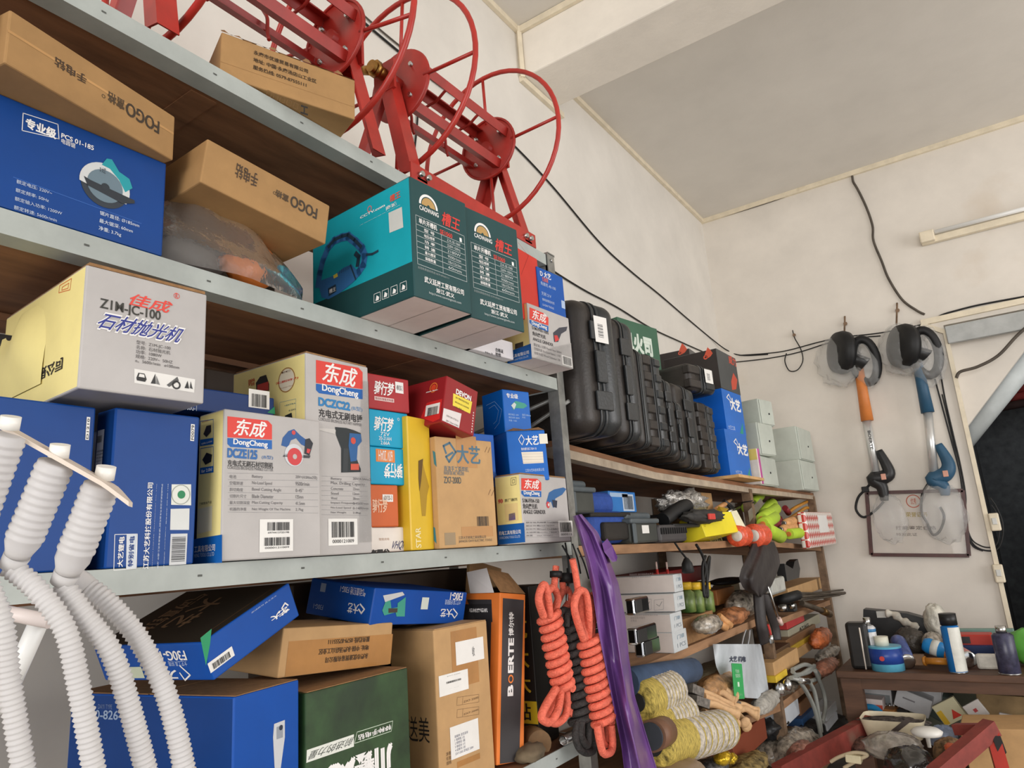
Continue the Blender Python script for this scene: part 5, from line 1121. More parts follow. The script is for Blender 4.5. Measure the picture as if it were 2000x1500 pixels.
def encl(x, y, z, L, D, H, yaw, label, s=1.053, top=False):
    M = Matrix.Translation((x * s, y * s, 1.45 + z * s)) @ Matrix.Rotation(math.radians(yaw), 4, 'Z'); L, D, H = L * s, D * s, H * s
    own = MB().rbox((-D, 0, 0), (0, L, H), GRY, 0.006, 2, M)
    parts = [('door', MB().rbox((0.0005, 0.006, 0.006), (0.006, L - 0.006, H - 0.006), GRY, 0.002, 1, M), None, [('lock', MB().cyl(M @ V((0.006, L * 0.62, H * 0.45)), M @ V((0.010, L * 0.62, H * 0.45)), 0.006, BLACKP, 10))]),
             ('seam', MB().box((-D * 0.5, -0.0006, 0.004), (-D * 0.5 + 0.002, 0.0, H - 0.004), mat('seam_grey', (150, 154, 146), 0.6), M), None)]
    return thing('metal_enclosure', label, 'enclosure', own, parts, 'grey electrical enclosures at the end of the rusty rack')
encl(-1.015, 3.760, 0.2490, 0.40, 0.26, 0.160, 0, 'grey metal enclosure in the lower row beside the pink-edged brochure')
encl(-0.985, 4.640, 0.2445, 0.395, 0.42, 0.190, -1, 'grey metal enclosure at the rack end, lower row, nearest the back wall')
encl(-1.010, 3.880, 0.4110, 0.20, 0.30, 0.180, -8, 'grey metal enclosure in the middle of the stack, black hole on its edge')
encl(-0.985, 4.700, 0.4370, 0.36, 0.42, 0.215, -1, 'grey metal enclosure at the rack end resting on its twin by the wall')
encl(-1.02, 4.02, 0.5930, 0.17, 0.34, 0.150, -10, 'grey metal enclosure topmost of the stack beside the black emblem box')
BRO_ = MB().box((-1.20, 3.885, 1.7105), (-1.035, 3.910, 1.90), mat('brochure_white', (230, 222, 214), 0.4))
BRO_.box((-1.20, 3.911, 1.7105), (-1.03, 3.925, 1.90), mat('brochure_pink', (196, 80, 160), 0.4, noise=0.1)).box((-1.20, 3.884, 1.84), (-1.034, 3.885, 1.899), mat('brochure_yellow', (222, 200, 110), 0.4))
thing('brochure_stack', 'white and pink brochures standing between a blue box and the grey enclosures', 'brochure', BRO_)

# ================================================================== second shelf of the rusty rack
XR = -1.077
def zr(prof, y):
    for (a, za), (b_, zb) in zip(prof, prof[1:]):
        if y <= b_: return za + (zb - za) * (y - a) / (b_ - a)
    return prof[-1][1]
def q(px0, py0, px1, py1, X=XR, rest=None):
    """y0, y1, z0, z1 of a rectangle seen on the plane X; rest: shelf profile that carries it"""
    a, b_ = onx(px0, (py0 + py1) / 2, X), onx(px1, (py0 + py1) / 2, X); m = (px0 + px1) / 2
    z0, z1 = onx(m, py1, X).z, onx(m, py0, X).z
    if rest is not None: z0 = max(zr(rest, a.y), zr(rest, b_.y)) + 0.0008
    return a.y, b_.y, z0, max(z1, z0 + 0.004)
def qbox(name, label, cat, px, X=-1.09, D=0.2, col=KRAFT, rest=None, near=None, r=0.003, group=None, fn=None, dz=0, yaw=0):
    y0, y1, z0, z1 = q(*px, X, rest); b = Carton(X, y0, z0 - 1.45 + dz, y1 - y0, D, z1 - z0 - dz, yaw, col=col, near=near, r=r)
    if fn: fn(b)
    return b.done(name, label, cat, group)
TBX = mat('grey_blue_toolbox', (86, 94, 98), 0.5, noise=0.12, scale=12); TBD = mat('toolbox_dark', (66, 68, 64), 0.55, noise=0.15)
def toolbox(x, y, z, L, D, H, yaw, label, lab=False):
    M = Matrix.Translation((x, y, z)) @ Matrix.Rotation(math.radians(yaw), 4, 'Z')
    parts = [('tray', MB().rbox((-D, 0.006, 0), (-0.004, L - 0.006, H * 0.66), TBD, 0.008, 2, M), None),
             ('lid', MB().rbox((-D - 0.004, 0, H * 0.62), (0.004, L, H * 0.78), TBX, 0.006, 2, M).rbox((-D + 0.012, 0.016, H * 0.74), (-0.02, L - 0.016, H), TBX, 0.014, 3, M), None),
             ('rim', MB().rbox((0.0, 0.004, 0.0), (0.008, 0.03, H * 0.62), TBX, 0.003, 1, M), None)]
    if lab: parts.append(('paper_label', MB().box((-0.0036, L * 0.40, H * 0.30), (-0.0028, L * 0.64, H * 0.56), PAPER, M), 'white paper label'))
    return thing('toolbox', label, 'toolbox', None, parts)
y0, y1, z0, z1 = q(1232, 999, 1292, 1059, -1.05, s2); toolbox(-1.05, y0, z0, y1 - y0, 0.22, z1 - z0, 2, 'dark plastic toolbox with a blank white label, on the second rusty shelf', True)
y0, y1, z0, z1 = q(1112, 936, 1164, 1002, -1.06); toolbox(-1.06, max(y0, 1.83), z0, y1 - max(y0, 1.83), 0.24, z1 - z0, 0, 'grey plastic toolbox raised on a stack just past the grey rack post')
qbox('storage_bin', 'dark bin under the grey plastic toolbox beside the grey post', 'bin', (1120, 1001, 1164, 1063), -1.10, 0.2, TBD, s2)
CANV = mat('royal_blue_canvas', (44, 78, 158), 0.75, noise=0.15, scale=40, bump=0.2, bscale=200)
y0, y1, z0, z1 = q(1150, 958, 1228, 1059, -1.08, s2)
own = MB().rbox((-1.26, y0, z0), (-1.08, y1, z0 + (z1 - z0) * 0.62), CANV, 0.03, 4).rbox((-1.24, y0 + 0.01, z0 + (z1 - z0) * 0.55), (-1.10, y1 - 0.05, z1), CANV, 0.03, 4)
STR = mat('black_webbing', (44, 40, 36), 0.8, noise=0.2)
thing('canvas_bag', 'royal blue canvas tool bag with black webbing on the second rusty shelf', 'bag', own, [('strap', MB().rbox((-1.11, y0 - 0.002, z0 + (z1 - z0) * 0.50), (-1.072, y1 + 0.002, z0 + (z1 - z0) * 0.58), STR, 0.004), None), ('pocket', MB().rbox((-1.09, y0 + 0.07, z0 + 0.01), (-1.062, y1 - 0.01, z0 + (z1 - z0) * 0.40), STR, 0.012, 3), None)])
qbox('power_tool_box', 'light blue lettered box lying behind the blue canvas bag', 'box', (1190, 960, 1242, 1000), -1.20, 0.16, card((60, 130, 206)), None, fn=lambda b: (b.A.rectuv((0.01, b.H * 0.72, b.L * 0.7, b.H * 0.92), (180, 206, 236), 1), b.A.barcode((1218, 998, 1236, 966), white=(206, 220, 236), seed=31)))
qbox('cardboard_box', 'brown box hidden under the light blue lettered box', 'box', (1196, 1000, 1242, 1060), -1.27, 0.12, KRAFT2, s2)
mb = MB().rbox((-1.30, 2.72, 1.4385), (-1.12, 3.03, 1.50), BLACKP, 0.02, 3).rbox((-1.24, 2.80, 1.49), (-1.14, 2.98, 1.56), BLACKP, 0.02, 3)
thing('power_tool', 'black power tool in the dark behind the labelled toolbox', 'tool', mb, [('paper_tag', MB().box((-1.115, 2.74, 1.545), (-1.112, 2.80, 1.565), PAPER), 'small pale paper tag')])
FOIL = mat('silver_film', (196, 192, 186), 0.22, 0.55, noise=0.3, scale=30, bump=1.0, bscale=45, spec=0.8)
y0, y1, z0, z1 = q(1296, 958, 1366, 1012, -1.16)
thing('film_wrapped_pack', 'crumpled silver film wrapped pack on the second rusty shelf', 'pack', MB().blob((-1.16, (y0 + y1) / 2, (z0 + z1) / 2), (0.08, (y1 - y0) / 2, (z1 - z0) / 2), FOIL, 20, 0.35, 14, 3))
qbox('cardboard_box', 'plain kraft box standing behind the silver film pack', 'box', (1360, 962, 1392, 1000), -1.20, 0.14, KRAFT)
qbox('cardboard_box', 'low kraft box under the silver film pack', 'box', (1300, 1010, 1392, 1056), -1.14, 0.16, KRAFT2, s2)
y0, y1, z0, z1 = q(1294, 986, 1342, 1030, -1.10)
mb = MB().tube(smooth([V((-1.10, y0, z0 + 0.03)), V((-1.08, y0 + 0.12, z0 + 0.07)), V((-1.08, y0 + 0.22, z0 + 0.085)), V((-1.12, y1, z0 + 0.05))], 8), 0.028, BLACKR, 12)
thing('work_shoe', 'black work shoe shape beside the silver film pack', 'shoe', mb, [('sole', MB().rbox((-1.13, y0 - 0.02, z0 - 0.005), (-1.05, y1 + 0.02, z0 + 0.012), BLACKP, 0.006), None)])
y0, y1, z0, z1 = q(1334, 998, 1400, 1026, -1.05)
thing('work_glove', 'dark grey work glove lying over the yellow box', 'glove', MB().blob((-1.04, (y0 + y1) / 2, (z0 + z1) / 2 + 0.005), (0.06, (y1 - y0) / 2, 0.03), mat('dark_glove', (58, 56, 54), 0.8, noise=0.3), 14, 0.25, 10, 6), [('red_patch', MB().rbox((-0.985, y0 + 0.10, z0 + 0.018), (-0.975, y0 + 0.17, z0 + 0.042), mat('red_rubber', (206, 66, 56), 0.6), 0.003), 'red rubber patch')])
y0, y1, z0, z1 = q(1290, 1024, 1342, 1062, -1.05, s2)
rr = MB()
for i in range(12): rr.box((-1.0495, y0 + (y1 - y0) * (i + 0.3) / 12, z1 - 0.035), (-1.046, y0 + (y1 - y0) * (i + 0.7) / 12, z1 - 0.012), BLACKR)
thing('charger', 'ribbed charcoal charger next to the dark toolbox', 'charger', MB().rbox((-1.17, y0, z0), (-1.05, y1, z1), mat('charcoal_plastic', (70, 67, 68), 0.5, noise=0.12), 0.010, 2), [('vent_ribs', rr, None)])
b = Carton(-1.03, 2.92, 0.004, 0.385, 0.12, 0.097, -3, 2.0, -14, col=card((240, 222, 50), 0.4))
b.A.lines((1376, 1030, 1404, 1012), ['小心轻放', '不可倒置', '防潮防晒', '10KG'], (150, 140, 40), 0.0).lines((1370, 1046, 1418, 1038), ['执行标准 GB/T', '生产日期 2021 03 08'], (150, 140, 40), 0.0).text((1412, 1056, 1384, 1050), '大艺机电工具', (90, 80, 30), 0.02, 180)
fl = MB().add([b.p(0, b.L, b.H), b.p(0, b.L, 0), b.p(-0.02, b.L + 0.05, 0.01), b.p(-0.01, b.L + 0.05, b.H)], [(0, 1, 2, 3)], card((226, 220, 190))).add([b.p(0.03, b.L - 0.01, b.H), b.p(0.09, b.L - 0.01, b.H), b.p(0.08, b.L + 0.09, b.H + 0.05), b.p(0.03, b.L + 0.07, b.H + 0.02)], [(0, 1, 2, 3)], card((226, 190, 70)))
b.parts.append(('end_flap', fl, 'pale open end flaps'))
b.done('parts_box', 'bright yellow flat box with open end flaps leaning at the shelf front', 'box')
SPO = mat('orange_spool_line', (236, 96, 62), 0.35, noise=0.2, scale=120, spec=0.5, coat=0.3)
def spool(px, py, r, L, label):
    c = onx(px, py, -1.02); a = c + V((0.0, -L, 0)); parts = []
    mb = MB().lathe(a, c, [(0, r * 0.45), (0, r)] + [(L * i / 14, r * (1.0 if i % 2 else 0.94)) for i in range(1, 14)] + [(L, r), (L, r * 0.45)], SPO, 28)
    return thing('line_spool', label, 'spool', mb, [('cone_end', MB().lathe(a + V((0, -0.004, 0)), a + V((0, 0.002, 0)), [(0, r * 0.2), (0.0, r * 0.5), (0.006, r * 0.52), (0.006, r * 0.2)], mat('white_core', (220, 210, 200), 0.5), 18), None)], 'orange line spools')
spool(1451, 1046, 0.048, 0.09, 'orange line spool against the yellow box flap')
spool(1486, 1045, 0.056, 0.13, 'orange line spool, the larger one beside the green handles')
LIME = mat('lime_foam', (176, 206, 58), 0.6, noise=0.08)
def grip(a, b_, r, label, X0=-1.05, X1=-1.05, group='lime green foam grips'):
    p0, p1 = onx(*a, X0), onx(*b_, X1); d = (p1 - p0).normalized()
    return thing('foam_grip', label, 'grip', MB().lathe(p0, p1, [(0, r * 0.9), (0.004, r), ((p1 - p0).length - 0.004, r), ((p1 - p0).length, r * 0.9)], LIME, 18), [('core', MB().cyl(p0 - d * 0.012, p1 + d * 0.012, r * 0.45, mat('orange_core', (206, 120, 50), 0.6), 12), 'orange core tube')], group)
grip((1458, 992), (1484, 968), 0.030, 'lime green foam grip slanting up beside the rusty post', -1.15, -1.20)
grip((1494, 1002), (1508, 984), 0.034, 'lime green foam grip highest in the heap, before the red gloves', -1.10, -1.14)
grip((1488, 1014), (1514, 994), 0.034, 'lime green foam grip in the middle of the heap', -1.06, -1.10)
grip((1490, 1024), (1512, 1010), 0.034, 'lime green foam grip lying on the larger orange spool', -1.03, -1.06)
grip((1494, 1032), (1524, 1048), 0.036, 'lime green foam grip hanging over the shelf edge beside the orange spools', -1.02, -1.02)
grip((1541, 1043), (1590, 1038), 0.030, 'long lime green foam grip under the wooden handles', -1.03, -1.03)
y0, y1, z0, z1 = q(1478, 1000, 1488, 1034, -1.12)
thing('spray_can', 'small black can among the lime green grips', 'can', MB().cyl((-1.12, (y0 + y1) / 2, z0 - 0.03), (-1.12, (y0 + y1) / 2 - 0.02, z1), 0.03, mat('black_can', (34, 44, 44), 0.3, 0.3), 18), [('cap', MB().cyl((-1.12, (y0 + y1) / 2 + 0.004, z0 - 0.05), (-1.12, (y0 + y1) / 2, z0 - 0.028), 0.032, STEEL, 18), 'steel rim')])
thing('trowel', 'grey steel trowel blade leaning by the rusty post above the lime grips', 'trowel', MB().add([onx(1461, 998, -1.06), onx(1486, 973, -1.10), onx(1492, 984, -1.10), onx(1464, 1020, -1.06), onx(1461, 998, -1.065), onx(1486, 973, -1.105), onx(1492, 984, -1.105), onx(1464, 1020, -1.065)], [(0, 1, 2, 3), (7, 6, 5, 4), (0, 4, 5, 1), (1, 5, 6, 2), (2, 6, 7, 3), (3, 7, 4, 0)], mat('dull_steel_plate', (138, 128, 116), 0.45, 0.5, noise=0.2)))
SAW = mat('amber_plastic', (204, 140, 46), 0.4, noise=0.15)
for pts, lab in (([(1528, 1022), (1556, 1004), (1574, 992), (1582, 996), (1576, 1010)], 'amber hacksaw frame, the upper one in the heap by the checked bag'), ([(1520, 1036), (1540, 1016), (1560, 1010), (1600, 1000), (1618, 1000)], 'amber hacksaw frame with a long straight bow over the wooden handles'), ([(1540, 1002), (1552, 992), (1580, 978), (1592, 974)], 'amber hacksaw frame deepest in the heap near the rack end')):
    mb = MB().tube(smooth([onx(x, y, -1.12) for x, y in pts], 8), 0.011, SAW, 8)
    thing('hacksaw', lab, 'saw', mb, None or [('grip', MB().tube([onx(*pts[0], -1.12), onx(pts[0][0] - 7, pts[0][1] - 10, -1.12)], 0.019, mat('dark_red_grip', (140, 46, 50), 0.5), 10), 'dark red grip')])
WHD = mat('pale_handle_wood', (214, 158, 104), 0.55, noise=0.15, scale=20, stretch=(4, 1, 4))
for a, b_, lab in (((1532, 1022), (1574, 1012), 'wooden file handle above its twin under the hacksaws'), ((1526, 1034), (1566, 1026), 'thicker wooden handle lying beside the long lime grip')):
    p0, p1 = onx(*a, -1.06), onx(*b_, -1.06); L = (p1 - p0).length
    thing('wood_file', lab, 'handle', MB().lathe(p0, p1, [(0, 0.016), (L * 0.1, 0.026), (L * 0.5, 0.030), (L * 0.9, 0.024), (L, 0.016)], WHD, 16), [('ferrule', MB().cyl(p0 - (p1 - p0).normalized() * 0.03, p0, 0.014, STEEL, 12), 'steel ferrule')])
CHK = bpy.data.materials.new('red_white_check'); CHK.use_nodes = True
_n = CHK.node_tree.nodes; _tc = _n.new('ShaderNodeTexCoord'); _mp = _n.new('ShaderNodeMapping'); _mp.inputs['Rotation'].default_value = (0.785, 0, 0); _ck = _n.new('ShaderNodeTexChecker'); _ck.inputs['Scale'].default_value = 28
_ck.inputs['Color1'].default_value = (*lin((196, 62, 54)), 1); _ck.inputs['Color2'].default_value = (*lin((232, 226, 218)), 1)
CHK.node_tree.links.new(_tc.outputs['Object'], _mp.inputs[0]); CHK.node_tree.links.new(_mp.outputs[0], _ck.inputs['Vector']); CHK.node_tree.links.new(_ck.outputs['Color'], _n['Principled BSDF'].inputs['Base Color']); _n['Principled BSDF'].inputs['Roughness'].default_value = 0.25
y0, y1, z0, z1 = q(1576, 1000, 1628, 1050, -0.98)
thing('checked_pack', 'red and white checked plastic pack at the rack end overhanging the shelf', 'pack', MB().rbox((-1.03, y0, zr(s2, 5.2) + 0.002), (-0.98, y1, z1), CHK, 0.012, 3), [('paper_label', MB().box((-0.9795, y0 + (y1 - y0) * 0.42, z0 + 0.03), (-0.9785, y0 + (y1 - y0) * 0.75, z1 - 0.02), PAPER), 'white paper label')])
y0, y1, z0, z1 = q(1512, 1002, 1532, 1036, -1.08)
thing('work_glove', 'maroon work gloves bunched behind the lime green grips', 'glove', MB().blob((-1.14, (y0 + y1) / 2, (z0 + z1) / 2), (0.07, 0.09, 0.05), mat('maroon_cloth', (128, 48, 52), 0.85, noise=0.3), 14, 0.25, 10, 9))
# dark pliers-like tools between the kraft box and the rusty post
for i, (a, b_, c, lab) in enumerate((((1398, 994), (1428, 976), WHD, 'thin wooden stick slanting in the dark by the rusty post'), ((1414, 978), (1440, 1000), BLACKP, 'black plier arm lying by the rusty post'), ((1420, 1000), (1444, 990), STEEL, 'bright steel spanner by the rusty post'), ((1400, 1012), (1434, 1004), BLACKP, 'black pump handle behind the yellow box flap'))):
    thing('hand_tool', lab, 'tool', MB().tube([onx(*a, -1.16), onx((a[0] + b_[0]) / 2, (a[1] + b_[1]) / 2 + 1, -1.16), onx(*b_, -1.18)], [0.009, 0.013, 0.008], c, 10))
y0, y1, z0, z1 = q(1402, 1000, 1436, 1050, -1.2, s2)
thing('grinder', 'dark grey angle grinder half hidden behind the yellow box flap', 'grinder', MB().rbox((-1.3, y0, z0), (-1.18, y1, z0 + 0.09), mat('dark_tool_grey', (74, 76, 80), 0.5, noise=0.2), 0.03, 3).cyl((-1.22, y0 + 0.08, z0 + 0.08), (-1.20, y0 + 0.16, z0 + 0.13), 0.03, mat('tool_slate', (104, 108, 114), 0.5), 16))
# plugs and cords hanging from the second shelf
def cord(name, label, pts, X, r=0.004, m=BLACKR, parts=(), cat='cord', group=None, Y=None):
    P_ = [onx(x, y, X) if Y is None else ony(x, y, Y) for x, y in pts]
    return thing(name, label, cat, MB().tube(smooth(P_, 10), r, m, 8), parts, group)
pc = lambda x, y: MB().lathe(onx(x, y, -1.03), onx(x + 4, y + 26, -1.03), [(0, 0.008), (0.02, 0.02), (0.05, 0.024), (0.055, 0.02)], BLACKR, 14)
cord('plug_lead', 'black cord with a plug dangling from the charcoal charger', [(1318, 1060), (1326, 1072), (1336, 1085), (1342, 1092)], -1.03, 0.004, BLACKR, [('plug', pc(1340, 1090), None)])
cord('plug_lead', 'black cord bundle hanging in loops below the yellow box', [(1360, 1064), (1372, 1085), (1378, 1110), (1374, 1140), (1382, 1165), (1380, 1110), (1386, 1088), (1382, 1130), (1376, 1165), (1372, 1110), (1378, 1086)], -1.03, 0.006, BLACKR)

# ================================================================== third shelf of the rusty rack
WBX = card((236, 226, 220)); WEND = card((196, 200, 202))
for i, (y, z, L, H, lab) in enumerate(((2.602, 0.0, 0.085, 0.065, 'white boxed appliance part, top of the stack of four behind the purple bag'), (2.586, 0, 0.10, 0.0655, 'white box second from the top in the stack behind the purple bag'), (2.530, 0, 0.11, 0.0655, 'white box third from the top in the stack behind the purple bag'), (2.530, 0, 0.135, 0.0715, 'white box at the bottom of the stack, chrome clamps before it'))):
    zz = (-0.1895, -0.2565, -0.3235, -0.3935)[i]
    b = Carton(-1.064, y, zz, L, 0.34, H, 0, col=WEND, near=WBX)
    N, H_ = b.N, b.H
    if i == 0: N.lines((1230, 1130, 1280, 1118), ['使用说明 请仔细阅读本产品', '产品保修卡 www.tools.cn'], (170, 160, 160), 0.0)
    if i == 1:
        for k in range(3): N.line([(1230 + 24 * k, 1192), (1230 + 24 * k, 1172), (1248 + 24 * k, 1170), (1248 + 24 * k, 1190)], 0.0012, (180, 172, 172), 1, True).line([(1234 + 24 * k, 1180), (1240 + 24 * k, 1184), (1245 + 24 * k, 1175)], 0.0014, (110, 106, 106), 1)
    if i > 1: N.lines((1232, 1215 + 42 * (i - 2), 1285, 1198 + 42 * (i - 2)), ['本产品适用于各类锁具的安装', '请按说明书操作', '合格证'], (190, 180, 178), 0.0)
    b.A.textuv((b.L * 0.3, H_ * 0.6, b.L * 0.8, H_ * 0.8), '门锁', (110, 140, 160), 0.0).textuv((b.L * 0.25, H_ * 0.2, b.L * 0.85, H_ * 0.4), '1 PCS', (130, 140, 150), 0.0)
    b.done('white_box', lab, 'box', 'white boxes stacked behind the purple bag')
CHR = mat('chrome', (214, 216, 218), 0.12, 1.0, noise=0.05)
for x, y, w_, lab in ((1232, 1186, 30, 'chrome clamp hanging before the second white box'), (1236, 1244, 42, 'chrome clamp beside the purple bag, largest of three'), (1250, 1268, 34, 'chrome clamp lowest of three beside the purple bag')):
    p0, p1 = onx(x, y, -0.99), onx(x + w_, y - 2, -0.99); L = (p1 - p0).length; M = Matrix.Translation(p0)
    mb = MB()
    n = 9; prof = [(0.026 * math.sin(math.pi * i / (n - 1)) * 0.6, 0.030 * math.cos(math.pi * i / (n - 1))) for i in range(n)]
    mb.rbox(p0 + V((-0.02, 0, -0.024)), p0 + V((0.012, L, 0.024)), CHR, 0.006, 2)
    thing('chrome_clamp', lab, 'clamp', mb, [('clamp_plate', MB().rbox(p0 + V((0.0125, 0.004, -0.018)), p0 + V((0.016, L * 0.45, 0.018)), BLACKP, 0.003), None)], 'chrome clamps')
GRBOT = mat('green_label_bottle', (122, 140, 74), 0.3, noise=0.5, scale=14, dark=(52, 84, 40), dthr=0.45); YCAP = mat('yellow_cap', (226, 184, 46), 0.4)
for i, x in enumerate((1344, 1362, 1382)):
    p = onx(x, 1196, -1.12); zt = onx(x, 1148, -1.12).z; h = zt - p.z
    thing('bottle', ('yellow-capped green bottle touching the white boxes', 'yellow-capped green bottle in the middle of three', 'yellow-capped green bottle, last of three before the brown clutter')[i], 'bottle',
          MB().lathe((p.x, p.y, p.z), (p.x, p.y, zt), [(0, 0.03), (0.004, 0.034), (h * 0.82, 0.034), (h * 0.9, 0.024), (h, 0.020)], GRBOT, 20), [('cap', MB().cyl((p.x, p.y, zt - 0.004), (p.x, p.y, zt + 0.024), 0.027, YCAP, 18), 'yellow cap')], 'green bottles with yellow caps')
qbox('cardboard_box', 'kraft box under the three green bottles', 'box', (1336, 1200, 1396, 1246), -1.09, 0.16, KRAFT2, s3)
qbox('tool_tray', 'dark red metal box behind the white boxes', 'box', (1272, 1112, 1382, 1142), -1.30, 0.2, card((120, 34, 34)))
qbox('cardboard_box', 'brown box behind the green bottles carrying the dark red box', 'box', (1300, 1142, 1392, 1240), -1.33, 0.17, KRAFT2, s3)
for x, lab in ((1283, 'small red and white knob above the white boxes'), (1303, 'taller red and white knob above the white boxes')):
    p = onx(x, 1112, -1.22); thing('screwdriver', lab, 'tool', MB().cyl(p + V((0, 0, -0.05)), p, 0.006, mat('red_handle', (196, 60, 56), 0.4), 10), [('tip', MB().cyl(p, p + V((0, 0, 0.03)), 0.004, mat('pale_tip', (230, 200, 190), 0.4), 8), None)])
CL = MATS['clear_film']
def heap(name, label, cat, px, X, m, amp=0.3, seed=1, D=0.07, rest=None, parts=(), n=16):
    y0, y1, z0, z1 = q(*px, X, rest)
    return thing(name, label, cat, MB().blob((X, (y0 + y1) / 2, (z0 + z1) / 2), (D, (y1 - y0) / 2, (z1 - z0) / 2), m, n, amp, 12, seed), parts)
CLB = mat('dusty_clear_bag', (168, 158, 144), 0.16, noise=0.55, scale=34, bump=1.0, bscale=30, spec=0.8, coat=0.4)
heap('plastic_bag', 'dusty clear bag of fittings behind the black hanging bag', 'bag', (1426, 1152, 1482, 1205), -1.14, CLB, 0.13, 11)
heap('plastic_bag', 'clear bag of parts before the green bottles', 'bag', (1362, 1200, 1400, 1238), -1.03, CLB, 0.13, 12, 0.05)
heap('plastic_bag', 'orange-brown bag of brush heads near the black hanging bag', 'bag', (1402, 1186, 1452, 1222), -1.06, mat('orange_brown_goods', (160, 104, 66), 0.5, noise=0.5, scale=30, bump=0.7, bscale=40), 0.14, 13, 0.06)
qbox('small_box', 'brown and orange small box behind the fittings bag', 'box', (1400, 1148, 1436, 1178), -1.2, 0.1, card((168, 110, 62)))
qbox('small_box', 'tan small box next to the brown and orange one', 'box', (1430, 1140, 1446, 1166), -1.22, 0.1, card((150, 128, 84)))
qbox('cardboard_box', 'kraft box deep on the third rusty shelf behind the fittings bags', 'box', (1398, 1176, 1470, 1226), -1.27, 0.16, KRAFT2, s3)
heap('tape_roll', 'flat black tape roll on the boxes behind the green bottles', 'tape', (1398, 1128, 1440, 1142), -1.22, BLACKR, 0.05, 3, 0.08)
for i, (a, b_) in enumerate((((1396, 1206), (1420, 1218)), ((1398, 1214), (1418, 1226)), ((1404, 1202), (1426, 1222)))):
    thing('paint_brush', ('pale wooden brush handle, upper one of three on the third rusty shelf', 'pale wooden brush handle, lower one of three on the third rusty shelf', 'pale wooden brush handle crossing the other two on the third rusty shelf')[i], 'handle', MB().tube([onx(*a, -1.06 + 0.01 * i), onx(*b_, -1.04 + 0.01 * i)], [0.012, 0.016], WHD, 10))
# black bag hanging from the second shelf and the tools hanging under it
BBAG = mat('black_plastic_bag', (48, 43, 43), 0.5, noise=0.25, scale=10, bump=0.25, bscale=24)
Lb = [(1468, 1062), (1460, 1085), (1448, 1110), (1443, 1130), (1452, 1150), (1478, 1164)]; Rb = [(1512, 1058), (1520, 1078), (1524, 1100), (1516, 1124), (1506, 1146), (1490, 1166)]
def bb(sd):
    def fn(u, v):
        l, r_ = interp(Lb, v), interp(Rb, v); x = l[0] * (1 - u) + r_[0] * u; y = l[1] * (1 - u) + r_[1] * u
        return onx(x, y, -1.02 + sd * 0.045 * math.sin(math.pi * u) * (0.4 + 0.6 * math.sin(math.pi * v)) + 0.006 * math.sin(14 * u + 4 * v))
    return fn
thing('plastic_bag', 'dull black bag hanging from the rusty shelf edge', 'bag', MB().grid(bb(1), 20, 18, BBAG).grid(bb(-1), 20, 18, BBAG))
thing('tool_strap', 'black straps hanging under the dull black bag along the rusty post', 'strap', MB().tube(smooth([onx(x, y, -1.02) for x, y in ((1482, 1160), (1484, 1190), (1488, 1225), (1496, 1255))], 6), 0.03, BBAG, 8, sx=0.35).tube(smooth([onx(x, y, -1.0) for x, y in ((1496, 1160), (1502, 1190), (1514, 1225), (1518, 1250))], 6), 0.022, BBAG, 8, sx=0.35))
thing('metal_rod', 'thin bright rod hanging slantwise beside the rusty post', 'rod', MB().tube([onx(1500, 1145, -0.98), onx(1523, 1214, -0.98)], 0.0045, STEEL, 8), [('tip', MB().cyl(onx(1521, 1208, -0.98), onx(1526, 1219, -0.98), 0.011, mat('pale_tip', (230, 200, 190), 0.4), 10), None)])
thing('keyring', 'small bright hook with a red cord hanging under the black straps', 'hook', MB().tube(smooth([onx(x, y, -0.98) for x, y in ((1500, 1220), (1503, 1230), (1506, 1242), (1508, 1252))], 6), 0.005, mat('red_handle', (196, 60, 56)), 8), [('hook', MB().cyl(onx(1505, 1240, -0.975), onx(1508, 1256, -0.975), 0.010, STEEL, 10), None)])
# end bay of the third shelf
ROD = mat('dark_rod', (84, 74, 62), 0.6, 0.3, noise=0.3)
for i, (a, b_) in enumerate((((1556, 1166), (1650, 1158)), ((1560, 1162), (1664, 1150)), ((1558, 1170), (1664, 1158)), ((1566, 1174), (1640, 1162)), ((1560, 1158), (1640, 1160)))):
    thing('welding_rod', ('thin dark rod, thickest of the bundle past the rack end', 'thin dark rod, topmost and longest of the bundle', 'thin dark rod with its tip against the wall under the topmost', 'thin dark rod, lowest of the bundle', 'thin dark rod hidden along the cardboard')[i], 'rod', MB().tube([onx(*a, -1.10), onx(*b_, -1.0)], 0.009 if i == 0 else 0.006, ROD, 8), group='dark rods sticking out at the rack end')
qbox('cardboard_box', 'flat kraft box on the end bay behind the dark rods', 'box', (1538, 1136, 1620, 1160), -1.14, 0.2, KRAFT)
b_ = MB().prism([(0, 0), (0.30, 0), (0.36, 0.05), (0.34, 0.11), (0.25, 0.10), (0.18, 0.06), (0, 0.10)], 0.05, BLACKP, Matrix.Translation(onx(1520, 1136, -1.16)) @ Matrix(((0, 0, 1, 0), (1, 0, 0, 0), (0, 1, 0, 0), (0, 0, 0, 1))))
thing('saw_guide', 'black angled plastic guide on top of the flat kraft box', 'tool', b_)
qbox('plastic_jar', 'clear square jar beside the black straps', 'jar', (1507, 1127, 1535, 1160), -1.04, 0.08, mat('cloudy_jar', (176, 178, 172), 0.2, noise=0.2, spec=0.7), r=0.012)
def ringt(px, py, X, R0, r, m, tilt=0.5):
    c = onx(px, py, X); return MB().tube([c + V((math.cos(a) * R0 * 0.6, math.sin(a) * R0, math.cos(a) * R0 * tilt)) for a in (2 * math.pi * i / 32 for i in range(32))], r, m, 10, True)
thing('tape_roll', 'thick black tape roll under the clear jar', 'tape', ringt(1538, 1168, -1.05, 0.085, 0.026, BLACKR, 0.15))
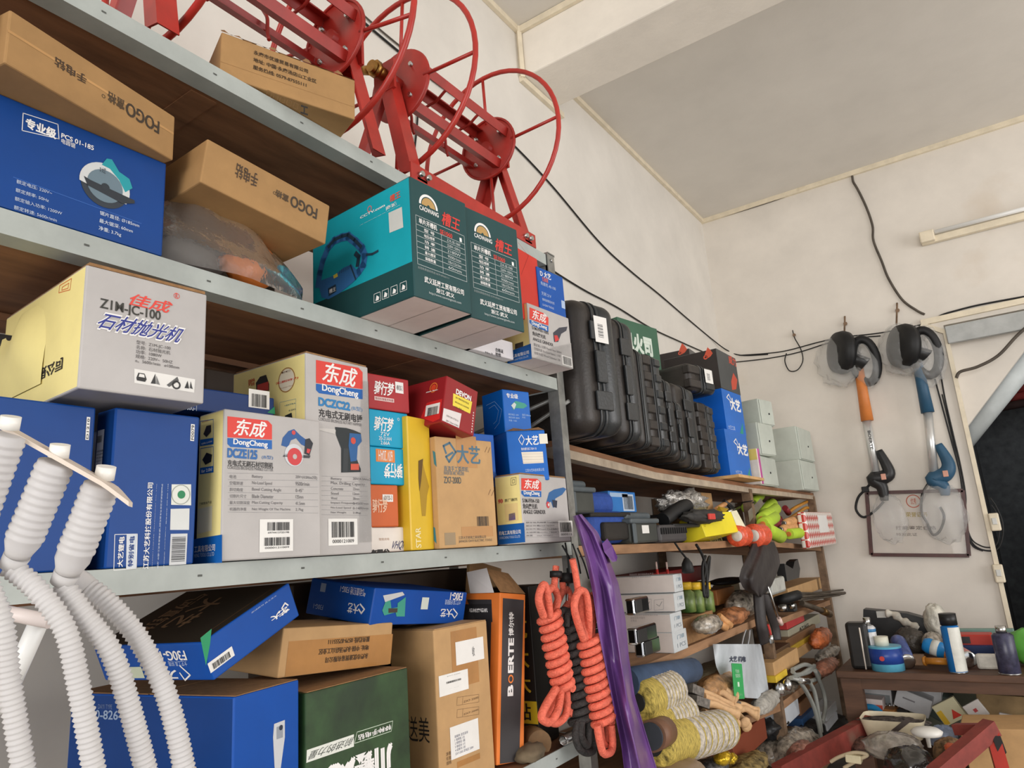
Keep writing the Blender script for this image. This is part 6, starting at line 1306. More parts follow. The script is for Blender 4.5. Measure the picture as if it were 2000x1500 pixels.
thing('tool_case', 'black plastic tool holder with grey sockets beneath the black tape roll', 'case', MB().rbox(onx(1520, 1196, -1.12), onx(1556, 1178, -1.03), BLACKP, 0.006), [('socket', MB().cyl(onx(1528, 1182, -1.03), onx(1530, 1192, -1.03), 0.02, STEEL, 12), None), ('socket', MB().cyl(onx(1546, 1178, -1.03), onx(1548, 1188, -1.03), 0.016, STEEL, 12), None)])
thing('hose_nozzle', 'long dark brass nozzle sticking out below the rods', 'nozzle', MB().tube([onx(1566, 1178, -1.05), onx(1608, 1194, -1.0)], 0.016, ROD, 12), [('tip', MB().cyl(onx(1606, 1193, -1.0), onx(1620, 1199, -0.99), 0.022, mat('dark_brass', (110, 84, 50), 0.4, 0.7), 12), None)])
def endbox(name, lab, px, X, D, c, rest=None, fn=None, **k): return qbox(name, lab, 'box', px, X, D, c, rest, fn=fn, **k)
endbox('small_box', 'red and white small box below the third shelf end bay', (1536, 1206, 1572, 1222), -1.12, 0.12, card((196, 62, 62)))
endbox('small_box', 'pale grey-green box with dark letters on the brown boxes', (1538, 1214, 1604, 1234), -1.14, 0.14, card((176, 172, 150)), fn=lambda b: b.A.textuv((b.L * 0.3, b.H * 0.3, b.L * 0.6, b.H * 0.65), 'ATAG', (60, 58, 54), 0.04))
endbox('small_box', 'brown flat box directly under the pale grey-green box', (1534, 1234, 1596, 1250), -1.12, 0.14, card((130, 96, 66)))
endbox('small_box', 'yellow-edged flat box in the brown stack', (1544, 1250, 1592, 1264), -1.11, 0.14, card((196, 164, 60)))
heap('snack_packet', 'orange and red crinkled packet beside the brown stack', 'packet', (1586, 1226, 1618, 1268), -1.06, mat('orange_red_foil', (190, 104, 60), 0.35, noise=0.6, scale=16, bump=0.5), 0.14, 17, 0.05)
endbox('cardboard_box', 'kraft box, upper one on the fourth shelf end bay', (1540, 1264, 1588, 1284), -1.10, 0.16, KRAFT)
endbox('cardboard_box', 'larger kraft box leaning out beside the rusty post', (1510, 1278, 1562, 1312), -1.05, 0.2, KRAFT)
endbox('small_box', 'yellow plastic block below the larger kraft box', (1515, 1313, 1539, 1327), -1.04, 0.06, card((222, 188, 60)))
endbox('small_box', 'dark brown box behind the leaning kraft box', (1516, 1262, 1545, 1280), -1.10, 0.14, card((86, 66, 48)))
heap('plastic_bag', 'clear bag of pink pads at the rack end', 'bag', (1592, 1288, 1630, 1318), -1.06, mat('pink_goods', (190, 128, 104), 0.4, noise=0.5, scale=20, bump=0.6), 0.14, 18, 0.06)
heap('plastic_bag', 'grey bag of fittings above the pink pads', 'bag', (1596, 1262, 1636, 1290), -1.10, CLB, 0.13, 19, 0.05)
heap('bulb_pack', 'dark pack with bright bulbs beside the rusty post', 'pack', (1516, 1328, 1548, 1356), -1.05, mat('dark_pack', (96, 86, 74), 0.4, noise=0.6, scale=30), 0.25, 20, 0.05)
for x, y, lab in ((1538, 1338, 'bright silver bulb, upper of two by the rusty post'), (1524, 1346, 'bright silver bulb, lower of two by the rusty post')):
    thing('bulb', lab, 'bulb', MB().blob(onx(x, y, -1.0), (0.022, 0.022, 0.028), CHR, 10, 0.02, 5, 1))
GHOSE = mat('grey_hose', (150, 152, 146), 0.45, noise=0.12)
for i, pts in enumerate(([(1545, 1324), (1562, 1332), (1586, 1372), (1600, 1420), (1606, 1470)], [(1578, 1328), (1590, 1350), (1598, 1390), (1604, 1430)], [(1592, 1310), (1608, 1350), (1612, 1380), (1606, 1410)], [(1540, 1326), (1566, 1316), (1590, 1300), (1580, 1312), (1556, 1318), (1548, 1312)], [(1548, 1308), (1572, 1298), (1590, 1306), (1600, 1322), (1584, 1330)])):
    cord('grey_hose', ('grey hose, longest one drooping to the red frame', 'grey hose drooping in the middle of the three', 'grey hose drooping nearest the table leg', 'grey hose coil loop lying on the shelf edge', 'grey hose loop behind the bright coupling')[i], pts, -1.0 - 0.02 * (i > 2), 0.011, GHOSE, cat='hose', group='grey hoses on the end bay')
thing('hose_coupling', 'bright coupling on the grey hoses', 'coupling', MB().cyl(onx(1563, 1329, -0.98), onx(1578, 1331, -0.98), 0.014, STEEL, 12))
# below: end bay lower shelf
endbox('carton', 'white carton with small print on the lower end bay', (1526, 1368, 1562, 1412), -1.08, 0.16, card((196, 200, 206)), fn=lambda b: b.A.lines((1532, 1392, 1548, 1384), ['PVC', 'NO 4'], (110, 116, 130), 0))
endbox('cardboard_box', 'brown box tucked beside the white carton, hoses before it', (1562, 1360, 1592, 1392), -1.12, 0.14, card((140, 100, 70)))
endbox('small_box', 'dull blue pack under the brown box by the hoses', (1566, 1392, 1592, 1410), -1.10, 0.14, card((48, 84, 130)))
endbox('small_box', 'white small box, upper one right of the hoses', (1612, 1378, 1636, 1400), -1.04, 0.12, card((210, 212, 214)))
endbox('small_box', 'white small box, lower one right of the hoses', (1614, 1400, 1638, 1418), -1.03, 0.12, card((206, 208, 212)))
endbox('small_box', 'small white packet behind the hoses', (1596, 1368, 1610, 1388), -1.10, 0.1, card((212, 212, 212)))
heap('tool_heap', 'heap of black hose reels and tools behind the grey hoses', 'tool', (1558, 1404, 1600, 1470), -1.10, mat('black_goods', (36, 35, 36), 0.5, noise=0.5, scale=30, bump=0.5), 0.14, 22, 0.08)
heap('plastic_bag', 'big dusty clear sack at the rusty post foot', 'bag', (1528, 1420, 1582, 1510), -1.05, CLB, 0.13, 23, 0.1)
heap('plastic_bag', 'clear sack of red packets beside the dusty sack', 'bag', (1548, 1446, 1584, 1510), -0.98, mat('red_packets', (170, 120, 104), 0.4, noise=0.5, scale=20, bump=0.7), 0.14, 24, 0.06)
heap('tool_heap', 'dark pump in the shadow between the rack end and table leg', 'tool', (1604, 1398, 1640, 1440), -1.16, BLACKP, 0.2, 25, 0.1)

# ================================================================== fourth shelf of the rusty rack, near bay
ROLB = mat('slate_blue_cloth', (66, 84, 112), 0.85, noise=0.2, scale=12)
y0, y1, z0, z1 = q(1225, 1304, 1356, 1344, -1.06)
p0, p1 = onx(1222, 1334, -1.06), onx(1352, 1308, -1.06)
thing('cloth_roll', 'slate blue cloth roll lying along the shelf under the white boxes', 'roll', MB().tube([p0, p0.lerp(p1, 0.5), p1], [0.045, 0.045, 0.042], ROLB, 16))
y0, y1, z0, z1 = q(1318, 1322, 1362, 1352, -1.06)
thing('black_case', 'rounded black pouch at the end of the slate blue roll', 'pouch', MB().rbox((-1.16, y0, z0), (-1.06, y1, z1), BLACKP, 0.02, 3))
NETY = mat('yellow_brush_netting', (206, 182, 92), 0.7, noise=0.5, scale=60, stretch=(1, 6, 1), bump=0.5, bscale=120); NETW = mat('white_netting', (206, 196, 182), 0.7, noise=0.35, scale=70, bump=0.6, bscale=150)
def netroll(a, b_, r, X, lab, band=True, m=NETY):
    p0, p1 = onx(*a, X), onx(*b_, X); L = (p1 - p0).length; d = (p1 - p0).normalized()
    nt = MB()
    for i in range(7 if band else 4):
        t = L * (0.34 + 0.09 * i); c = p0 + d * t; nt.lathe(c, c + d, [(0, r * 1.015), (L * 0.02, r * 1.03), (L * 0.05, r * 1.03), (L * 0.07, r * 1.012)], NETW, 24)
    return thing('paint_roller_pack', lab, 'roller', MB().lathe(p0, p1, [(0, r * 0.5), (0.004, r * 0.94), (0.02, r), (L - 0.02, r), (L - 0.004, r * 0.94), (L, r * 0.5)], m, 26), [('netting_bands', nt, 'white netting'), ('core', MB().cyl(p0 - d * 0.006, p0 + d * 0.004, r * 0.45, BLACKP, 16), None)], 'netted yellow paint rollers')
netroll((1244, 1372), (1312, 1346), 0.062, -1.03, 'netted yellow roller against the purple bag, highest of the heap')
netroll((1270, 1336), (1326, 1334), 0.045, -1.10, 'netted roller in crinkled silver film behind the highest yellow one', False, FOIL)
netroll((1258, 1420), (1336, 1390), 0.060, -1.02, 'netted yellow roller in the middle of the heap')
netroll((1276, 1456), (1414, 1424), 0.066, -0.98, 'netted yellow roller at the shelf front with a dark core at its end')
thing('cardboard_tube', 'short brown tube with dark inside before the netted rollers', 'tube', MB().cyl(onx(1272, 1438, -0.93), onx(1296, 1428, -0.95), 0.042, card((120, 86, 66)), 20), [('end_disc', MB().cyl(onx(1270.5, 1438.5, -0.93), onx(1272, 1438, -0.93), 0.036, mat('slate_disc', (60, 64, 72), 0.6), 20), 'dark slate end')])
YEL = mat('bright_yellow_plastic', (236, 214, 50), 0.4, noise=0.05)
for x0, y0, x1, y1, lab in ((1332, 1372, 1348, 1392, 'bright yellow plastic block, largest beside the brush handles'), (1346, 1380, 1360, 1390, 'bright yellow plastic block, small one beside the brush handles'), (1346, 1404, 1368, 1416, 'bright yellow plastic block lying lowest above the white netting')):
    a, b_, c, d = q(x0, y0, x1, y1, -1.0); thing('plastic_block', lab, 'block', MB().rbox((-1.04, a, c), (-1.0, b_, d), YEL, 0.006, 2), group='bright yellow plastic blocks')
BRW = mat('raw_brush_wood', (212, 172, 128), 0.6, noise=0.12, scale=20, stretch=(4, 1, 4))
hs = [((1364, 1352), (1444, 1386)), ((1372, 1362), (1440, 1394)), ((1376, 1374), (1440, 1396)), ((1380, 1384), (1438, 1404)), ((1372, 1394), (1440, 1416)), ((1388, 1404), (1436, 1420)), ((1396, 1412), (1432, 1430)), ((1404, 1424), (1430, 1438)), ((1408, 1432), (1428, 1452)), ((1440, 1376), (1480, 1390)), ((1446, 1384), (1482, 1398)), ((1436, 1396), (1456, 1412)), ((1440, 1404), (1460, 1420)), ((1398, 1340), (1440, 1362)), ((1402, 1352), (1438, 1372))]
pl_ = ['topmost, its bristle block showing', 'second from the top, under the bristle block', 'third from the top of the fan', 'fourth from the top of the fan', 'long one at mid-fan beside the yellow blocks', 'short one below mid-fan', 'low one next to the white netting', 'second lowest against the white netting', 'lowest, beside the white netting end', 'upper of two under the shopping bag', 'lower of two under the shopping bag', 'stub between the fan and the shopping bag', 'lower stub between the fan and the shopping bag', 'inside the plastic bag, upper', 'inside the plastic bag, lower']
for i, (a, b_) in enumerate(hs):
    X0 = -1.0 + 0.012 * (i % 3) - 0.02 * (i > 8); p0, p1 = onx(*a, X0 - 0.04), onx(*b_, X0 + 0.02); L = (p1 - p0).length
    pts = smooth([p0, p0.lerp(p1, 0.35) + V((0, 0, 0.008)), p0.lerp(p1, 0.75), p1], 5)
    rr_ = [0.020 - 0.006 * math.sin(math.pi * min(1, k / (len(pts) - 1) * 1.4)) + 0.003 * (k > len(pts) * 0.8) for k in range(len(pts))]; rr_[-1] = 0.008
    thing('brush', 'raw wooden brush handle, ' + pl_[i], 'brush', MB().tube(pts, rr_, BRW, 10, sx=0.8), [('bristle_block', MB().bar(p0 - (p1 - p0).normalized() * 0.07, p0, 0.05, 0.03, mat('grey_bristles', (122, 116, 110), 0.9, noise=0.3, scale=80)), 'grey bristles')] if i in (0, 2, 5, 9) else (), group='wooden brush handles fanned on the shelf')
heap('plastic_bag', 'clear bag of wooden brushes above the handle fan', 'bag', (1364, 1314, 1436, 1360), -1.07, mat('tan_goods_bag', (186, 142, 98), 0.35, noise=0.5, scale=24, bump=0.7, bscale=30), 0.14, 26, 0.06)
heap('plastic_bag', 'long olive-grey clear sack behind the green card', 'bag', (1352, 1294, 1436, 1326), -1.14, mat('olive_sack', (150, 138, 112), 0.4, noise=0.2, bump=0.5), 0.15, 27, 0.08)
GC = card((62, 168, 96))
p = onx(1438, 1366, -0.985)
M = Matrix.Translation(p) @ Matrix.Rotation(math.radians(-10), 4, 'X')
g = MB().rbox((-0.006, -0.01, 0), (0, 0.105, 0.13), GC, 0.002, 1, M); F_ = Face(M @ V((0, -0.01, 0)), (M.to_3x3() @ V((0, 1, 0))), (M.to_3x3() @ V((0, 0, 1))), V((1, 0, 0)), 0.115, 0.13, g)
F_.textuv((0.025, 0.095, 0.07, 0.108), '产品合格', (210, 236, 214), 0.0).textuv((0.022, 0.078, 0.078, 0.092), '检验员印', (210, 236, 214), 0.0).rectuv((0.04, 0.045, 0.062, 0.062), (210, 236, 214), 1).textuv((0.02, 0.012, 0.085, 0.022), '2021.04.16', (150, 206, 160), 0.0)
thing('green_card', 'bright green card with white print stuck in front of the shopping bag', 'card', g)
SHOP = mat('pale_shopping_bag', (190, 196, 202), 0.45, noise=0.12, scale=10, bump=0.4, bscale=16)
Lq = [(1392, 1258), (1398, 1300), (1420, 1350), (1440, 1362)]; Rq = [(1486, 1258), (1494, 1300), (1500, 1340), (1506, 1366)]
def shopf(sd):
    def fn(u, v):
        l, r_ = interp(Lq, v), interp(Rq, v); return onx(l[0] * (1 - u) + r_[0] * u, l[1] * (1 - u) + r_[1] * u, -1.06 + sd * 0.035 * math.sin(math.pi * u) + 0.010 * math.sin(11 * u + 5 * v))
    return fn
mb = MB().grid(shopf(1), 22, 18, SHOP).grid(shopf(-1), 22, 18, SHOP)
def bagtext(mbx, px, t, c):
    vs, fs, x0, y0, tw, th = glyphs(t, 0.04); pts = []
    for x, y in vs:
        X, Y = px[0] + (px[2] - px[0]) * (x - x0) / tw, px[1] + (px[3] - px[1]) * (y - y0) / th
        v = min(max((Y - 1258) / 108, 0), 1); l, r_ = interp(Lq, v), interp(Rq, v); u = min(max((X - l[0]) / (r_[0] - l[0]), 0), 1); pts.append(shopf(1)(u, v) + V((0.0025, -0.0015, 0)))
    mbx.add(pts, fs, ink(c))
bagtext(mb, (1424, 1288, 1456, 1278), '大艺 机电', (60, 66, 84))
thing('shopping_bag', 'pale plastic shopping bag with dark characters hanging by the rusty post', 'bag', mb, [('bag_handle', MB().tube(smooth([onx(x, y, -1.04) for x, y in ((1448, 1262), (1452, 1244), (1456, 1232))], 5), 0.009, SHOP, 8, sx=0.3), None), ('bag_handle', MB().tube(smooth([onx(x, y, -1.04) for x, y in ((1460, 1262), (1463, 1244), (1464, 1232))], 5), 0.009, SHOP, 8, sx=0.3), None)])
heap('plastic_bag', 'crumpled grey bag with black screws at the near bay end', 'bag', (1470, 1352, 1520, 1392), -1.03, mat('grey_crumple', (170, 166, 158), 0.4, noise=0.3, bump=0.7), 0.14, 28, 0.04)
qbox('cardboard_box', 'reddish brown carton below the brush handles', 'box', (1430, 1420, 1500, 1474), -1.10, 0.2, card((130, 66, 46)))
qbox('cardboard_box', 'flat brown board pack at the very bottom under the netted rollers', 'box', (1290, 1474, 1400, 1512), -1.08, 0.22, card((112, 84, 62)))
heap('plastic_bag', 'tan paper sack at the frame bottom beside the purple bag', 'bag', (1270, 1486, 1340, 1530), -0.96, card((150, 128, 106)), 0.15, 29, 0.1)
heap('foil_packet', 'shiny gold foil packet among the rubble at the shelf foot', 'packet', (1402, 1464, 1420, 1496), -0.98, mat('gold_foil', (214, 178, 50), 0.2, 0.7, noise=0.2, bump=0.6), 0.14, 30, 0.03)
heap('foil_packet', 'small gold foil packet beside the larger gold one', 'packet', (1422, 1470, 1434, 1492), -0.98, mat('gold_foil', (214, 178, 50)), 0.3, 31, 0.02)
heap('plastic_bag', 'dark grey bag of screws left of the gold foil', 'bag', (1370, 1480, 1410, 1520), -1.02, mat('dark_screws', (84, 84, 86), 0.4, noise=0.6, scale=40, bump=0.7), 0.14, 32, 0.05)
heap('plastic_bag', 'yellow-brown bag of fittings right of the gold foil', 'bag', (1420, 1480, 1490, 1525), -1.04, mat('yellow_brown_goods', (140, 120, 74), 0.5, noise=0.6, scale=30, bump=0.6), 0.14, 33, 0.07)
heap('tool_heap', 'black tool with a bright tip behind the rusty post foot', 'tool', (1486, 1392, 1518, 1442), -1.16, BLACKP, 0.25, 34, 0.08)
heap('plastic_bag', 'grey sack at the post foot behind the brown carton', 'bag', (1500, 1440, 1524, 1500), -1.14, CLB, 0.13, 35, 0.08)
# ================================================================== things on the back wall and the left wall
def wy(x, y, off=0.0): return ony(x, y, YB - off)
def drywall_sander(lab, head, neck, tub, trig, cordpts, tube_text, NK, off=0.05, plug=None, film=None):
    k = YB / 1.0; parts = []; P_ = lambda q_, o=off: wy(q_[0], q_[1], o)
    (hx0, hy0), (hx1, hy1) = head
    c0, c1 = P_(head[0]), P_(head[1]); s = 0.150
    # sanding disc seen edge-on at an angle and hoop guard
    parts.append(('sanding_pad', MB().lathe(c0 + V((0.055, 0.0, 0)), c0 + V((-0.065, -0.09, 0.012)), [(0, 0.05), (0.0, s), (0.03, s * 1.04), (0.07, s * 0.96), (0.085, s * 0.6), (0.086, 0.05)], BLACKR, 32), None))
    hoop = [c1 + V((math.cos(a) * 0.075, -0.03 * math.sin(a) - 0.02, math.sin(a) * 0.150)) for a in (2 * math.pi * i / 28 for i in range(28))]
    parts.append(('hoop_guard', MB().tube(hoop, 0.030, BLACKR, 12, True), None))
    parts.append(('motor', MB().tube([c0 + V((0.03, -0.03, -0.02)), c1 + V((0, -0.03, -0.03)), P_(neck[0])], [0.05, 0.055, 0.035], BLACKP, 16), None))
    parts.append(('neck_sleeve', MB().tube([P_(neck[0]), P_(neck[0]).lerp(P_(neck[1]), 0.45), P_(neck[1])], [0.030, 0.034, 0.040], NK, 18), None))
    tb = MB().cyl(P_(tub[0]), P_(tub[1]), 0.028, mat('silver_tube', (214, 214, 212), 0.3, 0.55, noise=0.03), 22); parts.append(('pole', tb, 'silver pole'))
    if tube_text:
        a, b_ = P_(tub[0]), P_(tub[1]); d = (b_ - a).normalized(); n = V((0.25, -0.97, 0)).normalized(); w_ = d.cross(n).normalized()
        vs, fs, x0, y0, tw, th = glyphs(tube_text, 0.03); L = (b_ - a).length
        tb.add([a + d * (L * (0.22 + 0.36 * (x - x0) / tw)) + n * 0.0288 - w_ * (0.018 * ((y - y0) / th - 0.5)) for x, y in vs], fs, ink((60, 60, 60)))
    TG = NK if tube_text is None else BLACKP
    hp = [P_(q_) for q_ in trig]; parts.append(('trigger_handle', MB().tube(smooth(hp, 6), [0.024 + 0.024 * math.sin(math.pi * i / (len(hp) * 6 - 6)) for i in range((len(hp) - 1) * 6 + 1)], TG, 16), None, [('switch', MB().rbox(hp[2] + V((-0.01, -0.056, -0.02)), hp[2] + V((0.02, -0.05, 0.02)), mat('label_pink', (206, 150, 130), 0.5), 0.003))]))
    parts.append(('power_cord', MB().tube(smooth([P_(q_, 0.03) for q_ in cordpts], 10), 0.008, BLACKR, 8), None))
    if plug: parts.append(('plug', MB().rbox(P_(plug, 0.05) - V((0.022, 0.015, 0.02)), P_(plug, 0.05) + V((0.022, 0.015, 0.02)), BLACKR, 0.005, 2), None))
    if film:
        for j, (x, y, rx, rz, ry) in enumerate(film): parts.append(('plastic_wrap', MB().blob(wy(x, y, 0.10), (rx, ry, rz), FILMT, 16, 0.16, 14, 40 + j), 'clear plastic wrap'))
    for j, cl in enumerate(range(3)):
        pass
    return thing('drywall_sander', lab, 'sander', None, parts)
ORN, TBL = mat('orange_sleeve', (208, 124, 60), 0.5, noise=0.08), mat('teal_blue_sleeve', (44, 84, 112), 0.5, noise=0.08)
drywall_sander('drywall sander with orange neck and silver pole hanging nearer the corner', ((1636, 692), (1690, 706)), ((1677, 716), (1694, 822)), ((1692, 820), (1710, 922)), ((1716, 880), (1736, 920), (1726, 932), (1706, 936), (1722, 950), (1728, 978)), [(1704, 940), (1690, 956), (1676, 972), (1672, 995), (1686, 1010), (1706, 1000), (1726, 980)], 'BOERTE', ORN, 0.095, (1690, 956), [(1638, 706, 0.155, 0.175, 0.09), (1690, 706, 0.095, 0.18, 0.07), (1738, 1012, 0.10, 0.16, 0.05)])
drywall_sander('drywall sander with teal blue neck and handle hanging nearer the doorway', ((1756, 680), (1808, 690)), ((1790, 700), (1812, 806)), ((1812, 806), (1824, 922)), ((1832, 868), (1852, 905), (1846, 926), (1822, 936), (1842, 950), (1846, 968)), [(1816, 940), (1802, 965), (1800, 1000), (1810, 1020), (1822, 1044), (1836, 1036), (1844, 1010), (1836, 990)], None, TBL, 0.095, None, [(1762, 682, 0.150, 0.175, 0.09), (1808, 694, 0.115, 0.20, 0.07), (1842, 1000, 0.13, 0.19, 0.06)])
for x, y0, y1, lab in ((1650, 618, 656, 'rusty wall hook carrying the orange-necked sander'), (1752, 592, 634, 'rusty wall hook carrying the teal-necked sander')):
    thing('wall_hook', lab, 'hook', MB().tube([wy(x, y0, 0.002), wy(x, y0 + 8, 0.02), wy(x - 1, y1, 0.03)], 0.006, RUSTY, 8).cyl(wy(x + 1, y0 + 14, 0), wy(x + 1, y0 + 14, 0.03), 0.014, RUSTY, 8))
thing('wall_hook', 'rusty nail with a hanging loop of black wire near the corner', 'hook', MB().cyl(wy(1551, 654, 0), wy(1551, 654, 0.04), 0.012, RUSTY, 8), [('wire_loop', MB().tube(smooth([wy(x, y, 0.012) for x, y in ((1548, 645), (1552, 660), (1564, 682), (1568, 704), (1558, 722), (1542, 724), (1533, 706), (1536, 690))], 8), 0.004, BLACKR, 6), None)])
# framed certificate
FR = mat('dark_mahogany_frame', (74, 38, 34), 0.4, noise=0.2, scale=20)
a, b_, c, d = wy(1694, 963), wy(1881, 958), wy(1893, 1085), wy(1703, 1083); o_ = V((0, -0.02, 0)); o2 = V((0, -0.05, 0))
fr = MB()
for p, q_ in ((a, b_), (b_, c), (c, d), (d, a)): fr.bar(p + V((0, -0.02, 0)), q_ + V((0, -0.02, 0)), 0.022, 0.034, FR, (0, -1, 0))
pap = MB().add([p + V((0, -0.008, 0)) for p in (d, c, b_, a)], [(0, 1, 2, 3)], mat('certificate_paper', (232, 222, 210), 0.5, noise=0.04))
cen = (a + b_ + c + d) / 4; U_ = (b_ - a).normalized(); W2 = (a - d).normalized(); FF = Face(d, U_, W2, V((0, -1, 0)), (b_ - a).length, (a - d).length, pap)
def fo(u, v): return d + U_ * u + W2 * v + V((0, -0.0095, 0))
wdt, hgt = FF.w, FF.h
for t, (u0, v0, u1, v1), col in (('优秀', (0.46, 0.80, 0.52, 0.90), (206, 110, 80)), ('荣誉证书', (0.40, 0.60, 0.62, 0.68), (190, 166, 90)), ('技能鉴定合格', (0.28, 0.40, 0.70, 0.46), (120, 110, 100)), ('特发此证', (0.28, 0.30, 0.50, 0.35), (140, 130, 120))):
    vs, fs, x0, y0, tw, th = glyphs(t, 0.01); pap.add([fo(wdt * (u0 + (u1 - u0) * (x - x0) / tw), hgt * (v0 + (v1 - v0) * (y - y0) / th)) for x, y in vs], fs, ink(col))
for x in (0.0,):
    pap.add([fo(wdt * 0.49 + math.cos(i * math.pi / 12) * q_, hgt * 0.85 + math.sin(i * math.pi / 12) * q_) for q_ in (0.038, 0.044) for i in range(24)], [(i, 24 + i, 24 + (i + 1) % 24, (i + 1) % 24) for i in range(24)], ink((206, 110, 80)))
gl = MB().add([p + V((0, -0.013, 0)) for p in (d, c, b_, a)] + [p + V((0, -0.016, 0)) for p in (d, c, b_, a)], [(3, 2, 1, 0), (4, 5, 6, 7)], mat('frame_glass', (250, 250, 250), 0.02, trans=1.0, noise=0, spec=0.5))
thing('framed_certificate', 'certificate under glass in a dark mahogany frame below the sanders', 'frame', fr, [('paper', pap, None), ('glass', gl, None)])
# fluorescent tube
p0, p1 = wy(1800, 474, 0.03), wy(2120, 392, 0.03); d_ = (p1 - p0).normalized()
thing('fluorescent_light', 'cream batten light with an unlit glass tube on the back wall', 'light', MB().bar(p0, p1, 0.045, 0.035, PVC, (0, -1, 0)), [('tube', MB().cyl(p0 + d_ * 0.09 + V((0, -0.045, 0.035)), p1 + V((0, -0.045, 0.035)), 0.0145, mat('tube_glass', (232, 232, 230), 0.15, noise=0, spec=0.7), 16), 'white glass tube'), ('end_cap', MB().rbox(p0 + V((-0.005, -0.062, -0.02)), p0 + V((0.085, 0.0, 0.058)), PVC, 0.008, 2), None)])
# cables
CB = mat('dusty_cable', (84, 76, 68), 0.7, noise=0.2)
def wc(lab, pts, r=0.0045, m=BLACKR, off=0.008, g='cables clipped to the walls', mixed=None):
    P_ = []
    for x, y in pts:
        p = onx(x, y, XW + off)
        P_.append(p if p.y < YB - off and ray(x, y).x < 0 and p.y > 0 else wy(x, y, off))
    return thing('cable', lab, 'cable', MB().tube(smooth(P_, 8), r, m, 6), group=g)
wc('black cable running down behind the hose reels to the corner', [(640, -25), (690, 25), (742, 70), (800, 118), (850, 160), (940, 225), (1010, 290), (1080, 365), (1170, 472), (1230, 528), (1290, 577), (1340, 620), (1390, 662), (1420, 684), (1448, 694), (1500, 692)])
wc('thinner cable beside the black one behind the hose reels', [(656, -25), (702, 22), (752, 66), (806, 110), (852, 150)], 0.0035, CB)
wc('black cable behind the end box and black cases', [(1046, 500), (1070, 522), (1140, 566), (1205, 600), (1270, 640), (1330, 668), (1380, 690)])
wc('two-way cable from the corner across to the sanders', [(1444, 694), (1500, 690), (1540, 684), (1600, 668), (1650, 658), (1720, 650), (1800, 634)], 0.004)
wc('lower cable across the back wall under its twin', [(1430, 708), (1500, 700), (1560, 688), (1640, 664), (1720, 656)], 0.004)
wc('black wire dropping down the wall from the cable behind the reels', [(814, 178), (816, 220), (812, 270), (806, 320)], 0.004)
wc('dusty brown cable winding down from the ceiling trunking', [(1408, 424), (1530, 385), (1648, 340), (1668, 358), (1690, 400), (1704, 440), (1706, 470), (1722, 510), (1736, 545), (1762, 585), (1790, 606), (1806, 614)], 0.008, CB)
wc('black cable curving from the trunking corner towards the lintel', [(1816, 632), (1838, 616), (1870, 606), (1920, 594), (2030, 574)], 0.006)
wc('thick pair of grey cables sagging to the door trunking', [(2040, 610), (1990, 652), (1950, 694), (1910, 716), (1876, 726), (1868, 738)], 0.010, CB, 0.05)
wc('black cable dropping beside the teal sander to the frame corner', [(1836, 722), (1846, 780), (1862, 850), (1876, 910), (1886, 970), (1884, 1010), (1890, 1040), (1900, 1066), (1920, 1076)], 0.005)
wc('second black cable dropping beside the first at the door edge', [(1826, 740), (1842, 800), (1858, 860), (1874, 920), (1884, 990), (1894, 1050), (1914, 1072), (1946, 1074), (1958, 1050), (1958, 1020), (1946, 990), (1934, 972)], 0.005)
wc('third thin cable at the door edge coiling at the switches', [(1840, 770), (1866, 880), (1880, 950), (1892, 1040), (1916, 1066), (1944, 1066), (1952, 1040), (1948, 1006), (1936, 985)], 0.004)
for x, y, lab in ((1940, 1018, 'small cream switch on the door edge, upper'), (1948, 1118, 'larger cream socket on the door edge, lower')):
    p = wy(x, y, 0.0); thing('wall_switch', lab, 'switch', MB().rbox(p + V((-0.02, -0.05, -0.06)), p + V((0.035, -0.001, 0.05)), PVC, 0.008, 2), [('rocker', MB().rbox(p + V((-0.006, -0.056, -0.02)), p + V((0.02, -0.05, 0.02)), mat('white_handle', (210, 210, 205), 0.4), 0.003), None)])

# ================================================================== on the table
def ty(x, y, Y): return ony(x, y, Y)
def can(x0, y0, x1, y1, r, Y, m, lab, cap=None, capf=0.2, nm='spray_can', extra=None, grp='spray cans on the dark table'):
    """standing can: pixel base and top of its axis"""
    p = ty(x0, y0, Y); h = ty(x1, y1, Y).z - TZ; p = V((p.x, Y, TZ + 0.0005)); t = V((p.x, Y, TZ + h)); parts = []
    hb = h * (1 - capf)
    own = MB().lathe(p, t, [(0, r * 0.9), (0.003, r), (hb - 0.012, r), (hb, r * 0.72)] if cap else [(0, r * 0.9), (0.003, r), (h - 0.02, r), (h - 0.006, r * 0.6), (h, r * 0.35)], m, 22)
    if cap: parts.append(('cap', MB().cyl(p + V((0, 0, hb - 0.002)), t, r * (0.94 if cap != STEEL else 0.5), cap, 20), None))
    parts.append(('rim', MB().cyl(p, p + V((0, 0, 0.005)), r * 1.03, STEEL, 22), 'steel base rim'))
    if extra: parts += extra(p, t, r)
    return thing(nm, lab, 'can', own, parts, grp)

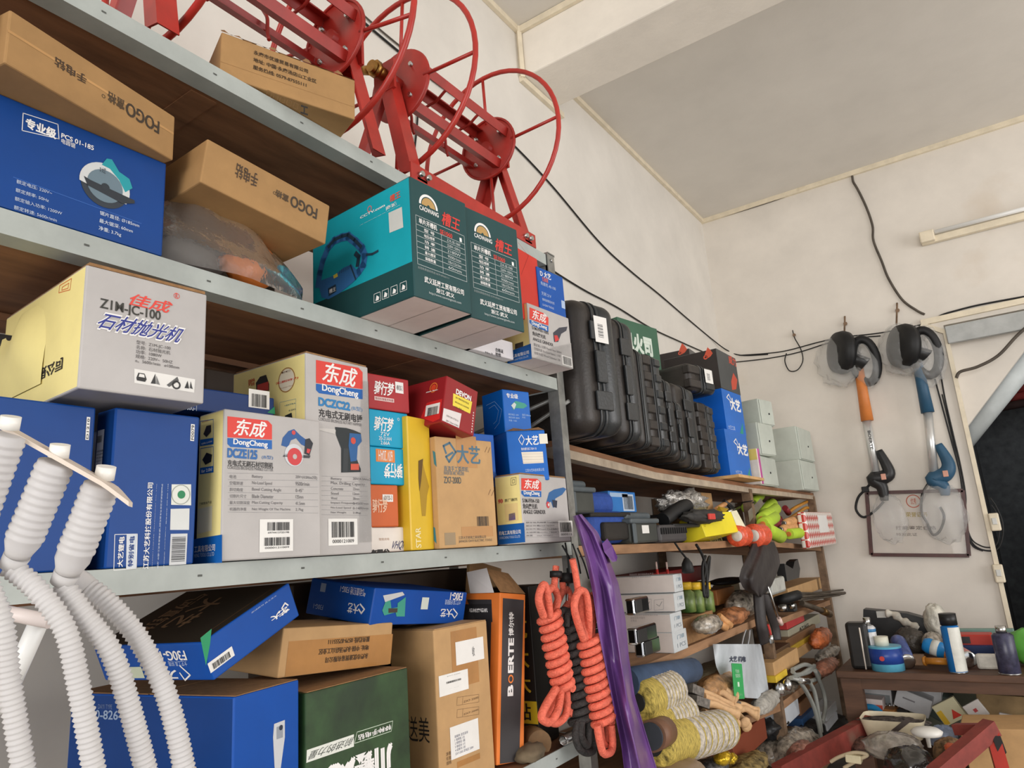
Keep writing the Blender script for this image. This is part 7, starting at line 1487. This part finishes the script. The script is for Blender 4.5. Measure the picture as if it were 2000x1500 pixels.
bx = MB().rbox(V((ty(1662, 1300, 4.27).x, 4.27, TZ + 0.0006)), V((ty(1706, 1300, 4.27).x, 4.36, ty(1684, 1216, 4.27).z)), mat('black_gloss_can', (36, 35, 35), 0.3, noise=0.2), 0.018, 3)
hl = MB().cyl(V((ty(1690, 1298, 4.26).x, 4.262, TZ + 0.004)), V((ty(1678, 1226, 4.26).x, 4.262, ty(1678, 1226, 4.26).z)), 0.004, mat('white_straw', (236, 226, 214), 0.3), 8)
thing('spray_can', 'black glossy spray can with a white straw at the table end', 'can', bx, [('straw', hl, 'white straw')])
WCAN = mat('white_can_print', (214, 214, 216), 0.3, noise=0.25, scale=30); BCAP = mat('blue_band', (70, 130, 180), 0.3)
can(1708, 1298, 1700, 1206, 0.036, 4.33, WCAN, 'tall white spray can with a steel nozzle beside the black can', STEEL, 0.16, extra=lambda p, t, r: [('band', MB().cyl(p.lerp(t, 0.72), p.lerp(t, 0.78), r * 1.01, BCAP, 22), 'blue band')])
LBL = mat('light_blue_tin', (96, 176, 206), 0.3, noise=0.1)
p = ty(1733, 1300, 4.27); h = ty(1733, 1262, 4.27).z - TZ; c0 = V((p.x, 4.29, TZ + 0.0005))
thing('paint_tin', 'squat light blue tin with a cream screw cap on the table', 'tin', MB().cyl(c0, c0 + V((0, 0, h)), 0.078, LBL, 32), [('cap', MB().cyl(c0 + V((-0.01, 0, h)), c0 + V((-0.01, 0, h + 0.045)), 0.034, mat('cream_cap', (226, 224, 206), 0.4), 20), 'cream screw cap'), ('label', MB().lathe(c0 + V((0, 0, h * 0.30)), c0 + V((0, 0, h * 0.95)), [(0, 0.0782), (0, 0.0786), (h * 0.62, 0.0786), (h * 0.62, 0.0782)], mat('navy_label', (40, 70, 150), 0.35, noise=0.15), 32), None, [('red_mark', MB().cyl(c0 + V((-0.01, -0.079, h * 0.55)), c0 + V((-0.01, -0.0805, h * 0.55)), 0.012, mat('red_handle', (196, 60, 56)), 14))])])
def lying(a, b_, r, Y0, Y1, m, lab, end=STEEL, band=None):
    p0, p1 = ty(*a, Y0), ty(*b_, Y1); d = (p1 - p0).normalized(); L = (p1 - p0).length
    pr_ = [('base', MB().lathe(p1 - d * 0.004, p1 + d * 0.012, [(0, r), (0.006, r * 1.02), (0.012, r * 0.85), (0.013, r * 0.3)], end, 22), 'shiny round base')]
    if band: pr_.append(('band', MB().cyl(p0 + d * L * band[0], p0 + d * L * band[1], r * 1.012, band[2], 22), None))
    return thing('spray_can', lab, 'can', MB().lathe(p0, p1, [(0, r * 0.4), (0.0, r * 0.8), (0.02, r), (L, r)], m, 24), pr_, 'spray cans on the dark table')
lying((1752, 1250), (1772, 1292), 0.040, 4.50, 4.31, mat('blue_purple_can', (78, 92, 146), 0.3, noise=0.3, scale=24), 'blue patterned spray can lying down, its shiny base towards the front', STEEL)
lying((1804, 1258), (1850, 1274), 0.040, 4.46, 4.44, mat('bright_blue_can', (36, 130, 196), 0.3, noise=0.05), 'blue, white and orange spray can lying in the heap', mat('orange_can_end', (214, 130, 60), 0.35), (0.35, 0.66, mat('white_label_can', (222, 222, 214), 0.35)))
lying((1862, 1270), (1892, 1288), 0.040, 4.5, 4.36, mat('pink_grey_can', (190, 130, 120), 0.3, noise=0.2), 'reddish spray can lying behind the tall blue one, its shiny base showing', CHR)
can(1870, 1302, 1846, 1198, 0.041, 4.27, mat('tall_blue_can', (30, 108, 176), 0.28, noise=0.05), 'tall blue and white spray can with a black cap', mat('black_cap', (30, 30, 32), 0.4), 0.19, extra=lambda p, t, r: [('white_panel', MB().grid(lambda u, v: p + V((math.cos(math.radians(-100 + 115 * u)) * r * 1.012, math.sin(math.radians(-100 + 115 * u)) * r * 1.012, (t - p).length * (0.03 + 0.74 * v))), 14, 2, mat('white_label_can', (222, 222, 214))), 'white printed panel')])
can(1970, 1300, 1955, 1222, 0.046, 4.27, mat('dark_navy_can', (62, 62, 84), 0.3, noise=0.3, scale=40), 'dark navy spray can with a steel valve top', STEEL, 0.15)
p0, p1 = ty(1784, 1290, 4.34), ty(1850, 1292, 4.32)
WDK = mat('amber_wood_handle', (186, 122, 44), 0.4, noise=0.15)
thing('hammer', 'amber handled hammer lying in front on the table', 'hammer', MB().cyl(p0.lerp(p1, 0.36), p1, 0.017, WDK, 14), [('head', MB().rbox(p0 + V((0, -0.02, -0.022)), p0.lerp(p1, 0.34) + V((0, 0.03, 0.03)), mat('brown_head', (120, 92, 68), 0.6, noise=0.2), 0.005), None), ('collar', MB().cyl(p0.lerp(p1, 0.30), p0.lerp(p1, 0.38), 0.024, WDK, 14), None)])
def tb(name, lab, cat, px, Y, D, c, parts=(), r=0.006, z=None):
    a, b_ = ty(px[0], px[3], Y), ty(px[2], px[1], Y); z0 = TZ + 0.0006 if z is None else a.z
    return thing(name, lab, cat, MB().rbox((a.x, Y, z0), (b_.x, Y + D, b_.z), c, r, 2), parts)
a, b_ = ty(1686, 1190, 4.9), ty(1812, 1215, 4.9)
thing('tool_case', 'open black tool case lid standing at the wall behind the spray cans', 'case', MB().prism([(ty(1688, 1290, 4.9).x, TZ + 0.001), (ty(1860, 1290, 4.9).x, TZ + 0.001), (ty(1858, 1226, 4.9).x, ty(1858, 1222, 4.9).z), (ty(1770, 1198, 4.9).x, ty(1770, 1198, 4.9).z), (a.x, ty(1687, 1190, 4.9).z)], 0.10, BLACKP, Matrix(((1, 0, 0, 0), (0, 0, 1, 4.9), (0, 1, 0, 0), (0, 0, 0, 1)))), [('latch', MB().rbox(ty(1714, 1206, 4.895) , ty(1734, 1194, 4.88), mat('white_handle', (210, 210, 205)), 0.004), None)])
thing('caulk_strip', 'pale crumpled strip draped across the black case lid', 'strip', MB().tube(smooth([ty(x, y, 4.86) for x, y in ((1730, 1198), (1746, 1200), (1762, 1212), (1780, 1220), (1794, 1228))], 6), [0.02 + 0.006 * math.sin(i) for i in range(25)], mat('pale_plastic', (206, 200, 188), 0.4, noise=0.2), 10))
heap_t = lambda lab, px, Y, m, seed, cat='bag', nm='plastic_bag', D=0.08: thing(nm, lab, cat, MB().blob(((ty(px[0], px[1], Y).x + ty(px[2], px[1], Y).x) / 2, Y, (ty((px[0] + px[2]) / 2, px[1], Y).z + max(ty((px[0] + px[2]) / 2, px[3], Y).z, TZ + 0.004)) / 2 + 0.004), ((ty(px[2], px[1], Y).x - ty(px[0], px[1], Y).x) / 2, D, max(0.01, (ty(px[0], px[1], Y).z - max(ty(px[0], px[3], Y).z, TZ + 0.004)) / 2)), m, 16, 0.13, 11, seed))
heap_t('tied white plastic bag rising behind the blue spray can', (1798, 1180, 1846, 1250), 4.75, mat('white_bag', (206, 202, 190), 0.3, noise=0.25, scale=20, bump=0.6), 51)
heap_t('dark wrapped bundle in clear film on the black case', (1740, 1226, 1806, 1292), 4.66, mat('dark_wrapped', (66, 60, 54), 0.35, noise=0.4, scale=18, bump=0.7), 52)
heap_t('dusty dark clear bag behind the lying blue and orange can', (1796, 1236, 1840, 1280), 4.62, CLB, 53)
tb('tool_pack', 'red tool pack with a black label behind the tall blue can', 'pack', (1868, 1240, 1936, 1262), 4.62, 0.12, card((190, 60, 48)), [('black_label', MB().box(V((ty(1880, 1256, 4.61).x, 4.616, ty(1880, 1257, 4.61).z)), V((ty(1896, 1256, 4.61).x, 4.6195, ty(1880, 1244, 4.61).z)), BLACKP), 'small black label')], z=1)
tb('tool_case', 'flat navy case under the red tool pack', 'case', (1872, 1262, 1952, 1282), 4.58, 0.2, card((38, 56, 100)), z=1)
tb('tool_tray', 'dark tray under the flat navy case', 'tray', (1880, 1282, 1950, 1296), 4.60, 0.2, card((52, 46, 44)))
tb('marker_pen', 'long pale plastic tube lying below the navy case', 'tube', (1906, 1278, 1956, 1290), 4.36, 0.03, mat('pale_plastic', (206, 200, 188)), r=0.012)
tb('level_bar', 'grey-green translucent bar across the red tool pack', 'bar', (1868, 1229, 1980, 1240), 4.82, 0.06, card((120, 150, 140)), z=1)
tb('carton', 'box supporting the grey-green bar at the wall', 'box', (1872, 1241, 1990, 1290), 4.84, 0.12, card((110, 96, 84)))
thing('packing_sheet', 'bright green plastic sheet at the frame edge beside the navy can', 'sheet', MB().blob((ty(1996, 1270, 4.5).x + 0.03, 4.5, TZ + 0.09), (0.09, 0.1, 0.085), mat('green_sheet', (96, 170, 70), 0.4, noise=0.1), 14, 0.12, 8, 54))
# ================================================================== under and before the table
def fb(name, lab, cat, px, Y, D, c, rot=0, r=0.004, parts=(), tilt=0):
    a, b_ = ty(px[0], px[3], Y), ty(px[2], px[1], Y); cx, cz = (a.x + b_.x) / 2, (a.z + b_.z) / 2; w_, h = abs(b_.x - a.x) / 2, abs(b_.z - a.z) / 2
    M = Matrix.Translation((cx, Y, cz)) @ Matrix.Rotation(math.radians(rot), 4, 'Y') @ Matrix.Rotation(math.radians(tilt), 4, 'Z')
    return thing(name, lab, cat, MB().rbox((-w_, 0, -h), (w_, D, h), c, r, 2, M), [(n_, g_(M, w_, h), l_) for n_, g_, l_ in parts])
GB = mat('grey_box_board', (184, 184, 186), 0.5, noise=0.06)
fb('carton', 'grey-white carton with faint print under the table beside its leg', 'box', (1676, 1328, 1736, 1376), 4.55, 0.2, GB, 4, parts=[('print_band', lambda M, w_, h: MB().box((-w_ * 0.9, -0.001, -h * 0.9), (w_ * 0.9, -0.0003, -h * 0.1), card((120, 126, 128)), M), 'darker printed lower half')])
fb('carton', 'large grey carton tilted under the table, largest of the pale boxes', 'box', (1766, 1332, 1832, 1378), 4.60, 0.24, GB, 14)
fb('carton', 'grey carton leaning over in front of the large tilted one', 'box', (1752, 1356, 1814, 1390), 4.48, 0.2, GB, 22, parts=[('print_line', lambda M, w_, h: MB().box((-w_ * 0.6, -0.001, h * 0.1), (w_ * 0.1, -0.0003, h * 0.25), card((120, 116, 120)), M), None)])
fb('carton', 'teal and grey box wedged behind the tilted grey cartons', 'box', (1744, 1320, 1784, 1345), 4.80, 0.2, card((60, 108, 110)), -20)
fb('carton', 'dark green carton edge behind the leaning grey carton', 'box', (1800, 1352, 1846, 1400), 4.72, 0.2, card((72, 84, 78)), 30)
fb('small_box', 'white and red medicine-like box beside the table leg', 'box', (1678, 1366, 1722, 1384), 4.44, 0.12, card((220, 206, 202)), 3, parts=[('red_band', lambda M, w_, h: MB().box((-w_ * 0.98, -0.001, -h * 0.9), (w_ * 0.98, -0.0003, -h * 0.05), card((206, 84, 62)), M), 'red band')])
c = ty(1699, 1396, 4.42); thing('tape_roll', 'bright blue tape roll beside the table leg', 'tape', MB().tube([c + V((math.cos(a) * 0.055, 0.02 * math.sin(a), math.sin(a) * 0.036)) for a in (2 * math.pi * i / 30 for i in range(30))], 0.016, mat('bright_blue_tape', (60, 160, 220), 0.3), 10, True))
fb('small_box', 'orange-brown small box behind the blue tape roll', 'box', (1720, 1386, 1746, 1402), 4.46, 0.1, card((176, 118, 62)), 5)
thing('drill_bit_rack', 'dark rack of drill bits behind the cream tub', 'rack', MB().rbox(V((ty(1716, 1392, 4.56).x, 4.56, ty(1716, 1398, 4.56).z)), V((ty(1772, 1380, 4.56).x, 4.62, ty(1716, 1378, 4.56).z)), BLACKP, 0.004), [('bit', MB().cyl(V((ty(x, 1382, 4.55).x, 4.545, ty(x, 1384, 4.55).z)), V((ty(x, 1374, 4.55).x, 4.545, ty(x, 1373, 4.55).z)), 0.006, STEEL, 8), None) for x in (1722, 1730, 1738, 1746, 1754, 1762)])
TUB = mat('cream_tub_plastic', (216, 204, 176), 0.4, noise=0.08)
a, b_ = ty(1682, 1396, 4.09), ty(1814, 1440, 4.09)
def tubf(u, v):
    th = 2 * math.pi * u; cx, cz = (a.x + b_.x) / 2, a.z; k = 0.86 + 0.14 * v; hx, hy = (b_.x - a.x) / 2, 0.10
    ex = 0.35; cc, ss = math.cos(th), math.sin(th)
    return V((cx + hx * k * math.copysign(abs(cc) ** ex, cc), 4.09 + hy * k * math.copysign(abs(ss) ** ex, ss), b_.z + (a.z - b_.z) * v))
tubo = MB().grid(tubf, 48, 6, TUB, True, True); tubo.add([tubf(i / 48, 0) for i in range(48)], [tuple(range(48))], TUB)
thing('plastic_tub', 'cream plastic tub standing before the table leg full of odds', 'tub', tubo, [('contents', MB().blob(((a.x + b_.x) / 2, 4.09, a.z - 0.025), (0.15, 0.07, 0.022), mat('metal_odds', (92, 84, 80), 0.5, noise=0.6, scale=40, bump=0.6), 12, 0.3, 14, 61), None)])
thing('metal_strip', 'dark flat strip leaning against the cream tub', 'strip', MB().bar(ty(1734, 1438, 3.955), ty(1776, 1405, 3.965), 0.02, 0.004, mat('dark_strip', (60, 48, 42), 0.5), (0, -1, 0)))
CARTB = mat('mossy_carton', (168, 140, 100), 0.8, noise=0.25, scale=6, dark=(92, 96, 70), dthr=0.58)
fb('cardboard_box', 'big stained kraft carton under the table at the frame edge', 'box', (1920, 1362, 2040, 1432), 4.75, 0.3, CARTB, 2)
fb('cardboard_box', 'kraft carton lowest at the frame corner below the red stand', 'box', (1900, 1430, 2050, 1540), 3.9, 0.28, KRAFT, -3)
for i, (px, rot) in enumerate((((1890, 1372, 1922, 1404), -30), ((1954, 1396, 1982, 1420), 10), ((1878, 1408, 1904, 1428), 25), ((1916, 1408, 1940, 1424), 5))):
    fb('name_card', ('white card with a small red mark tilted on the stained carton', 'white card with red print standing by the red stand', 'white card lying flat behind the red stand', 'white and yellow card between two tilted white cards')[i], 'card', px, 4.42 - 0.04 * i, 0.02, card((226, 218, 212)), rot, parts=[('red_mark', lambda M, w_, h: MB().box((-w_ * 0.2, -0.001, -h * 0.15), (w_ * 0.2, -0.0003, h * 0.25), card((196, 80, 80)), M), None)])
fb('seed_packet', 'yellow, white and red packet leaning by the grey cartons', 'packet', (1832, 1370, 1876, 1410), 4.44, 0.04, card((214, 206, 170)), -28, parts=[('red_triangle', lambda M, w_, h: MB().prism([(-w_ * 0.1, -h * 0.7), (w_ * 0.7, -h * 0.7), (w_ * 0.3, h * 0.1)], 0.001, card((206, 60, 44)), M @ Matrix(((1, 0, 0, 0), (0, 0, -1, -0.0005), (0, 1, 0, 0), (0, 0, 0, 1)))), 'red triangle'), ('yellow_corner', lambda M, w_, h: MB().box((-w_ * 0.95, -0.001, -h * 0.9), (-w_ * 0.5, -0.0003, h * 0.4), card((220, 180, 50)), M), None)])
heap_f = lambda lab, px, Y, m, seed, cat='bag', nm='plastic_bag', D=0.1, amp=0.13: thing(nm, lab, cat, MB().blob(((ty(px[0], px[3], Y).x + ty(px[2], px[1], Y).x) / 2, Y, (ty(px[0], px[3], Y).z + ty(px[2], px[1], Y).z) / 2), (abs(ty(px[2], px[1], Y).x - ty(px[0], px[3], Y).x) / 2, D, abs(ty(px[2], px[1], Y).z - ty(px[0], px[3], Y).z) / 2), m, 16, amp, 11, seed))
heap_f('blue and white plastic bag of goods behind the white funnel', (1818, 1420, 1872, 1462), 4.05, mat('blue_white_bag', (150, 166, 196), 0.3, noise=0.35, scale=10, bump=0.6), 71)
heap_f('crumpled grey clear bag in front of the cream tub', (1690, 1434, 1800, 1480), 3.75, mat('grey_clear_bag', (160, 152, 142), 0.16, noise=0.4, scale=16, bump=1.0, bscale=18, spec=0.8, coat=0.5), 72)
heap_f('black film wrapped bundle at the frame bottom', (1734, 1462, 1826, 1530), 3.5, mat('black_film', (40, 37, 35), 0.18, noise=0.4, bump=1.0, bscale=16, spec=0.8, coat=0.5), 73)
heap_f('brown tangle of fittings before the white funnel', (1828, 1444, 1886, 1500), 3.7, mat('brown_tangle', (128, 98, 66), 0.6, noise=0.6, scale=26, bump=0.8), 74)
heap_f('orange fitting on top of the brown tangle', (1846, 1452, 1866, 1468), 3.55, mat('orange_fitting', (214, 100, 60), 0.4), 75, 'fitting', 'hose_fitting', 0.03, 0.15)
heap_f('dark rubble of small parts along the red rail', (1660, 1440, 1706, 1480), 4.0, mat('dark_rubble', (96, 66, 56), 0.7, noise=0.6, scale=40, bump=0.8), 76, 'parts', 'parts_heap')
p = ty(1811, 1436, 3.9)
thing('plastic_funnel', 'white mushroom-shaped plastic funnel among the clear bags', 'funnel', MB().lathe(p + V((0, 0, -0.05)), p + V((0, 0, 0.03)), [(0, 0.008), (0.045, 0.010), (0.052, 0.060), (0.066, 0.066), (0.078, 0.05), (0.082, 0.01)], mat('white_cap', (246, 244, 238)), 28))
cord('coiled_cord', 'cream cord looping over the front of the clear bags', [(1622, 1488), (1640, 1478), (1668, 1470), (1694, 1474), (1676, 1484), (1648, 1500)], 0, 0.008, mat('cream_cord', (196, 180, 150), 0.5), Y=3.7)
fb('plug_block', 'cream plug block lying before the clear bags', 'plug', (1652, 1477, 1680, 1490), 3.68, 0.05, mat('cream_block', (220, 210, 176), 0.4), 3)
RST = mat('dull_red_steel', (132, 56, 48), 0.6, noise=0.2, scale=14, dark=(118, 92, 78), dthr=0.6)
a, b_ = onz(1545, 1502, 0.22), ty(1696, 1420, 4.2)
thing('red_rail', 'dull red steel rail running from the rack foot to the table leg', 'rail', MB().bar(ty(1520, 1516, 3.4), ty(1700, 1416, 4.15), 0.05, 0.09, RST))
parts = [('leg', MB().bar(ty(1826, 1516, 3.3), ty(1938, 1420, 3.55), 0.05, 0.06, RST), None), ('leg', MB().bar(ty(1936, 1428, 3.56), ty(1962, 1520, 3.45), 0.045, 0.05, mat('red_steel', (176, 56, 46), 0.4)), None),
         ('top_bar', MB().bar(ty(1866, 1424, 3.62), ty(1940, 1424, 3.56), 0.04, 0.04, RST), None), ('rubber_pad', MB().bar(ty(1944, 1440, 3.53), ty(1956, 1472, 3.50), 0.03, 0.03, BLACKR), None)]
thing('steel_stand', 'red steel trestle stand at the frame bottom before the cartons', 'stand', None, parts)
thing('paper_strip', 'white strip with a red band stuck beside the table leg', 'strip', MB().add([wy(1649, 1365, 1.2), wy(1660, 1364, 1.2), wy(1670, 1425, 1.2), wy(1666, 1428, 1.2), wy(1649, 1365, 1.19), wy(1660, 1364, 1.19), wy(1670, 1425, 1.19), wy(1666, 1428, 1.19)], [(3, 2, 1, 0), (4, 5, 6, 7), (0, 1, 5, 4), (1, 2, 6, 5), (2, 3, 7, 6), (3, 0, 4, 7)], PAPER))
